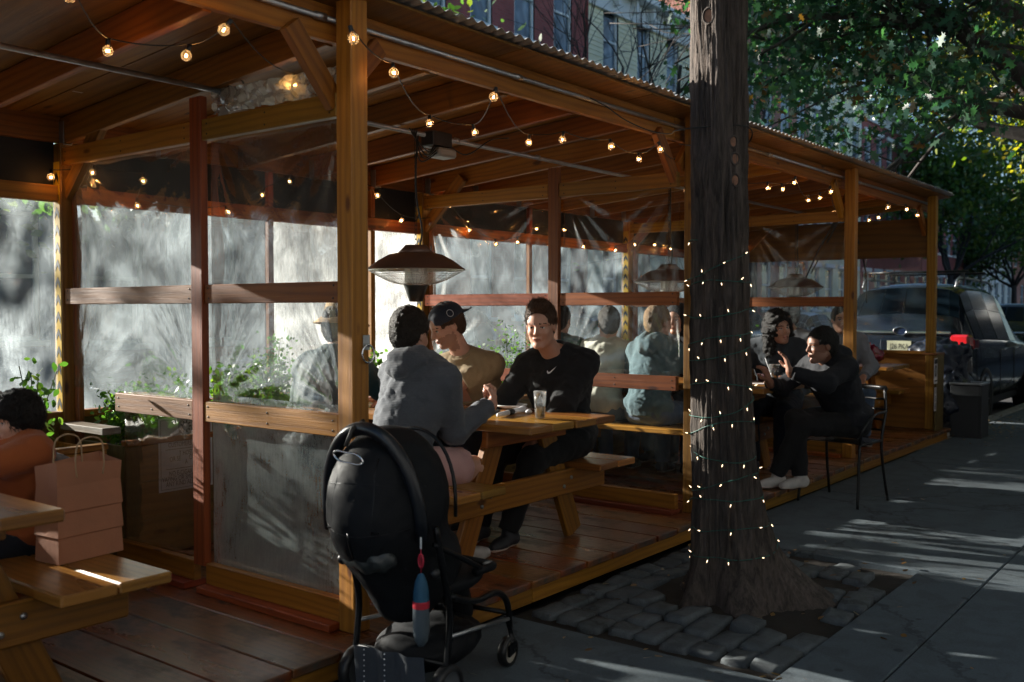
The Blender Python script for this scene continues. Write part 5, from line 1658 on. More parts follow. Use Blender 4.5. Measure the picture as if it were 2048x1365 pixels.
# ------------------------------------------------------------------ things on the tables
TZ = 0.831
def tumbler(x, y, h, label, fill=.5):
    g = thing('water_glass', label, 'glass', (x, y, TZ))
    r0, r1 = .026, .034
    MB().lathe([(0.001, .004), (r0-.001, .004), (r0+(r1-r0)*.5, h*.5), (r1, h), (r1-.0022, h), (r0+(r1-r0)*.5-.0022, h*.5), (r0-.004, .012), (.001, .012)], (x, y, TZ), 26).build('tumbler', M['glassware'], g)
    rf = r0+(r1-r0)*fill
    MB().lathe([(0.001, .0125), (r0-.005, .0125), (rf-.0032, h*fill), (.001, h*fill)], (x, y, TZ), 22).build('water', M['water'], g)
    mb = MB()
    for k in range(7): mb.ball((x+random.uniform(-.013, .013), y+random.uniform(-.013, .013), TZ+h*fill-.006-random.uniform(0, .02)), .007, 6, 4)
    mb.build('ice', M['water'], g); tag(g.children[-1], kind='stuff')
p = onZ(1080, 838, TZ); tumbler(p.x, p.y, .145, 'tall glass of water alone near the table end', .48)
p = onZ(945, 808, TZ); tumbler(p.x, p.y, .135, 'water glass between the grey hoodie sleeve and the man in tan', .45)
def plate(x, y, r, label):
    t = thing('plate', label, 'plate', (x, y, TZ))
    MB().lathe([(.001, .004), (r*.55, .004), (r*.62, .010), (r*.97, .022), (r, .024), (r*.99, .018), (r*.6, .0), (.001, .0)], (x, y, TZ), 36).build('dish', M['ceramic'], t)
p = onZ(1022, 817, TZ); plate(p.x, p.y, .095, 'white side plate behind the napkin roll')
p = onZ(872, 818, TZ); plate(p.x, p.y, .10, 'white plate half hidden by the grey hoodie sleeve')
p = onZ(908, 803, TZ)
bt = thing('bottle', 'clear glass water bottle between the two men', 'bottle', (p.x, p.y, TZ))
MB().lathe([(.001, .002), (.034, .002), (.036, .02), (.036, .15), (.030, .18), (.014, .215), (.0125, .27), (.015, .275), (.015, .29), (.0125, .292), (.0105, .27), (.012, .215), (.027, .178), (.034, .15), (.034, .02), (.001, .006)], (p.x, p.y, TZ), 26).build('bottle_glass', M['glassware'], bt)
MB().lathe([(.001, .007), (.032, .02), (.032, .12), (.001, .12)], (p.x, p.y, TZ), 22).build('water', M['water'], bt)
p = onZ(1022, 832, TZ); q = onZ(1052, 822, TZ); q0 = onZ(996, 836, TZ)
nr = thing('napkin_roll', 'rolled white napkin with a black paper band', 'napkin', (p.x, p.y, TZ))
v0, v1 = Vector((q0.x, q0.y, TZ+.014)), Vector((q.x, q.y, TZ+.014))
pts = [v0.lerp(v1, k/8) for k in range(9)]
MB().tube(pts, [.011, .013, .014, .015, .015, .015, .014, .018, .010], 10).build('cloth', M['napkin'], nr)
MB().tube([v0.lerp(v1, .34), v0.lerp(v1, .50)], .0160, 12).build('paper_band', M['tape_black'], nr)
p = onZ(1003, 826, TZ)
MB().box((p.x, p.y, TZ+.006), (.16, .078, .009), Matrix.Rotation(.5, 3, 'Z'), .002)
ph = MB().box((p.x-.03, p.y+.05, TZ+.006), (.16, .078, .009), Matrix.Rotation(.5, 3, 'Z'), .002).build('phone', M['black_plastic'], thing('phone', 'dark phone lying flat beside the napkin roll', 'phone', (p.x-.03, p.y+.05, TZ)))
ph.name = 'phone_body'
p = onZ(1068, 830, TZ)
cn = MB(); cn.ball((p.x+.02, p.y+.05, TZ+.012), .018, 8, 6, (1.3, .9, .7)); o = cn.build('crumpled_napkin', M['napkin']); tag(o, 'crumpled bit of white napkin behind the tall water glass', 'napkin')
# pint of stout with straw, papers
p = onZ(1548, 768, TZ)
st_ = thing('beer_glass', 'pint of dark stout with a pale head and a white straw', 'glass', (p.x, p.y, TZ))
MB().lathe([(.001, .0), (.030, .0), (.034, .08), (.043, .15), (.041, .15), (.032, .08), (.028, .006), (.001, .006)], (p.x, p.y, TZ), 22).build('pint_glass', M['glassware'], st_)
MB().lathe([(.001, .007), (.0275, .007), (.0315, .08), (.0375, .125), (.001, .125)], (p.x, p.y, TZ), 20).build('stout', plain('stout', (.01, .005, .003), .2), st_)
MB().lathe([(.001, .1255), (.0377, .1255), (.040, .145), (.001, .148)], (p.x, p.y, TZ), 20).build('foam', plain('foam', (.5, .45, .38), .9), st_)
MB().tube([(p.x-.01, p.y, TZ+.02), (p.x-.055, p.y+.05, TZ+.20)], .003, 6).build('straw', M['napkin'], st_)
p = onZ(1512, 768, TZ); o = MB().box((p.x, p.y, TZ+.003), (.14, .20, .002), Matrix.Rotation(.3, 3, 'Z'), 0).build('menu', M['paper']); tag(o, 'white paper menu beside the pint of stout', 'menu')
p = onZ(1521, 764, TZ); sg_ = MB().lathe([(.001, .0), (.022, .0), (.028, .06), (.026, .06), (.02, .005), (.001, .005)], (p.x, p.y, TZ+.004), 16).build('small_glass', thin_glass('pink_glass', (.8, .45, .5), .3, .1)); tag(sg_, 'small pink glass by the paper menu', 'glass')
# red bag
p = onZ(1742, 724, TZ)
S = SDF((p.x-.25, p.y-.25, TZ-.02), (p.x+.25, p.y+.25, TZ+.3), .009)
S.ell((p.x, p.y, TZ+.07), (.16, .13, .085)); S.ell((p.x-.03, p.y+.02, TZ+.14), (.09, .09, .06)); S.noise(.010, 38, 5, 6, ridge=True); S.plane_cut((0, 0, TZ+.002), (0, 0, -1))
o = S.mesh('red_bag', plain('glossy_red', (.20, .008, .03), .18, 0, 0, 0, 0, 60, .8), None); tag(o, 'glossy dark red bag slumped on the far picnic table', 'bag')

# ------------------------------------------------------------------ kraft paper bag on the near bench
bg_ = thing('paper_bag', 'brown kraft paper shopping bag with twisted handles on the bench', 'paper bag', (1.745, 3.27, .54))
bx, by, bw, bd, bh = 1.745, 3.275, .25, .135, .335
Rz = Matrix.Rotation(R(6), 3, 'Z')
def bp(u, v, z): return Rz @ Vector((u, v, 0))+Vector((bx, by, .542+z))
prof = [(0, 0), (.085, -.002), (.09, .0015), (.17, -.002), (.175, .001), (.26, -.003), (bh, 0)]
vs = []; fs = []
for z, b_ in prof:
    for (u, v) in ((-1, -1), (0, -1), (1, -1), (1, 0), (1, 1), (0, 1), (-1, 1), (-1, 0)):
        iu = 0.94 if (v == 0) else 1.0
        vs.append(bp(u*(bw/2+b_)*(iu if abs(u) == 1 and v == 0 and z > .15 else 1), v*(bd/2+b_*1.5)*(1-.06*(z/bh)), z+(0.012*(u*v) if z == bh else 0)))
for j in range(len(prof)-1):
    for k in range(8): fs.append([j*8+k, j*8+(k+1) % 8, (j+1)*8+(k+1) % 8, (j+1)*8+k])
fs.append([7-k for k in range(8)])
mesh_obj('paper_body', vs, fs, M['bag_paper'], bg_)
for v in (-1, 1):
    pts = smoothpath([bp(-.05, v*.062, bh-.05), bp(-.055, v*.062, bh), bp(-.045, v*.064+.0, bh+.065), bp(0, v*.066, bh+.085), bp(.045, v*.064, bh+.065), bp(.055, v*.062, bh), bp(.05, v*.062, bh-.05)], 5)
    MB().tube(pts, .0032, 6).build('handle', plain('paper_cord', (.45, .30, .17), .8), bg_)

# ------------------------------------------------------------------ planters and plants
def planter(x0, x1, label, mat, boards):
    t = thing('planter_box', label, 'planter', ((x0+x1)/2, 4.85, DZ), 'long planters under the back windows')
    n = boards; h = (.70-DZ)/n
    for k in range(n):
        MB().box(((x0+x1)/2, 4.61, DZ+h*(k+.5)), (x1-x0, .02, h-.005), None, .003).build('front_board', M[mat], t)
    for xx in (x0+.01, x1-.01): MB().box((xx, 4.85, (DZ+.70)/2), (.02, .46, .70-DZ), None, .002).build('end_board', M[mat], t)
    MB().box(((x0+x1)/2, 4.615, .715), (x1-x0, .06, .03), None, .004).build('cap_board', M['wood_amber'], t)
    MB().box(((x0+x1)/2, 4.85, .64), (x1-x0-.05, .44, .06), None, 0).build('soil', M['soil'], t)
planter(-1.1, 2.60, 'orange brown planter box under the back window left of the first plastic partition', 'wood_amber', 3)
MB().box((2.62, 4.80, .79), (.10, .42, .035)).build('planter_ledge', M['wood_weathered'], shed)
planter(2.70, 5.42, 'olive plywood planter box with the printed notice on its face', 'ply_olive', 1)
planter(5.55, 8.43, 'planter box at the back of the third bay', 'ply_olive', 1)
planter(8.60, 11.0, 'planter box at the back of the fourth bay', 'ply_olive', 1)
def shrub(x, y, h, spread, n, lsz, label, mat='plant_leaf', seed=1):
    random.seed(seed)
    t = thing('planter_shrub', label, 'plant', (x, y, .67), 'shrubs growing in the planters')
    mb = MB(); pts = []
    for k in range(7):
        a = random.uniform(0, 6.28); r = random.uniform(.1, 1)*spread
        hh = h*random.uniform(.55, 1.05)
        c = smoothpath([(x+.03*math.cos(a), y+.02*math.sin(a), .66), (x+.4*r*math.cos(a), y+.3*r*math.sin(a), .67+hh*.5), (x+r*math.cos(a), min(5.10, y+.7*r*math.sin(a)), .67+hh)], 5)
        mb.tube(c, .0028, 4)
        for q in c[2:]: pts.append(q)
    mb.build('stem', plain('stem_green', (.10, .13, .04), .6) if 'stem' not in M else M['stem'], t)
    P = []
    per = max(1, n//len(pts))
    for q in pts:
        d = rng.normal(size=(per, 3))*np.array([.045, .035, .035]); P.append(np.array(q)+d)
    P = np.concatenate(P); P[:, 1] = np.minimum(P[:, 1], 5.12)
    leaves_mesh('foliage', P, lsz, mat, t, OVAL, .15)
M['stem'] = plain('stem_green', (.10, .13, .04), .6)
descs = ['leafy herb', 'bushy green shrub', 'low mound of small leaves', 'feathery fern like plant', 'round leaved climber', 'straggly green plant']
spots = [(.3, .30), (.8, .42), (1.35, .3), (1.85, .36), (2.36, .46), (2.86, .30), (3.2, .38), (3.55, .34), (3.85, .55), (4.2, .40), (4.6, .42), (4.95, .36), (5.3, .32),
         (5.75, .5), (6.2, .60), (6.6, .52), (7.1, .4), (7.6, .45), (8.1, .5), (8.8, .4), (9.3, .5), (9.9, .45), (10.5, .55)]
bays = ['in the leftmost planter', 'behind the first partition', 'in the third bay', 'in the far planter']
for i, (x, h) in enumerate(spots):
    bay = 0 if x < 2.6 else 1 if x < 5.45 else 2 if x < 8.5 else 3
    lab = '%s %s, %s' % (descs[i % 6], bays[bay], ['low behind the cap board', 'brushing the window', 'taller than its neighbours', 'leaning to the light', 'beside a timber stud', 'trailing over the edge', 'nearest the post', 'in mid row'][i % 8])
    thin_ = 2.2 < x < 2.5
    shrub(x, 4.86, h, .13 if thin_ else .20, 170 if thin_ else 1300 if bay == 1 else 700 if bay == 0 else 500, .045 if thin_ else .030+.012*(i % 3 == 1), lab, seed=100+i)

# ------------------------------------------------------------------ printed notice
def text(body, size, loc, rot, parent, name='lettering', mat='ink', align='CENTER', ext=0.0, sx=1.0):
    c = bpy.data.curves.new(name, 'FONT'); c.body = body; c.size = size; c.align_x = align; c.align_y = 'CENTER'; c.extrude = ext; c.space_line = 1.0
    c.resolution_u = 3
    c.materials.append(M[mat])
    o0 = bpy.data.objects.new(name, c); COL.objects.link(o0)
    bpy.context.view_layer.update(); dg_ = bpy.context.evaluated_depsgraph_get()
    me_ = bpy.data.meshes.new_from_object(o0.evaluated_get(dg_)); bpy.data.objects.remove(o0)
    o = bpy.data.objects.new(name, me_); COL.objects.link(o); o['kind'] = 'stuff'
    o.parent = parent; o.location = Vector(loc)-Vector(WLOC[parent.name]); o.rotation_euler = rot; o.scale = (sx, 1, 1)
    return o
a = onY(316, 838, 4.597); b2 = onY(330, 985, 4.597)
px0, pz1, pz0 = a.x, a.z, b2.z
pw = 0.33
pn_ = thing('printed_notice', 'pale printed house rules notice taped to the planter behind plastic', 'notice', (px0+pw/2, 4.597, pz0))
MB().box((px0+pw/2, 4.596, (pz0+pz1)/2), (pw, .001, pz1-pz0), None, 0).build('sheet', M['paper'], pn_)
cx = px0+pw/2; H_ = pz1-pz0
ln = [("TERRY'S GAS & GRILL", .70), ("CUSTOMERS ONLY", .625), ("T HOST", .50), ("OR SE       CE FOR", .43), ("A", .375), ("NO E-CIGARETTES", .235), ("VAPING OR SMOKING OF", .165), ("ANY KIND ALLOWED", .095)]
for t_, f in ln: text(t_, .037, (cx, 4.5948, pz0+H_*f), (R(90), 0, 0), pn_, sx=.68)
for f in (.30, .565): MB().box((cx, 4.5949, pz0+H_*f), (pw*.75, .0006, .0025), None, 0).build('rule_line', M['ink'], pn_)
for r_ in (.046, .040, .020): MB().tube([(cx+r_*math.cos(t), 4.5949, pz0+H_*.86+r_*math.sin(t)) for t in np.linspace(0, 6.283, 24, endpoint=False)], .0013, 4, closed=True).build('seal_ring', M['ink'], pn_)
for k in range(9):
    t = k*.7; MB().box((cx+.028*math.cos(t), 4.5949, pz0+H_*.86+.028*math.sin(t)), (.012, .0006, .008), Matrix.Rotation(-t, 3, 'Y'), 0).build('seal_mark', M['ink'], pn_)
bl = MB()
for (u0, u1, w0, w1) in ((.04, .96, .03, .032), (.04, .96, .965, .967)): bl.box((cx, 4.5949, pz0+H_*(w0+w1)/2), (pw*.92, .0006, .0018), None, 0)
for u in (.04, .96): bl.box((px0+pw*u, 4.5949, (pz0+pz1)/2), (.0018, .0006, H_*.935), None, 0)
bl.build('border_line', M['ink'], pn_)
# notices on the last post
p = onY(1871, 760, 2.789)
sn = thing('post_notice', 'black and white notice with a round emblem on the last shed post', 'notice', (p.x, 2.789, .7))
MB().box((p.x, 2.788, .755), (.13, .002, .27), None, 0).build('sheet', M['paper'], sn)
MB().box((p.x, 2.7865, .855), (.115, .001, .05), None, 0).build('header_bar', M['ink'], sn)
text('LUNCH', .030, (p.x, 2.7855, .855), (R(90), 0, 0), sn, mat='paper', sx=.7) if False else None
MB().lathe([(.001, 0), (.045, 0)], (p.x, 2.7865, .755), 20, Matrix.Rotation(R(90), 3, 'X') @ Matrix.Diagonal((1, 1.4, 1))).build('emblem', M['ink'], sn)
MB().lathe([(.001, 0), (.030, 0)], (p.x, 2.7855, .755), 20, Matrix.Rotation(R(90), 3, 'X') @ Matrix.Diagonal((1, 1.4, 1))).build('emblem_centre', M['grey_plastic'], sn)
MB().box((p.x, 2.7865, .650), (.10, .001, .012), None, 0).build('rule_line', M['ink'], sn)
sn2 = thing('letter_notice', 'narrow white strip notice with stacked dark letters below the round emblem', 'notice', (p.x, 2.789, .4))
MB().box((p.x-.005, 2.788, .455), (.085, .002, .25), None, 0).build('sheet', M['paper'], sn2)
for k, ch in enumerate('USB'): text(ch, .085, (p.x-.005, 2.7855, .54-k*.08), (R(90), 0, 0), sn2)

# ------------------------------------------------------------------ electrical bits under the roof
fx = thing('floodlight', 'grey sensor floodlight hung from the conduit in the first bay', 'floodlight', (JB, 3.77, 2.37))
MB().box((JB, 3.77, 2.375), (.13, .09, .075), None, .008).build('junction_box', M['black_plastic'], fx)
MB().prism([(-.075, -.05), (.075, -.05), (.085, .0), (.06, .05), (-.06, .05), (-.085, 0)], 0, .045, Matrix.Translation((JB, 3.76, 2.27))).build('housing', M['grey_plastic'], fx)
MB().box((JB, 3.75, 2.262), (.10, .07, .012), None, .003).build('lens', M['white_lens'], fx)
MB().tube(smoothpath([(JB-.02, 3.77, 2.46), (JB+.01, 3.72, 2.44), (JB+.02, 3.715, 2.37), (JB+.02, 3.73, 2.30)]), .004, 6).build('lead', M['grey_plastic'], fx)
J2 = onY(868, 268, 3.77).x
fb = thing('electrical_box', 'black wired box on the conduit above the sunlit table', 'electrical box', (J2, 3.77, 2.38))
MB().box((J2, 3.75, 2.36), (.16, .10, .085), None, .006).build('box_body', M['black_plastic'], fb)
MB().box((J2+.02, 3.73, 2.285), (.15, .11, .05), None, .012).build('cover', M['grey_plastic'], fb)
for k in range(4):
    MB().tube(smoothpath([(J2-.05+.03*k, 3.72, 2.33), (J2-.14-.02*k, 3.68, 2.27-.02*k), (J2-.19, 3.73, 2.34), (J2-.2+.02*k, 3.77, 2.40)]), .004, 6).build('cable', M['black_cable'], fb)
MB().tube(smoothpath([(J2+.08, 3.75, 2.35), (J2+.25, 3.74, 2.31), (J2+.45, 3.72, 2.42), (J2+.6, 3.7, 2.45)]), .004, 6).build('cable', M['black_cable'], fb)

# ------------------------------------------------------------------ hanging heaters
def heater(x, y, label):
    t = thing('hanging_heater', label, 'patio heater', (x, y, 1.62), 'hanging electric heaters')
    c = (x, y, 1.622)
    MB().lathe([(.092, .098), (.15, .085), (.21, .052), (.275, .004), (.278, .0), (.272, .0), (.205, .045), (.145, .075), (.09, .088)], c, 48).build('shade', M['heater_paint'], t)
    MB().lathe([(.001, .140), (.060, .138), (.066, .130), (.098, .098), (.094, .094), (.001, .094)], c, 36).build('cap', M['heater_paint'], t)
    g = MB()
    for k in range(13):
        f = k/12; r = .262-(.262-.066)*f; z = -.004-.080*(1-(1-f)**1.6)
        g.tube([(x+r*math.cos(a), y+r*math.sin(a), 1.622+z) for a in np.linspace(0, 2*math.pi, 36, endpoint=False)], .0013, 4, closed=True)
    for k in range(48):
        a = k*2*math.pi/48; pts = []
        for f in np.linspace(0, 1, 6):
            r = .262-(.262-.066)*f; pts.append((x+r*math.cos(a), y+r*math.sin(a), 1.622-.004-.080*(1-(1-f)**1.6)))
        g.tube(pts, .0011, 4)
    g.build('guard', M['chrome'], t)
    MB().lathe([(.062, .06), (.064, -.075)], c, 30).build('element_tube', M['reflector'], t)
    MB().lathe([(.265, .001), (.2, .03), (.1, .055), (.06, .06)], c, 36).build('reflector', M['reflector'], t)
    MB().lathe([(.001, -.082), (.068, -.082), (.066, -.090), (.036, -.176), (.001, -.178)], c, 8).build('lower_housing', M['black_plastic'], t)
    ch = MB(); z = 1.765; k = 0
    while z < 2.37:
        a = 0 if k % 2 else math.pi/2
        pts = [(x+.0075*math.cos(q)*math.cos(a), y+.0075*math.cos(q)*math.sin(a), z+.015+.016*math.sin(q)) for q in np.linspace(0, 2*math.pi, 10, endpoint=False)]
        ch.tube(pts, .0022, 4, closed=True); z += .026; k += 1
    ch.build('chain', M['black_metal'], t)
    MB().tube(smoothpath([(x+.03, y, 1.755), (x+.04, y-.01, 1.85), (x-.01, y-.02, 2.0), (x-.03, y-.03, 2.15), (x-.01, y-.02, 2.30), (x+.02, y, 2.37)]), .0055, 6).build('power_cable', M['black_cable'], t)
    return t
heater(3.97, 3.77, 'bronze dish shaped electric heater hanging on a chain over the sunlit table')
heater(6.86, 3.77, 'dark electric heater hanging behind the second plastic partition')
heater(9.47, 3.77, 'dark electric heater hanging in the far bay above the seated women')

# ------------------------------------------------------------------ string lights
bulb_proto = {}
def bulb_at(parent, p, down=(0, 0, -1), far=False):
    p = Vector(p); d = Vector(down).normalized()
    if not bulb_proto:
        for nm, f in (('socket', lambda m: m.tube([(0, 0, 0), (0, 0, -.022), (0, 0, -.026)], [.0085, .0095, .007], 10)),
                      ('globe', lambda m: m.ball((0, 0, -.045), .0205, 14, 10)),
                      ('filament', lambda m: m.tube([(-.004, 0, -.040), (-.0045, 0, -.050), (0, 0, -.046), (.0045, 0, -.050), (.004, 0, -.040)], .0011, 4))):
            m = MB(); f(m); o = m.build(nm, M[{'socket': 'black_plastic', 'globe': 'globe', 'filament': 'filament'}[nm]], None)
            bulb_proto[nm] = o.data; bpy.data.objects.remove(o)
    e = bpy.data.objects.new('bulb', None); COL.objects.link(e); e.empty_display_size = .02
    e.parent = parent; e.location = p-Vector(WLOC[parent.name]); e.rotation_euler = d.to_track_quat('-Z', 'Y').to_euler()
    for nm in ('socket', 'globe', 'filament'):
        o = bpy.data.objects.new(nm, bulb_proto[nm]); COL.objects.link(o); o.parent = e
def string_light(label, pts, anchors=None):
    """pts: hanging points of bulbs (world); cable passes through them with small sags"""
    t = thing('string_light', label, 'string lights', pts[0], 'festoon lights under the shed roof')
    path = []
    for a, b in zip(pts[:-1], pts[1:]):
        a, b = Vector(a), Vector(b); L = (b-a).length
        for k in range(6):
            f = k/6; q = a.lerp(b, f); q.z -= .10*L*4*f*(1-f)*.5
            path.append(q)
    path.append(Vector(pts[-1]))
    MB().tube(path, .0028, 5).build('cable', M['black_cable'], t)
    for p in pts:
        if p[2] > 2.6: continue
        bulb_at(t, p, (random.gauss(0, .22), random.gauss(0, .22), -1))
    return t
def zz(lst, z=2.40): return [onZ(x, y-8, z) for x, y in lst]
string_light('string of globe bulbs across the first bay ceiling at top left', zz([(140, -30), (216, 85), (380, 97), (463, 48), (587, 156)], 2.40))
string_light('string of globe bulbs zigzagging over the sunlit table', zz([(700, 60), (785, 135), (859, 238), (946, 257), (992, 183)], 2.38)+zz([(1058, 277), (1127, 271), (1220, 287), (1277, 314), (1317, 292), (1351, 325)], 2.36))
string_light('string of globe bulbs along the back header of the first two bays', [onY(102, 340, 5.08), onY(188, 330, 5.0), onY(288, 346, 4.9), onY(274, 396, 5.05), onY(452, 412, 5.08), onY(523, 376, 5.05), onY(583, 350, 4.95), onY(750, 380, 4.98), onY(803, 430, 5.05), onY(863, 435, 5.05)])
string_light('string of globe bulbs at the back of the third bay', [onY(897, 400, 5.0), onY(937, 450, 5.08), onY(990, 478, 5.08), onY(1035, 474, 5.0), onY(1072, 450, 5.05), onY(1128, 450, 5.0), onY(1170, 485, 5.0), onY(1232, 492, 5.08), onY(1270, 481, 4.9), onY(1310, 481, 5.0), onY(1341, 490, 5.05)])
string_light('string of globe bulbs in front of the fourth bay past the tree', zz([(1370, 380), (1400, 372), (1470, 372), (1535, 372), (1563, 375), (1591, 361), (1617, 398), (1640, 393), (1660, 380)], 2.34)+zz([(1672, 424), (1700, 440), (1739, 440), (1757, 434), (1775, 412), (1811, 417), (1833, 429)], 2.30))
string_light('string of globe bulbs at the dark far back corner of the shed', [onY(1495, 490, 5.0), onY(1540, 492, 5.0), onY(1556, 494, 4.8), onY(1601, 507, 4.9), onY(1655, 499, 4.7), onY(1733, 459, 4.2), onY(1762, 492, 4.6), onY(1796, 447, 3.6), onY(1813, 454, 3.6), onY(1824, 461, 3.7), onY(1815, 472, 3.7)])
sc_ = thing('slack_cable', 'thin black cable slung from the shed front to the tree trunk', 'cable', onZ(1180, 196, 2.5))
cab = [onZ(1180, 196, 2.54), onY(1215, 215, 2.88), onY(1250, 240, 2.82), onY(1300, 262, 2.7), onY(1340, 268, 2.5), Vector((4.25, 2.30, 2.27)), Vector((4.22, 2.16, 2.265)), Vector((4.33, 1.985, 2.27)), Vector((4.46, 2.0, 2.24)), Vector((4.52, 2.1, 2.2)), Vector((4.9, 2.5, 2.3)), Vector((5.4, 2.9, 2.42))]
MB().tube(smoothpath(cab, 6), .0035, 5).build('wire', M['black_cable'], sc_)

# ------------------------------------------------------------------ foreground tree trunk
tr = thing('tree_trunk_lit', None, None)
bpy.data.objects.remove(tr)
tree = thing('wrapped_tree', 'thick dark ridged tree trunk wrapped in tiny fairy lights in the cobbled pit', 'tree', (4.38, 2.10, 0))
def axis(z):
    return np.array([4.388-.012*z, 2.074+.030*z if z < 1.2 else 2.110+.012*(z-1.2)])
def rad(z, th):
    r = .122+.026*max(0, (3.0-z)/3.0)**1.2
    if z < .75:
        f = (.75-z)/.75
        sd_ = .22+.78*(.5+.5*math.cos(th-R(-40)))**1.2
        lob = .5+.5*math.sin(th*5+.8+.6*math.sin(th*2))
        r += (.040*f+.085*f**2.2)*sd_+.13*max(0, (.26-z)/.26)**1.6*(.25+1.0*lob)*(.3+.7*sd_)
        r *= 1+.10*f*(lob-.5)
        c = math.cos(th-R(-52))                       # heavier flare towards the viewer's right
        r += .07*max(0, c)*f**1.6
    r += .010*math.sin(th*3+z*1.3)+.006*math.sin(th*7-z*2.1+1)
    r += .030*math.exp(-((z-2.05)/.10)**2-((math.atan2(math.sin(th-R(165)), math.cos(th-R(165))))/.45)**2)
    return r
def trunk_pt(z, th, off=0.0):
    a = axis(z); r = rad(z, th)+off
    return Vector((a[0]+r*math.cos(th), a[1]+r*math.sin(th), z))
nz, nth = 360, 150
vs = []; fs = []
for j in range(nz+1):
    z = -.06+5.6*(j/nz)**1.35
    for i in range(nth):
        th = 2*math.pi*i/nth
        p = trunk_pt(z, th)
        n1 = mnoise.noise(Vector((math.cos(th)*9, math.sin(th)*9, z*1.5)))
        n2 = mnoise.noise(Vector((math.cos(th)*20, math.sin(th)*20, z*4.0+7)))
        n3 = mnoise.noise(Vector((math.cos(th)*34, math.sin(th)*34, z*9)))
        d = .012-abs(n1)*.034-abs(n2)*.018-abs(n3)*.006
        if z < .6: d += .018*mnoise.noise(Vector((math.cos(th)*4.5, math.sin(th)*4.5, z*2)))*(1-z/.6)
        a = axis(z); rr = rad(z, th)+d
        vs.append((a[0]+rr*math.cos(th), a[1]+rr*math.sin(th), z))
for j in range(nz):
    for i in range(nth):
        fs.append([j*nth+i, j*nth+(i+1) % nth, (j+1)*nth+(i+1) % nth, (j+1)*nth+i])
mesh_obj('trunk', vs, fs, M['bark'], tree, smooth=True)
M['scar'] = plain('cut_wood', (.26, .13, .08), .8, 0, 30, .3)
def scar(px_, py_, r_):
    # where the cut faces the viewer's side of the trunk
    best = None
    for th in np.linspace(-math.pi, math.pi, 240):
        for z in (1.40+(620-py_)*4.72/1950,):
            p = trunk_pt(z, th, .0)
            v = p-CAM; dd = v.dot(_f); x_ = 1024+1950*v.dot(_r)/dd
            nrm = Vector((math.cos(th), math.sin(th), 0))
            if nrm.dot(v) < 0:
                e = abs(x_-px_)
                if best is None or e < best[0]: best = (e, th, z)
    _, th, z = best
    n_ = Vector((math.cos(th), math.sin(th), 0)); Mx = n_.to_track_quat('Z', 'Y').to_matrix()
    c = trunk_pt(z, th, -.004)
    MB().lathe([(r_*1.5, -.015), (r_*1.35, .006), (r_*1.1, .012), (r_, .006), (r_*.9, .003), (.0005, .004)], c, 14, Mx @ Matrix.Diagonal((1, 1.35, 1))).build('branch_scar', None, tree, [M['bark'], M['scar']])
    o = MB().lathe([(r_*.92, .0045), (.0005, .0065)], c, 14, Mx @ Matrix.Diagonal((1, 1.35, 1))).build('cut_face', M['scar'], tree)
for a_ in ((1467, 293, .018), (1470, 326, .018), (1470, 368, .019), (1417, 48, .024)): scar(*a_)
random.seed(4)
mb = MB(); tips = []
for k in range(6):
    a = k*1.05; limb(mb, tuple(trunk_pt(5.3, a, -.05)), (math.cos(a)*.95, math.sin(a)*.95, .55), 3.8, .08, 2, tips, .5, .1, 5, 3)
mb.build('branch', M['bark_far'], tree)
tips = [q for q in tips if q[0].z > 5.2]
leaves_mesh('crown', cloud(tips, 330, .55), .17, 'oak_leaf', tree, OVAL, .3)  # leaves above the frame, packed dense to darken the ground below
# fairy lights wound round the trunk
fl = thing('fairy_lights', 'green wired fairy lights wound round the foreground trunk', 'fairy lights', (4.38, 2.1, .2))
mini = {}
m = MB(); m.tube([(0, 0, 0), (0, 0, .016)], [.0030, .0038], 6); o = m.build('socket', M['green_cable'], None); mini['socket'] = o.data; bpy.data.objects.remove(o)
m = MB(); m.tube([(0, 0, .015), (0, 0, .022), (0, 0, .030)], [.0021, .0022, .0006], 6); o = m.build('tip', M['mini_light'], None); mini['tip'] = o.data; bpy.data.objects.remove(o)
path = []; turns = 13.5; n = 900
heights = lambda t: 1.72-1.55*t+.030*math.sin(t*57)+.018*math.sin(t*131+1)
for k in range(n+1):
    t = k/n; th = R(150)-t*turns*2*math.pi
    path.append(trunk_pt(heights(t), th, .006+.004*math.sin(t*400)))
MB().tube(path, .0026, 4).build('cable', M['green_cable'], fl)
k = 4; kk = 0
while k < n:
    p = path[k]; a = axis(p.z); n_ = Vector((p.x-a[0], p.y-a[1], 0)).normalized()
    d = (n_*random.uniform(.25, 1)+Vector((random.gauss(0, .35), random.gauss(0, .35), random.choice((-1.2, -1, .3, -.8, .8)))))
    e = bpy.data.objects.new('mini_bulb', None); COL.objects.link(e); e.empty_display_size = .01
    e.parent = fl; e.location = p-Vector(WLOC[fl.name]); e.rotation_euler = d.to_track_quat('Z', 'Y').to_euler()
    for nm in ('socket', 'tip'):
        o = bpy.data.objects.new(nm, mini[nm]); COL.objects.link(o); o.parent = e
    k += random.randint(6, 11); kk += 1
print('mini bulbs', kk)
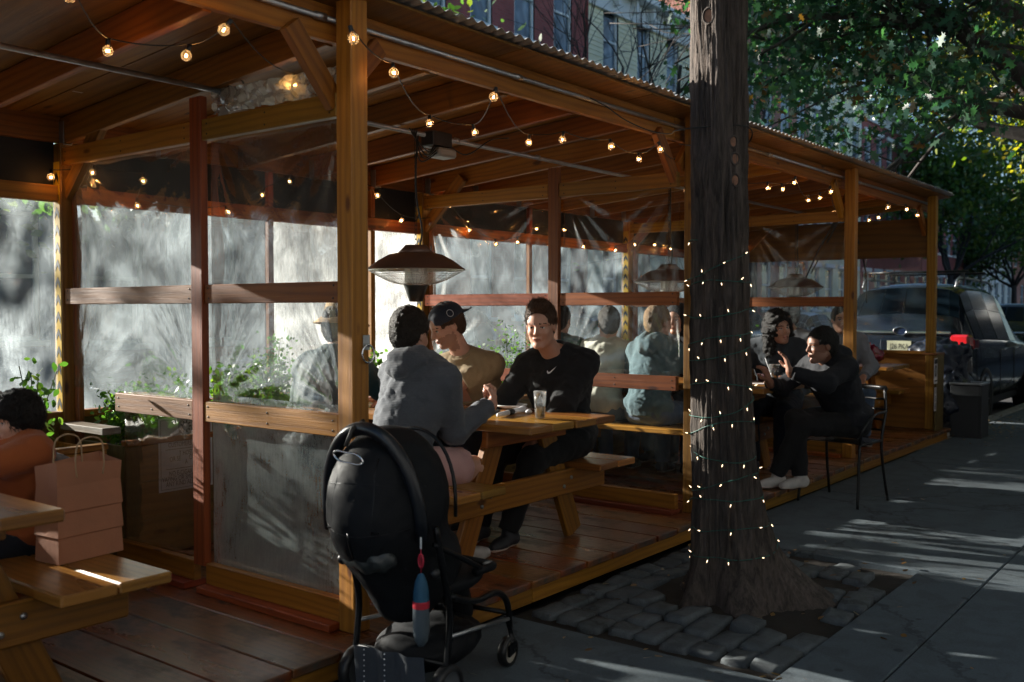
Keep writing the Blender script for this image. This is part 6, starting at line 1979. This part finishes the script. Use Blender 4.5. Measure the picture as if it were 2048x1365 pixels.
# ------------------------------------------------------------------ stroller
def stroller():
    o0 = Vector((2.47, 2.43, 0)); ya = R(8)
    Fd = Vector((math.cos(ya), math.sin(ya), 0)); Ld = Vector((-math.sin(ya), math.cos(ya), 0))
    def L(f, l, z): return o0+Fd*f+Ld*l+Vector((0, 0, z))
    RB = np.array([list(Fd), list(Ld), [0, 0, 1]]).T
    t = thing('stroller', 'black folding pushchair with raised hood seen from behind, parked by the shed post', 'stroller', tuple(o0))
    fab = plain('black_stroller_fabric', (.005, .006, .008), .7, 0, 9, .3, .25, 300, .25); frm = plain('stroller_frame', (.012, .013, .015), .3, .6)
    # hood and back panel
    S = SDF(o0+Vector((-.35, -.35, .3)), o0+Vector((.6, .4, 1.1)), .008)
    S.ell(L(-.02, .03, .725), (.235, .200, .265), RB, 0)
    S.cone(L(-.10, .02, .66), L(.03, 0, .40), .15, .12, .05)
    S.ell(L(.10, 0, .50), (.16, .165, .16), RB, .05)
    S.ell(L(.22, .03, .70), (.26, .150, .22), RB, .02, 's')        # opening towards the front
    S.plane_cut(L(-.205, 0, 0), -np.array(Fd)+np.array([0, 0, -.25]))
    S.noise(.0022, 22, 8, 5, ridge=True); S.noise(.0012, 60, 9, 4, ridge=True)
    S.mesh('hood', fab, t)
    # padded rim and seams
    def arc(f0, w, zt, zb, tilt, n=22):
        out = []
        for k in range(n+1):
            a = math.pi*k/n
            out.append(L(f0+tilt*math.sin(a), .03+w*math.cos(a), zb+(zt-zb)*math.sin(a)**.8))
        return out
    MB().tube(arc(-.10, .200, .995, .62, -.06), .024, 12).build('padded_rim', plain('glossy_leatherette', (.008, .010, .014), .28), t)
    MB().tube(arc(.12, .19, .965, .66, .02), .007, 8).build('hood_bow', frm, t)
    MB().box(L(-.235, .02, .66), (.012, .22, .006), Matrix.Rotation(ya, 3, 'Z'), .002).build('seam', frm, t)
    ho_ = [ch for ch in t.children if ch.name.startswith('hood')][0]
    def onhood(l, z):
        a0 = L(-.7, l, z)-Vector(WLOC[t.name]); hit, loc, nr, ix = ho_.ray_cast(a0, Fd)
        return loc+nr*.0015+Vector(WLOC[t.name]) if hit else None
    for ln_ in ([(-.15+.30*k/14, .665-.02*math.sin(math.pi*k/14)) for k in range(15)], [(-.16+.32*k/14, .80+.02*math.sin(math.pi*k/14)) for k in range(15)],
                [(.085+.02*math.sin(k*.3), .90-.035*k) for k in range(10)], [(-.045-.02*math.sin(k*.3), .90-.035*k) for k in range(10)]):
        q_ = [onhood(a_, b_) for a_, b_ in ln_]; q_ = [x for x in q_ if x is not None]
        if len(q_) > 3: MB().tube(q_, .0028, 5).build('seam', frm, t)
    q_ = [onhood(.02, .655-.022*k) for k in range(5)]; q_ = [x for x in q_ if x is not None]
    if len(q_) > 2: MB().tube(q_, .006, 5).build('webbing_strap', bpy.data.materials.get('leather_strap') or frm, t)
    # lower pocket
    S = SDF(o0+Vector((-.35, -.3, .3)), o0+Vector((.3, .3, .8)), .007)
    S.ell(L(-.17, .0, .56), (.05, .11, .055), RB, 0); S.noise(.003, 45, 3, 5, ridge=True)
    S.mesh('back_pocket', plain('mesh_pocket', (.03, .036, .036), .4, 0, 60, .5), t)
    # strap and snap hook
    sk = part_root('strap_hook', t, L(-.09, .07, .95))
    MB().tube([L(-.13, .055, 1.018), L(-.19, .055, .995), L(-.225, .055, .94)], .008, 6).build('strap', plain('leather_strap', (.02, .016, .014), .5), sk)
    pts = []
    for k in range(24):
        a = 2*math.pi*k/24
        pts.append(L(-.238, .035+.045*math.cos(a)+(.018 if math.cos(a) > 0 else -.018), .905+.018*math.sin(a)-.35*(.035+.045*math.cos(a)-.035)*-1*.6))
    MB().tube(pts, .0035, 8, closed=True).build('hook', M['chrome'], sk)
    # frame
    for s in (-1, 1):
        MB().tube(smoothpath([L(-.05, s*.19, .66), L(-.02, s*.20, .50), L(.02, s*.20, .34), L(0, s*.20, .16), L(-.01, s*.20, .085)]), .012, 8).build('rear_leg', frm, t)
        MB().tube(smoothpath([L(.03, s*.195, .40), L(.20, s*.19, .34), L(.36, s*.185, .33), L(.45, s*.18, .27), L(.49, s*.17, .16)]), .013, 8).build('front_leg', frm, t)
        MB().tube([L(.02, s*.195, .26), L(.22, s*.19, .235), L(.46, s*.18, .20)], .008, 8).build('side_bar', M['galv'], t)
        MB().tube(smoothpath([L(-.06, s*.19, .60), L(.10, s*.20, .52), L(.22, s*.20, .46)]), .010, 8).build('hinge_bar', frm, t)
        MB().ball(L(-.07, s*.20, .505), .020, 10, 8).build('hinge_knob', M['black_plastic'], t)
    MB().tube([L(.0, -.2, .17), L(.0, .2, .17)], .010, 8).build('axle_bar', frm, t)
    MB().tube([L(.47, -.18, .22), L(.47, .18, .22)], .010, 8).build('front_bar', frm, t)
    MB().tube(smoothpath([L(.22, -.18, .44), L(.36, -.17, .43), L(.41, -.10, .42), L(.42, 0, .42), L(.41, .10, .42), L(.36, .17, .43), L(.22, .18, .44)]), .016, 10).build('bumper_bar', fab, t)
    # seat and basket
    S = SDF(o0+Vector((-.2, -.35, .05)), o0+Vector((.65, .4, .6)), .009)
    S.ell(L(.22, 0, .40), (.22, .165, .055), RB, 0); S.cone(L(.34, 0, .36), L(.40, 0, .22), .06, .05, .03); S.noise(.003, 30, 5, 5)
    S.mesh('seat', fab, t)
    S = SDF(o0+Vector((-.2, -.35, .03)), o0+Vector((.65, .4, .4)), .009)
    S.ell(L(.18, 0, .17), (.24, .165, .085), RB, 0); S.noise(.006, 26, 6, 6, ridge=True)
    S.mesh('basket', fab, t)
    # patterned cover flap hanging at the rear with dotted seams
    fp = part_root('cover_flap', t, L(-.06, 0, .16))
    vs = []; fs = []
    for j in range(9):
        for i in range(17):
            vs.append(L(-.075-.01*math.sin(i*1.1)+.004*j*.5, .15-.30*i/16, .205-.020*j))
    for j in range(8):
        for i in range(16): fs.append([j*17+i, j*17+i+1, (j+1)*17+i+1, (j+1)*17+i])
    mesh_obj('fabric', vs, fs, cloth('grey_flap', (.045, .055, .07)), fp, smooth=True)
    dm = MB()
    for l_ in (.09, .0):
        for j in range(9): dm.ball(L(-.090, l_, .20-.019*j), .0028, 6, 4)
    o = dm.build('stitch_dots', M['napkin'], fp); o['kind'] = 'stuff'
    def wheel(f, l, r, w_, hubcol):
        q = part_root('wheel', t, L(f, l, r))
        Rm = Matrix((tuple(Fd), (0, 0, 1), tuple(Ld))).transposed()
        MB().lathe([(r*.74, -w_/2), (r*.93, -w_/2), (r, -w_*.25), (r, w_*.25), (r*.93, w_/2), (r*.74, w_/2)], L(f, l, r), 32, Rm).build('tyre', M['black_plastic'], q)
        MB().lathe([(.001, -w_*.38), (r*.2, -w_*.42), (r*.72, -w_*.30), (r*.76, -w_*.40), (r*.76, w_*.40), (r*.72, w_*.30), (r*.2, w_*.42), (.001, w_*.38)], L(f, l, r), 32, Rm).build('rim', hubcol, q)
    cream = plain('cream_rim', (.50, .46, .38), .5); grey = plain('grey_rim', (.10, .11, .12), .4)
    wheel(0, .20, .085, .04, grey); wheel(0, -.20, .085, .04, grey); wheel(.50, .155, .058, .035, cream); wheel(.50, -.155, .058, .035, cream)
    for s in (-1, 1):
        MB().tube(smoothpath([L(.49, s*.155, .20), L(.52, s*.155, .13), L(.50, s*.175, .06)]), .011, 8).build('fork', frm, t)
        MB().prism([(0, .012), (.05, .02), (.05, -.02), (0, -.03)], -.004, .004, Matrix.Translation(L(.47, s*.178, .075)) @ Matrix((tuple(Fd), (0, 0, 1), tuple(Ld))).transposed().to_4x4()).build('fork_cover', frm, t)
    # things hanging from it
    pc = thing('hanging_pouch', 'blue topped grey slim pouch with a red band dangling from the pushchair', 'pouch', tuple(L(-.13, -.13, .40)))
    c = L(-.13, -.185, .0)
    MB().lathe([(0.0008, 0.4550), (0.0102, 0.4500), (0.0204, 0.4250), (0.0263, 0.3900), (0.0276, 0.3500)], (c.x, c.y, .065), 20).build('pouch_top', plain('blue_neoprene', (.012, .085, .16), .6), pc)
    MB().lathe([(0.0285, 0.3620), (0.0291, 0.3500), (0.0285, 0.3380)], (c.x, c.y, .065), 20).build('red_band', plain('red_band', (.5, .02, .04), .5), pc)
    MB().lathe([(0.0276, 0.3480), (0.0289, 0.3000), (0.0272, 0.2600), (0.0221, 0.2250), (0.0102, 0.2080), (0.0008, 0.2060)], (c.x, c.y, .065), 20).build('pouch_body', plain('grey_neoprene', (.07, .095, .115), .6), pc)
    MB().tube([(c.x, c.y, .518), (c.x, c.y, .60)], .002, 5).build('cord', plain('red_cord', (.5, .02, .05), .5), pc)
    pts = [(c.x+.0, c.y+.010*math.cos(a), .560+.022*math.sin(a)) for a in np.linspace(0, 6.28, 16, endpoint=False)]
    MB().tube(pts, .004, 6, closed=True).build('ribbon_loop', bpy.data.materials['red_cord'], pc)
    MB().box((c.x, c.y, .62), (.004, .007, .04), None, .001).build('zip_pull', M['ceramic'], pc)
    return t
stroller()

# ------------------------------------------------------------------ metal chair
def chair(x, y, yaw):
    t = thing('metal_chair', 'black metal slat back cafe chair on the pavement at the shed edge', 'chair', (x, y, 0))
    c, s = math.cos(R(yaw)), math.sin(R(yaw))
    def L(f, l, z): return Vector((x+f*c-l*s, y+f*s+l*c, z))
    bm_ = M['black_metal']
    for q in (-1, 1):
        MB().tube(smoothpath([L(.22, q*.23, 0), L(.19, q*.22, .22), L(.17, q*.215, .44)]), .011, 8).build('leg', bm_, t)
        MB().tube(smoothpath([L(-.25, q*.23, 0), L(-.19, q*.22, .25), L(-.17, q*.215, .45), L(-.22, q*.22, .65), L(-.25, q*.20, .82)]), .011, 8).build('leg', bm_, t)
        MB().tube([L(.17, q*.215, .44), L(-.17, q*.215, .45)], .010, 8).build('seat_rail', bm_, t)
        MB().tube(smoothpath([L(.17, q*.215, .44), L(.19, q*.25, .56), L(.05, q*.265, .65), L(-.20, q*.235, .66)]), .010, 8).build('arm', bm_, t)
    for k in range(7):
        f = -.16+.32*k/6
        MB().box(L(f, 0, .452), (.035, .42, .006), Matrix.Rotation(R(yaw), 3, 'Z'), .002).build('seat_slat', bm_, t)
    for k in range(5):
        z = .52+.075*k; f0 = -.185-.07*(z-.45)/.4
        pts = [L(f0-.05*math.cos(a*math.pi/2), .215*a, z) for a in np.linspace(-1, 1, 9)]
        MB().tube(pts, .010 if k == 4 else .008, 6).build('back_slat', M['galv'] if False else bm_, t)
    MB().tube([L(-.25-.05*math.cos(a*math.pi/2), .205*a, .83) for a in np.linspace(-1, 1, 9)], .013, 8).build('top_rail', bm_, t)
chair(7.10, 2.46, 172)

# ------------------------------------------------------------------ cars
def car_paint(name, col, metal=.4, rough=.25):
    m, nt, b = new_mat(name)
    tc = nt.nodes.new('ShaderNodeTexCoord'); n = noise_tex(nt, tc.outputs['Object'], 2.5, 5)
    nt.links.new(mixc(nt, n.outputs[0], tuple(x*.85 for x in col), tuple(min(1, x*1.1) for x in col)), b.inputs['Base Color'])
    b.inputs['Metallic'].default_value = metal; b.inputs['Roughness'].default_value = rough
    b.inputs['Coat Weight'].default_value = .6; b.inputs['Coat Roughness'].default_value = .06
    return m
M['car_glass'] = plain('car_glass', (.006, .012, .018), .08, 0, 0, 0, 0, 60, .22, coat=.0)
M['car_glass'].node_tree.nodes['Principled BSDF'].inputs['IOR'].default_value = 1.22
M['tyre'] = plain('tyre_rubber', (.012, .012, .012), .8)
M['alloy'] = plain('alloy', (.35, .36, .38), .3, .9)
M['tail_red'] = plain('tail_lamp', (.35, .008, .012), .15, 0, 0, 0, 0, 60, .7, coat=1)
M['lamp_clear'] = plain('lamp_clear', (.6, .62, .65), .1, .2, coat=1)
M['trim_black'] = plain('trim_black', (.012, .012, .013), .5)
def car(label, x, y, yaw, paint, suv=True, rack=False, L=4.5, W=1.8, Ht=1.62, name='parked_car', plate=None, z0=-.13):
    """nose along yaw; x,y centre of the car"""
    t = thing(name, label, 'car', (x, y, z0), 'cars parked along the street')
    c, s = math.cos(R(yaw)), math.sin(R(yaw))
    zs = .17 if suv and rack else 0.0
    def P(f, l, z): return Vector((x+f*c-l*s, y+f*s+l*c, z0+z+max(0, z-.45)*zs))
    hL = L/2
    # stations: f, belt z, roof z, half width, roof half width
    if suv:
        st = [(-hL, .78, .80, .80, .70), (-hL+.05, .98, 1.0, .86, .72), (-hL+.16, 1.03, 1.30, .885, .68), (-hL+.36, 1.04, Ht-.06, .90, .62), (-hL+.8, 1.03, Ht, .905, .60), (-hL+1.6, 1.01, Ht+.0, .91, .60), (-hL+2.4, .99, Ht-.04, .91, .60),
              (-hL+2.85, .97, Ht-.16, .905, .60), (-hL+3.25, .96, 1.22, .90, .64), (-hL+3.50, .955, 1.00, .895, .70), (-hL+4.0, .90, .92, .87, .72), (-hL+4.35, .80, .82, .80, .66), (hL, .60, .62, .68, .6)]
    else:
        st = [(-hL, .70, .72, .78, .66), (-hL+.12, .90, .92, .84, .70), (-hL+.5, .95, .98, .87, .68), (-hL+.95, .95, 1.22, .88, .62), (-hL+1.35, .94, Ht-.02, .885, .58), (-hL+2.0, .92, Ht, .89, .57), (-hL+2.5, .90, Ht-.06, .89, .57),
              (-hL+2.95, .88, 1.18, .885, .60), (-hL+3.25, .87, .94, .88, .68), (-hL+3.9, .80, .82, .86, .70), (-hL+4.3, .68, .70, .80, .62), (hL, .52, .54, .68, .5)]
    ring = []
    NP = 13
    for (f, zb, zr, hw, rw) in st:
        k = W/1.82
        hw *= k; rw *= k
        bot = .26 if abs(f) < hL-.3 else .34
        half = [(0, bot), (hw*.80, bot), (hw*.95, bot+.10), (hw*1.0, bot+.30), (hw*1.0, min(zb-.12, .72)), (hw*.985, zb-.04), (hw*.955, zb), (rw+(hw*.955-rw)*.45, zb+(zr-zb)*.55), (rw+.03, zb+(zr-zb)*.90), (rw*.86, zr), (rw*.45, zr+.02), (0, zr+.028)]
        ring.append([(f, l, z) for l, z in half])
    nh = len(ring[0])
    def surf(sel, off, nm, mat, smooth=True, sides=(1, -1)):
        vs = []; fs = []
        for side in sides:
            for j in range(len(st)-1):
                for i in range(nh-1):
                    if not sel(j, i): continue
                    q = [ring[j][i], ring[j][i+1], ring[j+1][i+1], ring[j+1][i]]
                    n_ = len(vs)
                    pp = [P(a, b_*side, z) for a, b_, z in q]
                    if off:
                        nn = (pp[2]-pp[0]).cross(pp[3]-pp[1]).normalized()*(side)
                        cen = sum(pp, Vector())/4
                        if nn.dot(cen-P(0, 0, .6)) < 0: nn = -nn
                        pp = [cen+(v-cen)*.965+nn*off for v in pp]
                    vs += pp
                    fs.append([n_, n_+1, n_+2, n_+3] if side == -1 else [n_+3, n_+2, n_+1, n_])
        if not vs: return None
        o = mesh_obj(nm, vs, fs, mat, t, smooth=smooth)
        bm = bmesh.new(); bm.from_mesh(o.data); bmesh.ops.remove_doubles(bm, verts=bm.verts, dist=.0005 if not off else .0001)
        bmesh.ops.recalc_face_normals(bm, faces=bm.faces); bm.to_mesh(o.data); bm.free()
        return o
    body = surf(lambda j, i: True, 0, 'body', paint)
    # end caps
    for j in (0, len(st)-1):
        vs = [P(a, b_, z) for a, b_, z in ring[j]]+[P(a, -b_, z) for a, b_, z in reversed(ring[j][1:-1])]
        mesh_obj('bumper_skin', vs, [list(range(len(vs)))], paint, t)
    g0, g1 = (2, 8) if suv else (3, 7)
    for j in range(g0 if not suv else 3, g1-(1 if suv else 0)):
        for sd in (1, -1): surf(lambda a, b_, j=j: a == j and b_ in (6, 7), .006, 'side_window', M['car_glass'], sides=(sd,))
    surf(lambda a, b_: (a in ((2,) if suv else (2, 3))) and b_ >= 7, .006, 'rear_window', M['car_glass'])
    surf(lambda a, b_: (a in ((7, 8) if suv else (6, 7))) and b_ >= 7, .006, 'windscreen', M['car_glass'])
    for f in (-hL+.78, hL-.86):
        for sd in (-1, 1):
            w_ = part_root('wheel', t, P(f, sd*W*.47, .34))
            Rm = Matrix(((c, 0, -s*sd), (s, 0, c*sd), (0, 1, 0)))
            MB().lathe([(.22, -.10), (.31, -.10), (.34, -.07), (.34, .07), (.31, .10), (.22, .10)], P(f, sd*(W*.5-.105), .34), 30, Rm).build('tyre', M['tyre'], w_)
            rm = MB(); rm.lathe([(.001, .07), (.05, .075), (.06, .05), (.20, .06), (.225, .09), (.225, -.08)], P(f, sd*(W*.5-.105), .34), 30, Rm)
            for k in range(10):
                a = k*2*math.pi/10
                a0 = Rm @ Vector((.05*math.cos(a), .05*math.sin(a), .078)); a1 = Rm @ Vector((.215*math.cos(a), .215*math.sin(a), .088))
                rm.tube([P(f, sd*(W*.5-.105), .34)+a0, P(f, sd*(W*.5-.105), .34)+a1], .012, 5)
            rm.build('rim', M['alloy'], w_)
            MB().lathe([(.34, .0), (.405, .006), (.41, .0), (.34, -.02)], P(f, sd*(W*.5-.002), .36), 30, Rm).build('arch_trim', M['trim_black'], t)
    MB().box(P(0, 0, .27), (L*.9, W*.88, .14), Matrix.Rotation(R(yaw), 3, 'Z'), .03).build('sill', M['trim_black'], t)
    for sd in (-1, 1):
        if suv:
            MB().box(P(-hL+.085, sd*W*.415, 1.03), (.14, .26, .17), Matrix.Rotation(R(yaw), 3, 'Z') @ Matrix.Rotation(sd*.25, 3, 'Z'), .03).build('tail_light', M['tail_red'], t)
            MB().box(P(-hL+.22, sd*W*.492, 1.0), (.24, .03, .12), Matrix.Rotation(R(yaw), 3, 'Z'), .012).build('tail_light', M['tail_red'], t)
            MB().box(P(-hL+.012, sd*W*.33, .92), (.02, .22, .028), Matrix.Rotation(R(yaw), 3, 'Z'), .004).build('reverse_light', M['lamp_clear'], t)
        else:
            MB().box(P(-hL+.04, sd*W*.38, .74), (.08, .26, .12), Matrix.Rotation(R(yaw), 3, 'Z'), .03).build('tail_light', M['tail_red'], t)
        MB().box(P(hL-.10, sd*W*.37, .68), (.16, .30, .13), Matrix.Rotation(R(yaw), 3, 'Z'), .04).build('headlight', M['lamp_clear'], t)
        MB().box(P(hL-1.45, sd*W*.55, 1.00), (.10, .16, .13), Matrix.Rotation(R(yaw), 3, 'Z'), .04).build('mirror', paint, t)
        for fd in (-.35, .55):
            MB().box(P(fd, sd*W*.503, .90), (.16, .015, .025), Matrix.Rotation(R(yaw), 3, 'Z'), .006).build('door_handle', M['chrome'], t)
            MB().box(P(fd-.32, sd*W*.5, .64), (.008, .010, .62), Matrix.Rotation(R(yaw), 3, 'Z'), .001).build('door_gap', M['trim_black'], t)
    if suv:
        MB().box(P(-hL+.07, 0, 1.12), (.04, 1.25, .035), Matrix.Rotation(R(yaw), 3, 'Z'), .008).build('chrome_strip', M['chrome'], t)
        MB().box(P(-hL-.03, 0, .50), (.16, W*.92, .26), Matrix.Rotation(R(yaw), 3, 'Z'), .05).build('rear_bumper', M['trim_black'], t)
        MB().box(P(-hL+.035, 0, .95), (.03, .50, .20), Matrix.Rotation(R(yaw), 3, 'Z'), .01).build('plate_recess', paint, t)
        e = MB(); Rm = Matrix(((0, 0, -c), (1*s if abs(s) > .5 else 0, 0, -s), (0, 1, 0)))
        vs = []; nn = 24
        for k in range(nn): vs.append(P(-hL+.040, .085*math.cos(2*math.pi*k/nn), 1.135+.045*math.sin(2*math.pi*k/nn)))
        e.tube(vs, .007, 6, closed=True); e.build('oval_emblem', M['chrome'], t)
        vs2 = [P(-hL+.044, .082*math.cos(2*math.pi*k/nn), 1.135+.042*math.sin(2*math.pi*k/nn)) for k in range(nn)]
        mesh_obj('emblem_plate', vs2, [list(range(nn))], plain('emblem_blue', (.01, .02, .06), .2), t)
        if plate:
            pl = part_root('number_plate', t, P(-hL+.0, 0, .96))
            MB().box(P(-hL+.010, 0, .96), (.008, .305, .152), Matrix.Rotation(R(yaw), 3, 'Z'), .002).build('plate_panel', plain('plate_cream', (.55, .55, .38), .5), pl)
            text(plate, .098, P(-hL+.0035, 0, .96), (R(90), 0, R(yaw-90)), pl, sx=.72)
            text('GARDEN STATE', .026, P(-hL+.0035, 0, .912), (R(90), 0, R(yaw-90)), pl, sx=.9)
    if rack:
        for sd in (-1, 1):
            MB().tube(smoothpath([P(-hL+.38, sd*.60, Ht-.03), P(-hL+.50, sd*.60, Ht+.06), P(-hL+.9, sd*.59, Ht+.075), P(-hL+2.2, sd*.59, Ht+.05), P(-hL+2.5, sd*.59, Ht-.03)]), .017, 8).build('roof_rail', M['galv'], t)
        for f in (-hL+.78, -hL+1.75):
            MB().tube([P(f, -.66, Ht+.155), P(f, .66, Ht+.155)], .016, 8).build('crossbar', M['black_metal'], t)
            for sd in (-1, 1): MB().prism([(-.06, 0), (.06, 0), (.02, .11), (-.02, .11)], -.02, .02, Matrix.Translation(P(f, sd*.59, Ht+.05)) @ Matrix(((c, 0, -s, 0), (s, 0, c, 0), (0, 1, 0, 0), (0, 0, 0, 1)))).build('rack_foot', M['black_plastic'], t)
    return t
navy = car_paint('dark_blue_paint', (.008, .014, .024), .0); white = car_paint('white_paint', (.55, .56, .56), 0); silver = car_paint('silver_paint', (.30, .31, .32), .6); dark = car_paint('black_paint', (.01, .012, .014)); maroon = car_paint('maroon_paint', (.09, .02, .03))
car('dark blue estate with roof rack parked just past the end of the shed', 15.55, 3.86, 0, navy, True, True, 4.6, 1.80, 1.66, plate='J26 PKA')
car('dark car parked ahead of the dark blue estate', 21.2, 3.75, 0, dark, True, False, 4.5, 1.8, 1.62)
car('third car in the near row beyond the two dark ones', 27.0, 3.8, 0, silver, False, False, 4.5, 1.78, 1.42)
car('white car parked across the street seen through the far bay', 26.6, 10.7, 180, white, False, False, 4.7, 1.8, 1.46)
car('silver car parked across the street behind the third bay', 15.9, 10.8, 180, silver, False, False, 4.5, 1.8, 1.42)
car('maroon car across the street behind the plastic partition', 10.4, 10.8, 180, maroon, True, False, 4.5, 1.8, 1.6)
car('pale hatchback across the street between the silver and white cars', 21.2, 10.8, 180, silver, True, False, 4.4, 1.8, 1.55)
car('dark car far down the opposite kerb', 33.2, 10.8, 180, navy, False, False, 4.5, 1.8, 1.45)

# ------------------------------------------------------------------ covered motorcycle and bin past the shed
S = SDF((11.3, 2.2, -.05), (13.0, 3.9, 1.3), .02)
S.cone((11.75, 2.95, .35), (12.7, 3.2, .35), .32, .34, .1); S.cone((11.85, 2.97, .80), (12.15, 3.05, .86), .17, .15, .15); S.cone((12.1, 3.05, .6), (12.7, 3.2, .62), .2, .2, .1)
S.cone((12.0, 2.75, .92), (12.0, 3.28, .92), .05, .05, .08)
S.noise(.02, 9, 2, 5, ridge=True); S.noise(.008, 25, 3, 5, ridge=True); S.plane_cut((0, 0, .02), (0, 0, -1))
o = S.mesh('covered_motorcycle', plain('navy_tarpaulin', (.010, .016, .032), .45, 0, 3, .3), None); tag(o, 'motorcycle under a dark navy cover between the shed and the parked car', 'motorcycle')
bn = thing('square_bin', 'square dark planter bin standing against the end of the shed', 'bin', (11.62, 2.62, 0))
for (dx, dy, sx, sy) in ((0, -.15, .34, .02), (0, .15, .34, .02), (-.16, 0, .02, .28), (.16, 0, .02, .28)):
    MB().box((11.62+dx, 2.62+dy, .29), (sx, sy, .58), None, .004).build('side_panel', plain('bin_grey', (.035, .038, .042), .6) if 'bin' not in M else M['bin'], bn)
for (dx, dy, sx, sy) in ((0, -.15, .37, .04), (0, .15, .37, .04), (-.165, 0, .04, .27), (.165, 0, .04, .27)):
    MB().box((11.62+dx, 2.62+dy, .59), (sx, sy, .02), None, .003).build('rim', M['galv'], bn)

# ------------------------------------------------------------------ fallen leaves
pts = []
for k in range(260): pts.append((random.gauss(12.6, .9), random.gauss(2.45, .22), .012+random.uniform(0, .01)))
for k in range(60): pts.append((random.uniform(3.2, 5.6), random.uniform(1.2, 2.72), .022+random.uniform(0, .008)))
for k in range(40): pts.append((random.uniform(2.5, 9), random.uniform(-.5, 2.7), .006))
P_ = np.array(pts)
n = len(P_)
o = leaves_mesh('fallen_leaves', P_, .045, 'dead_leaf', None, OVAL, 0.0)
me = o.data; co = np.empty(len(me.vertices)*3, np.float32); me.vertices.foreach_get('co', co); co = co.reshape(-1, 3)
base_ = np.repeat(P_[:, 2], len(OVAL)); co[:, 2] = base_+np.abs(co[:, 2]-base_)*.25; me.vertices.foreach_set('co', co.ravel()); me.update()
tag(o, 'dry brown leaves scattered on the pavement and round the tree pit', kind='stuff')

# tick on the black sweatshirt
inf = B
c_ = inf['chest']; TBm = inf['TB']
def onfront(y, up_):
    org = c_+TBm @ np.array([.5, y, up_]); d = -TBm[:, 0]
    bo = [ch for ch in inf['root'].children if ch.name.startswith('sweater')][0]
    loc0 = Vector(org)-Vector(WLOC[inf['root'].name])
    hit, loc, nrm, idx = bo.ray_cast(loc0, Vector(d))
    return (loc+Vector(TBm[:, 0])*.007+Vector(WLOC[inf['root'].name])) if hit else None
pl2 = [(-.030, .004), (-.022, -.008), (-.012, -.006), (.012, .012), (.034, .026), (.010, .003), (-.012, -.017), (-.026, -.019), (-.034, -.008)]
k_ = .030
pv = [onfront(a*.85, b_*.85+.090) for a, b_ in pl2]
if all(v is not None for v in pv):
    mesh_obj('tick_emblem', pv, [list(range(len(pv)))], M['napkin'], inf['root'])
# print on the tan shirt
inf = Cc
def onfront2(inf, y, up_, off=.005):
    org = inf['chest']+inf['TB'] @ np.array([.5, y, up_]); d = -inf['TB'][:, 0]
    bo = [ch for ch in inf['root'].children if ch.name.startswith('top_garment')][0]
    W_ = Vector(WLOC[inf['root'].name]); hit, loc, nrm, idx = bo.ray_cast(Vector(org)-W_, Vector(d))
    return (loc+nrm*off+W_) if hit else None
for (y, u_, w_, h_) in ((.0, .06, .09, .008), (.02, .035, .06, .006), (-.01, -.0, .10, .006), (.01, -.05, .05, .018), (-.03, -.09, .03, .012)):
    q = [onfront2(inf, y+a*w_/2, u_+b_*h_/2) for a, b_ in ((-1, -1), (1, -1), (1, 1), (-1, 1))]
    if all(v is not None for v in q): mesh_obj('shirt_print', q, [[0, 1, 2, 3]], M['ink'], inf['root'])
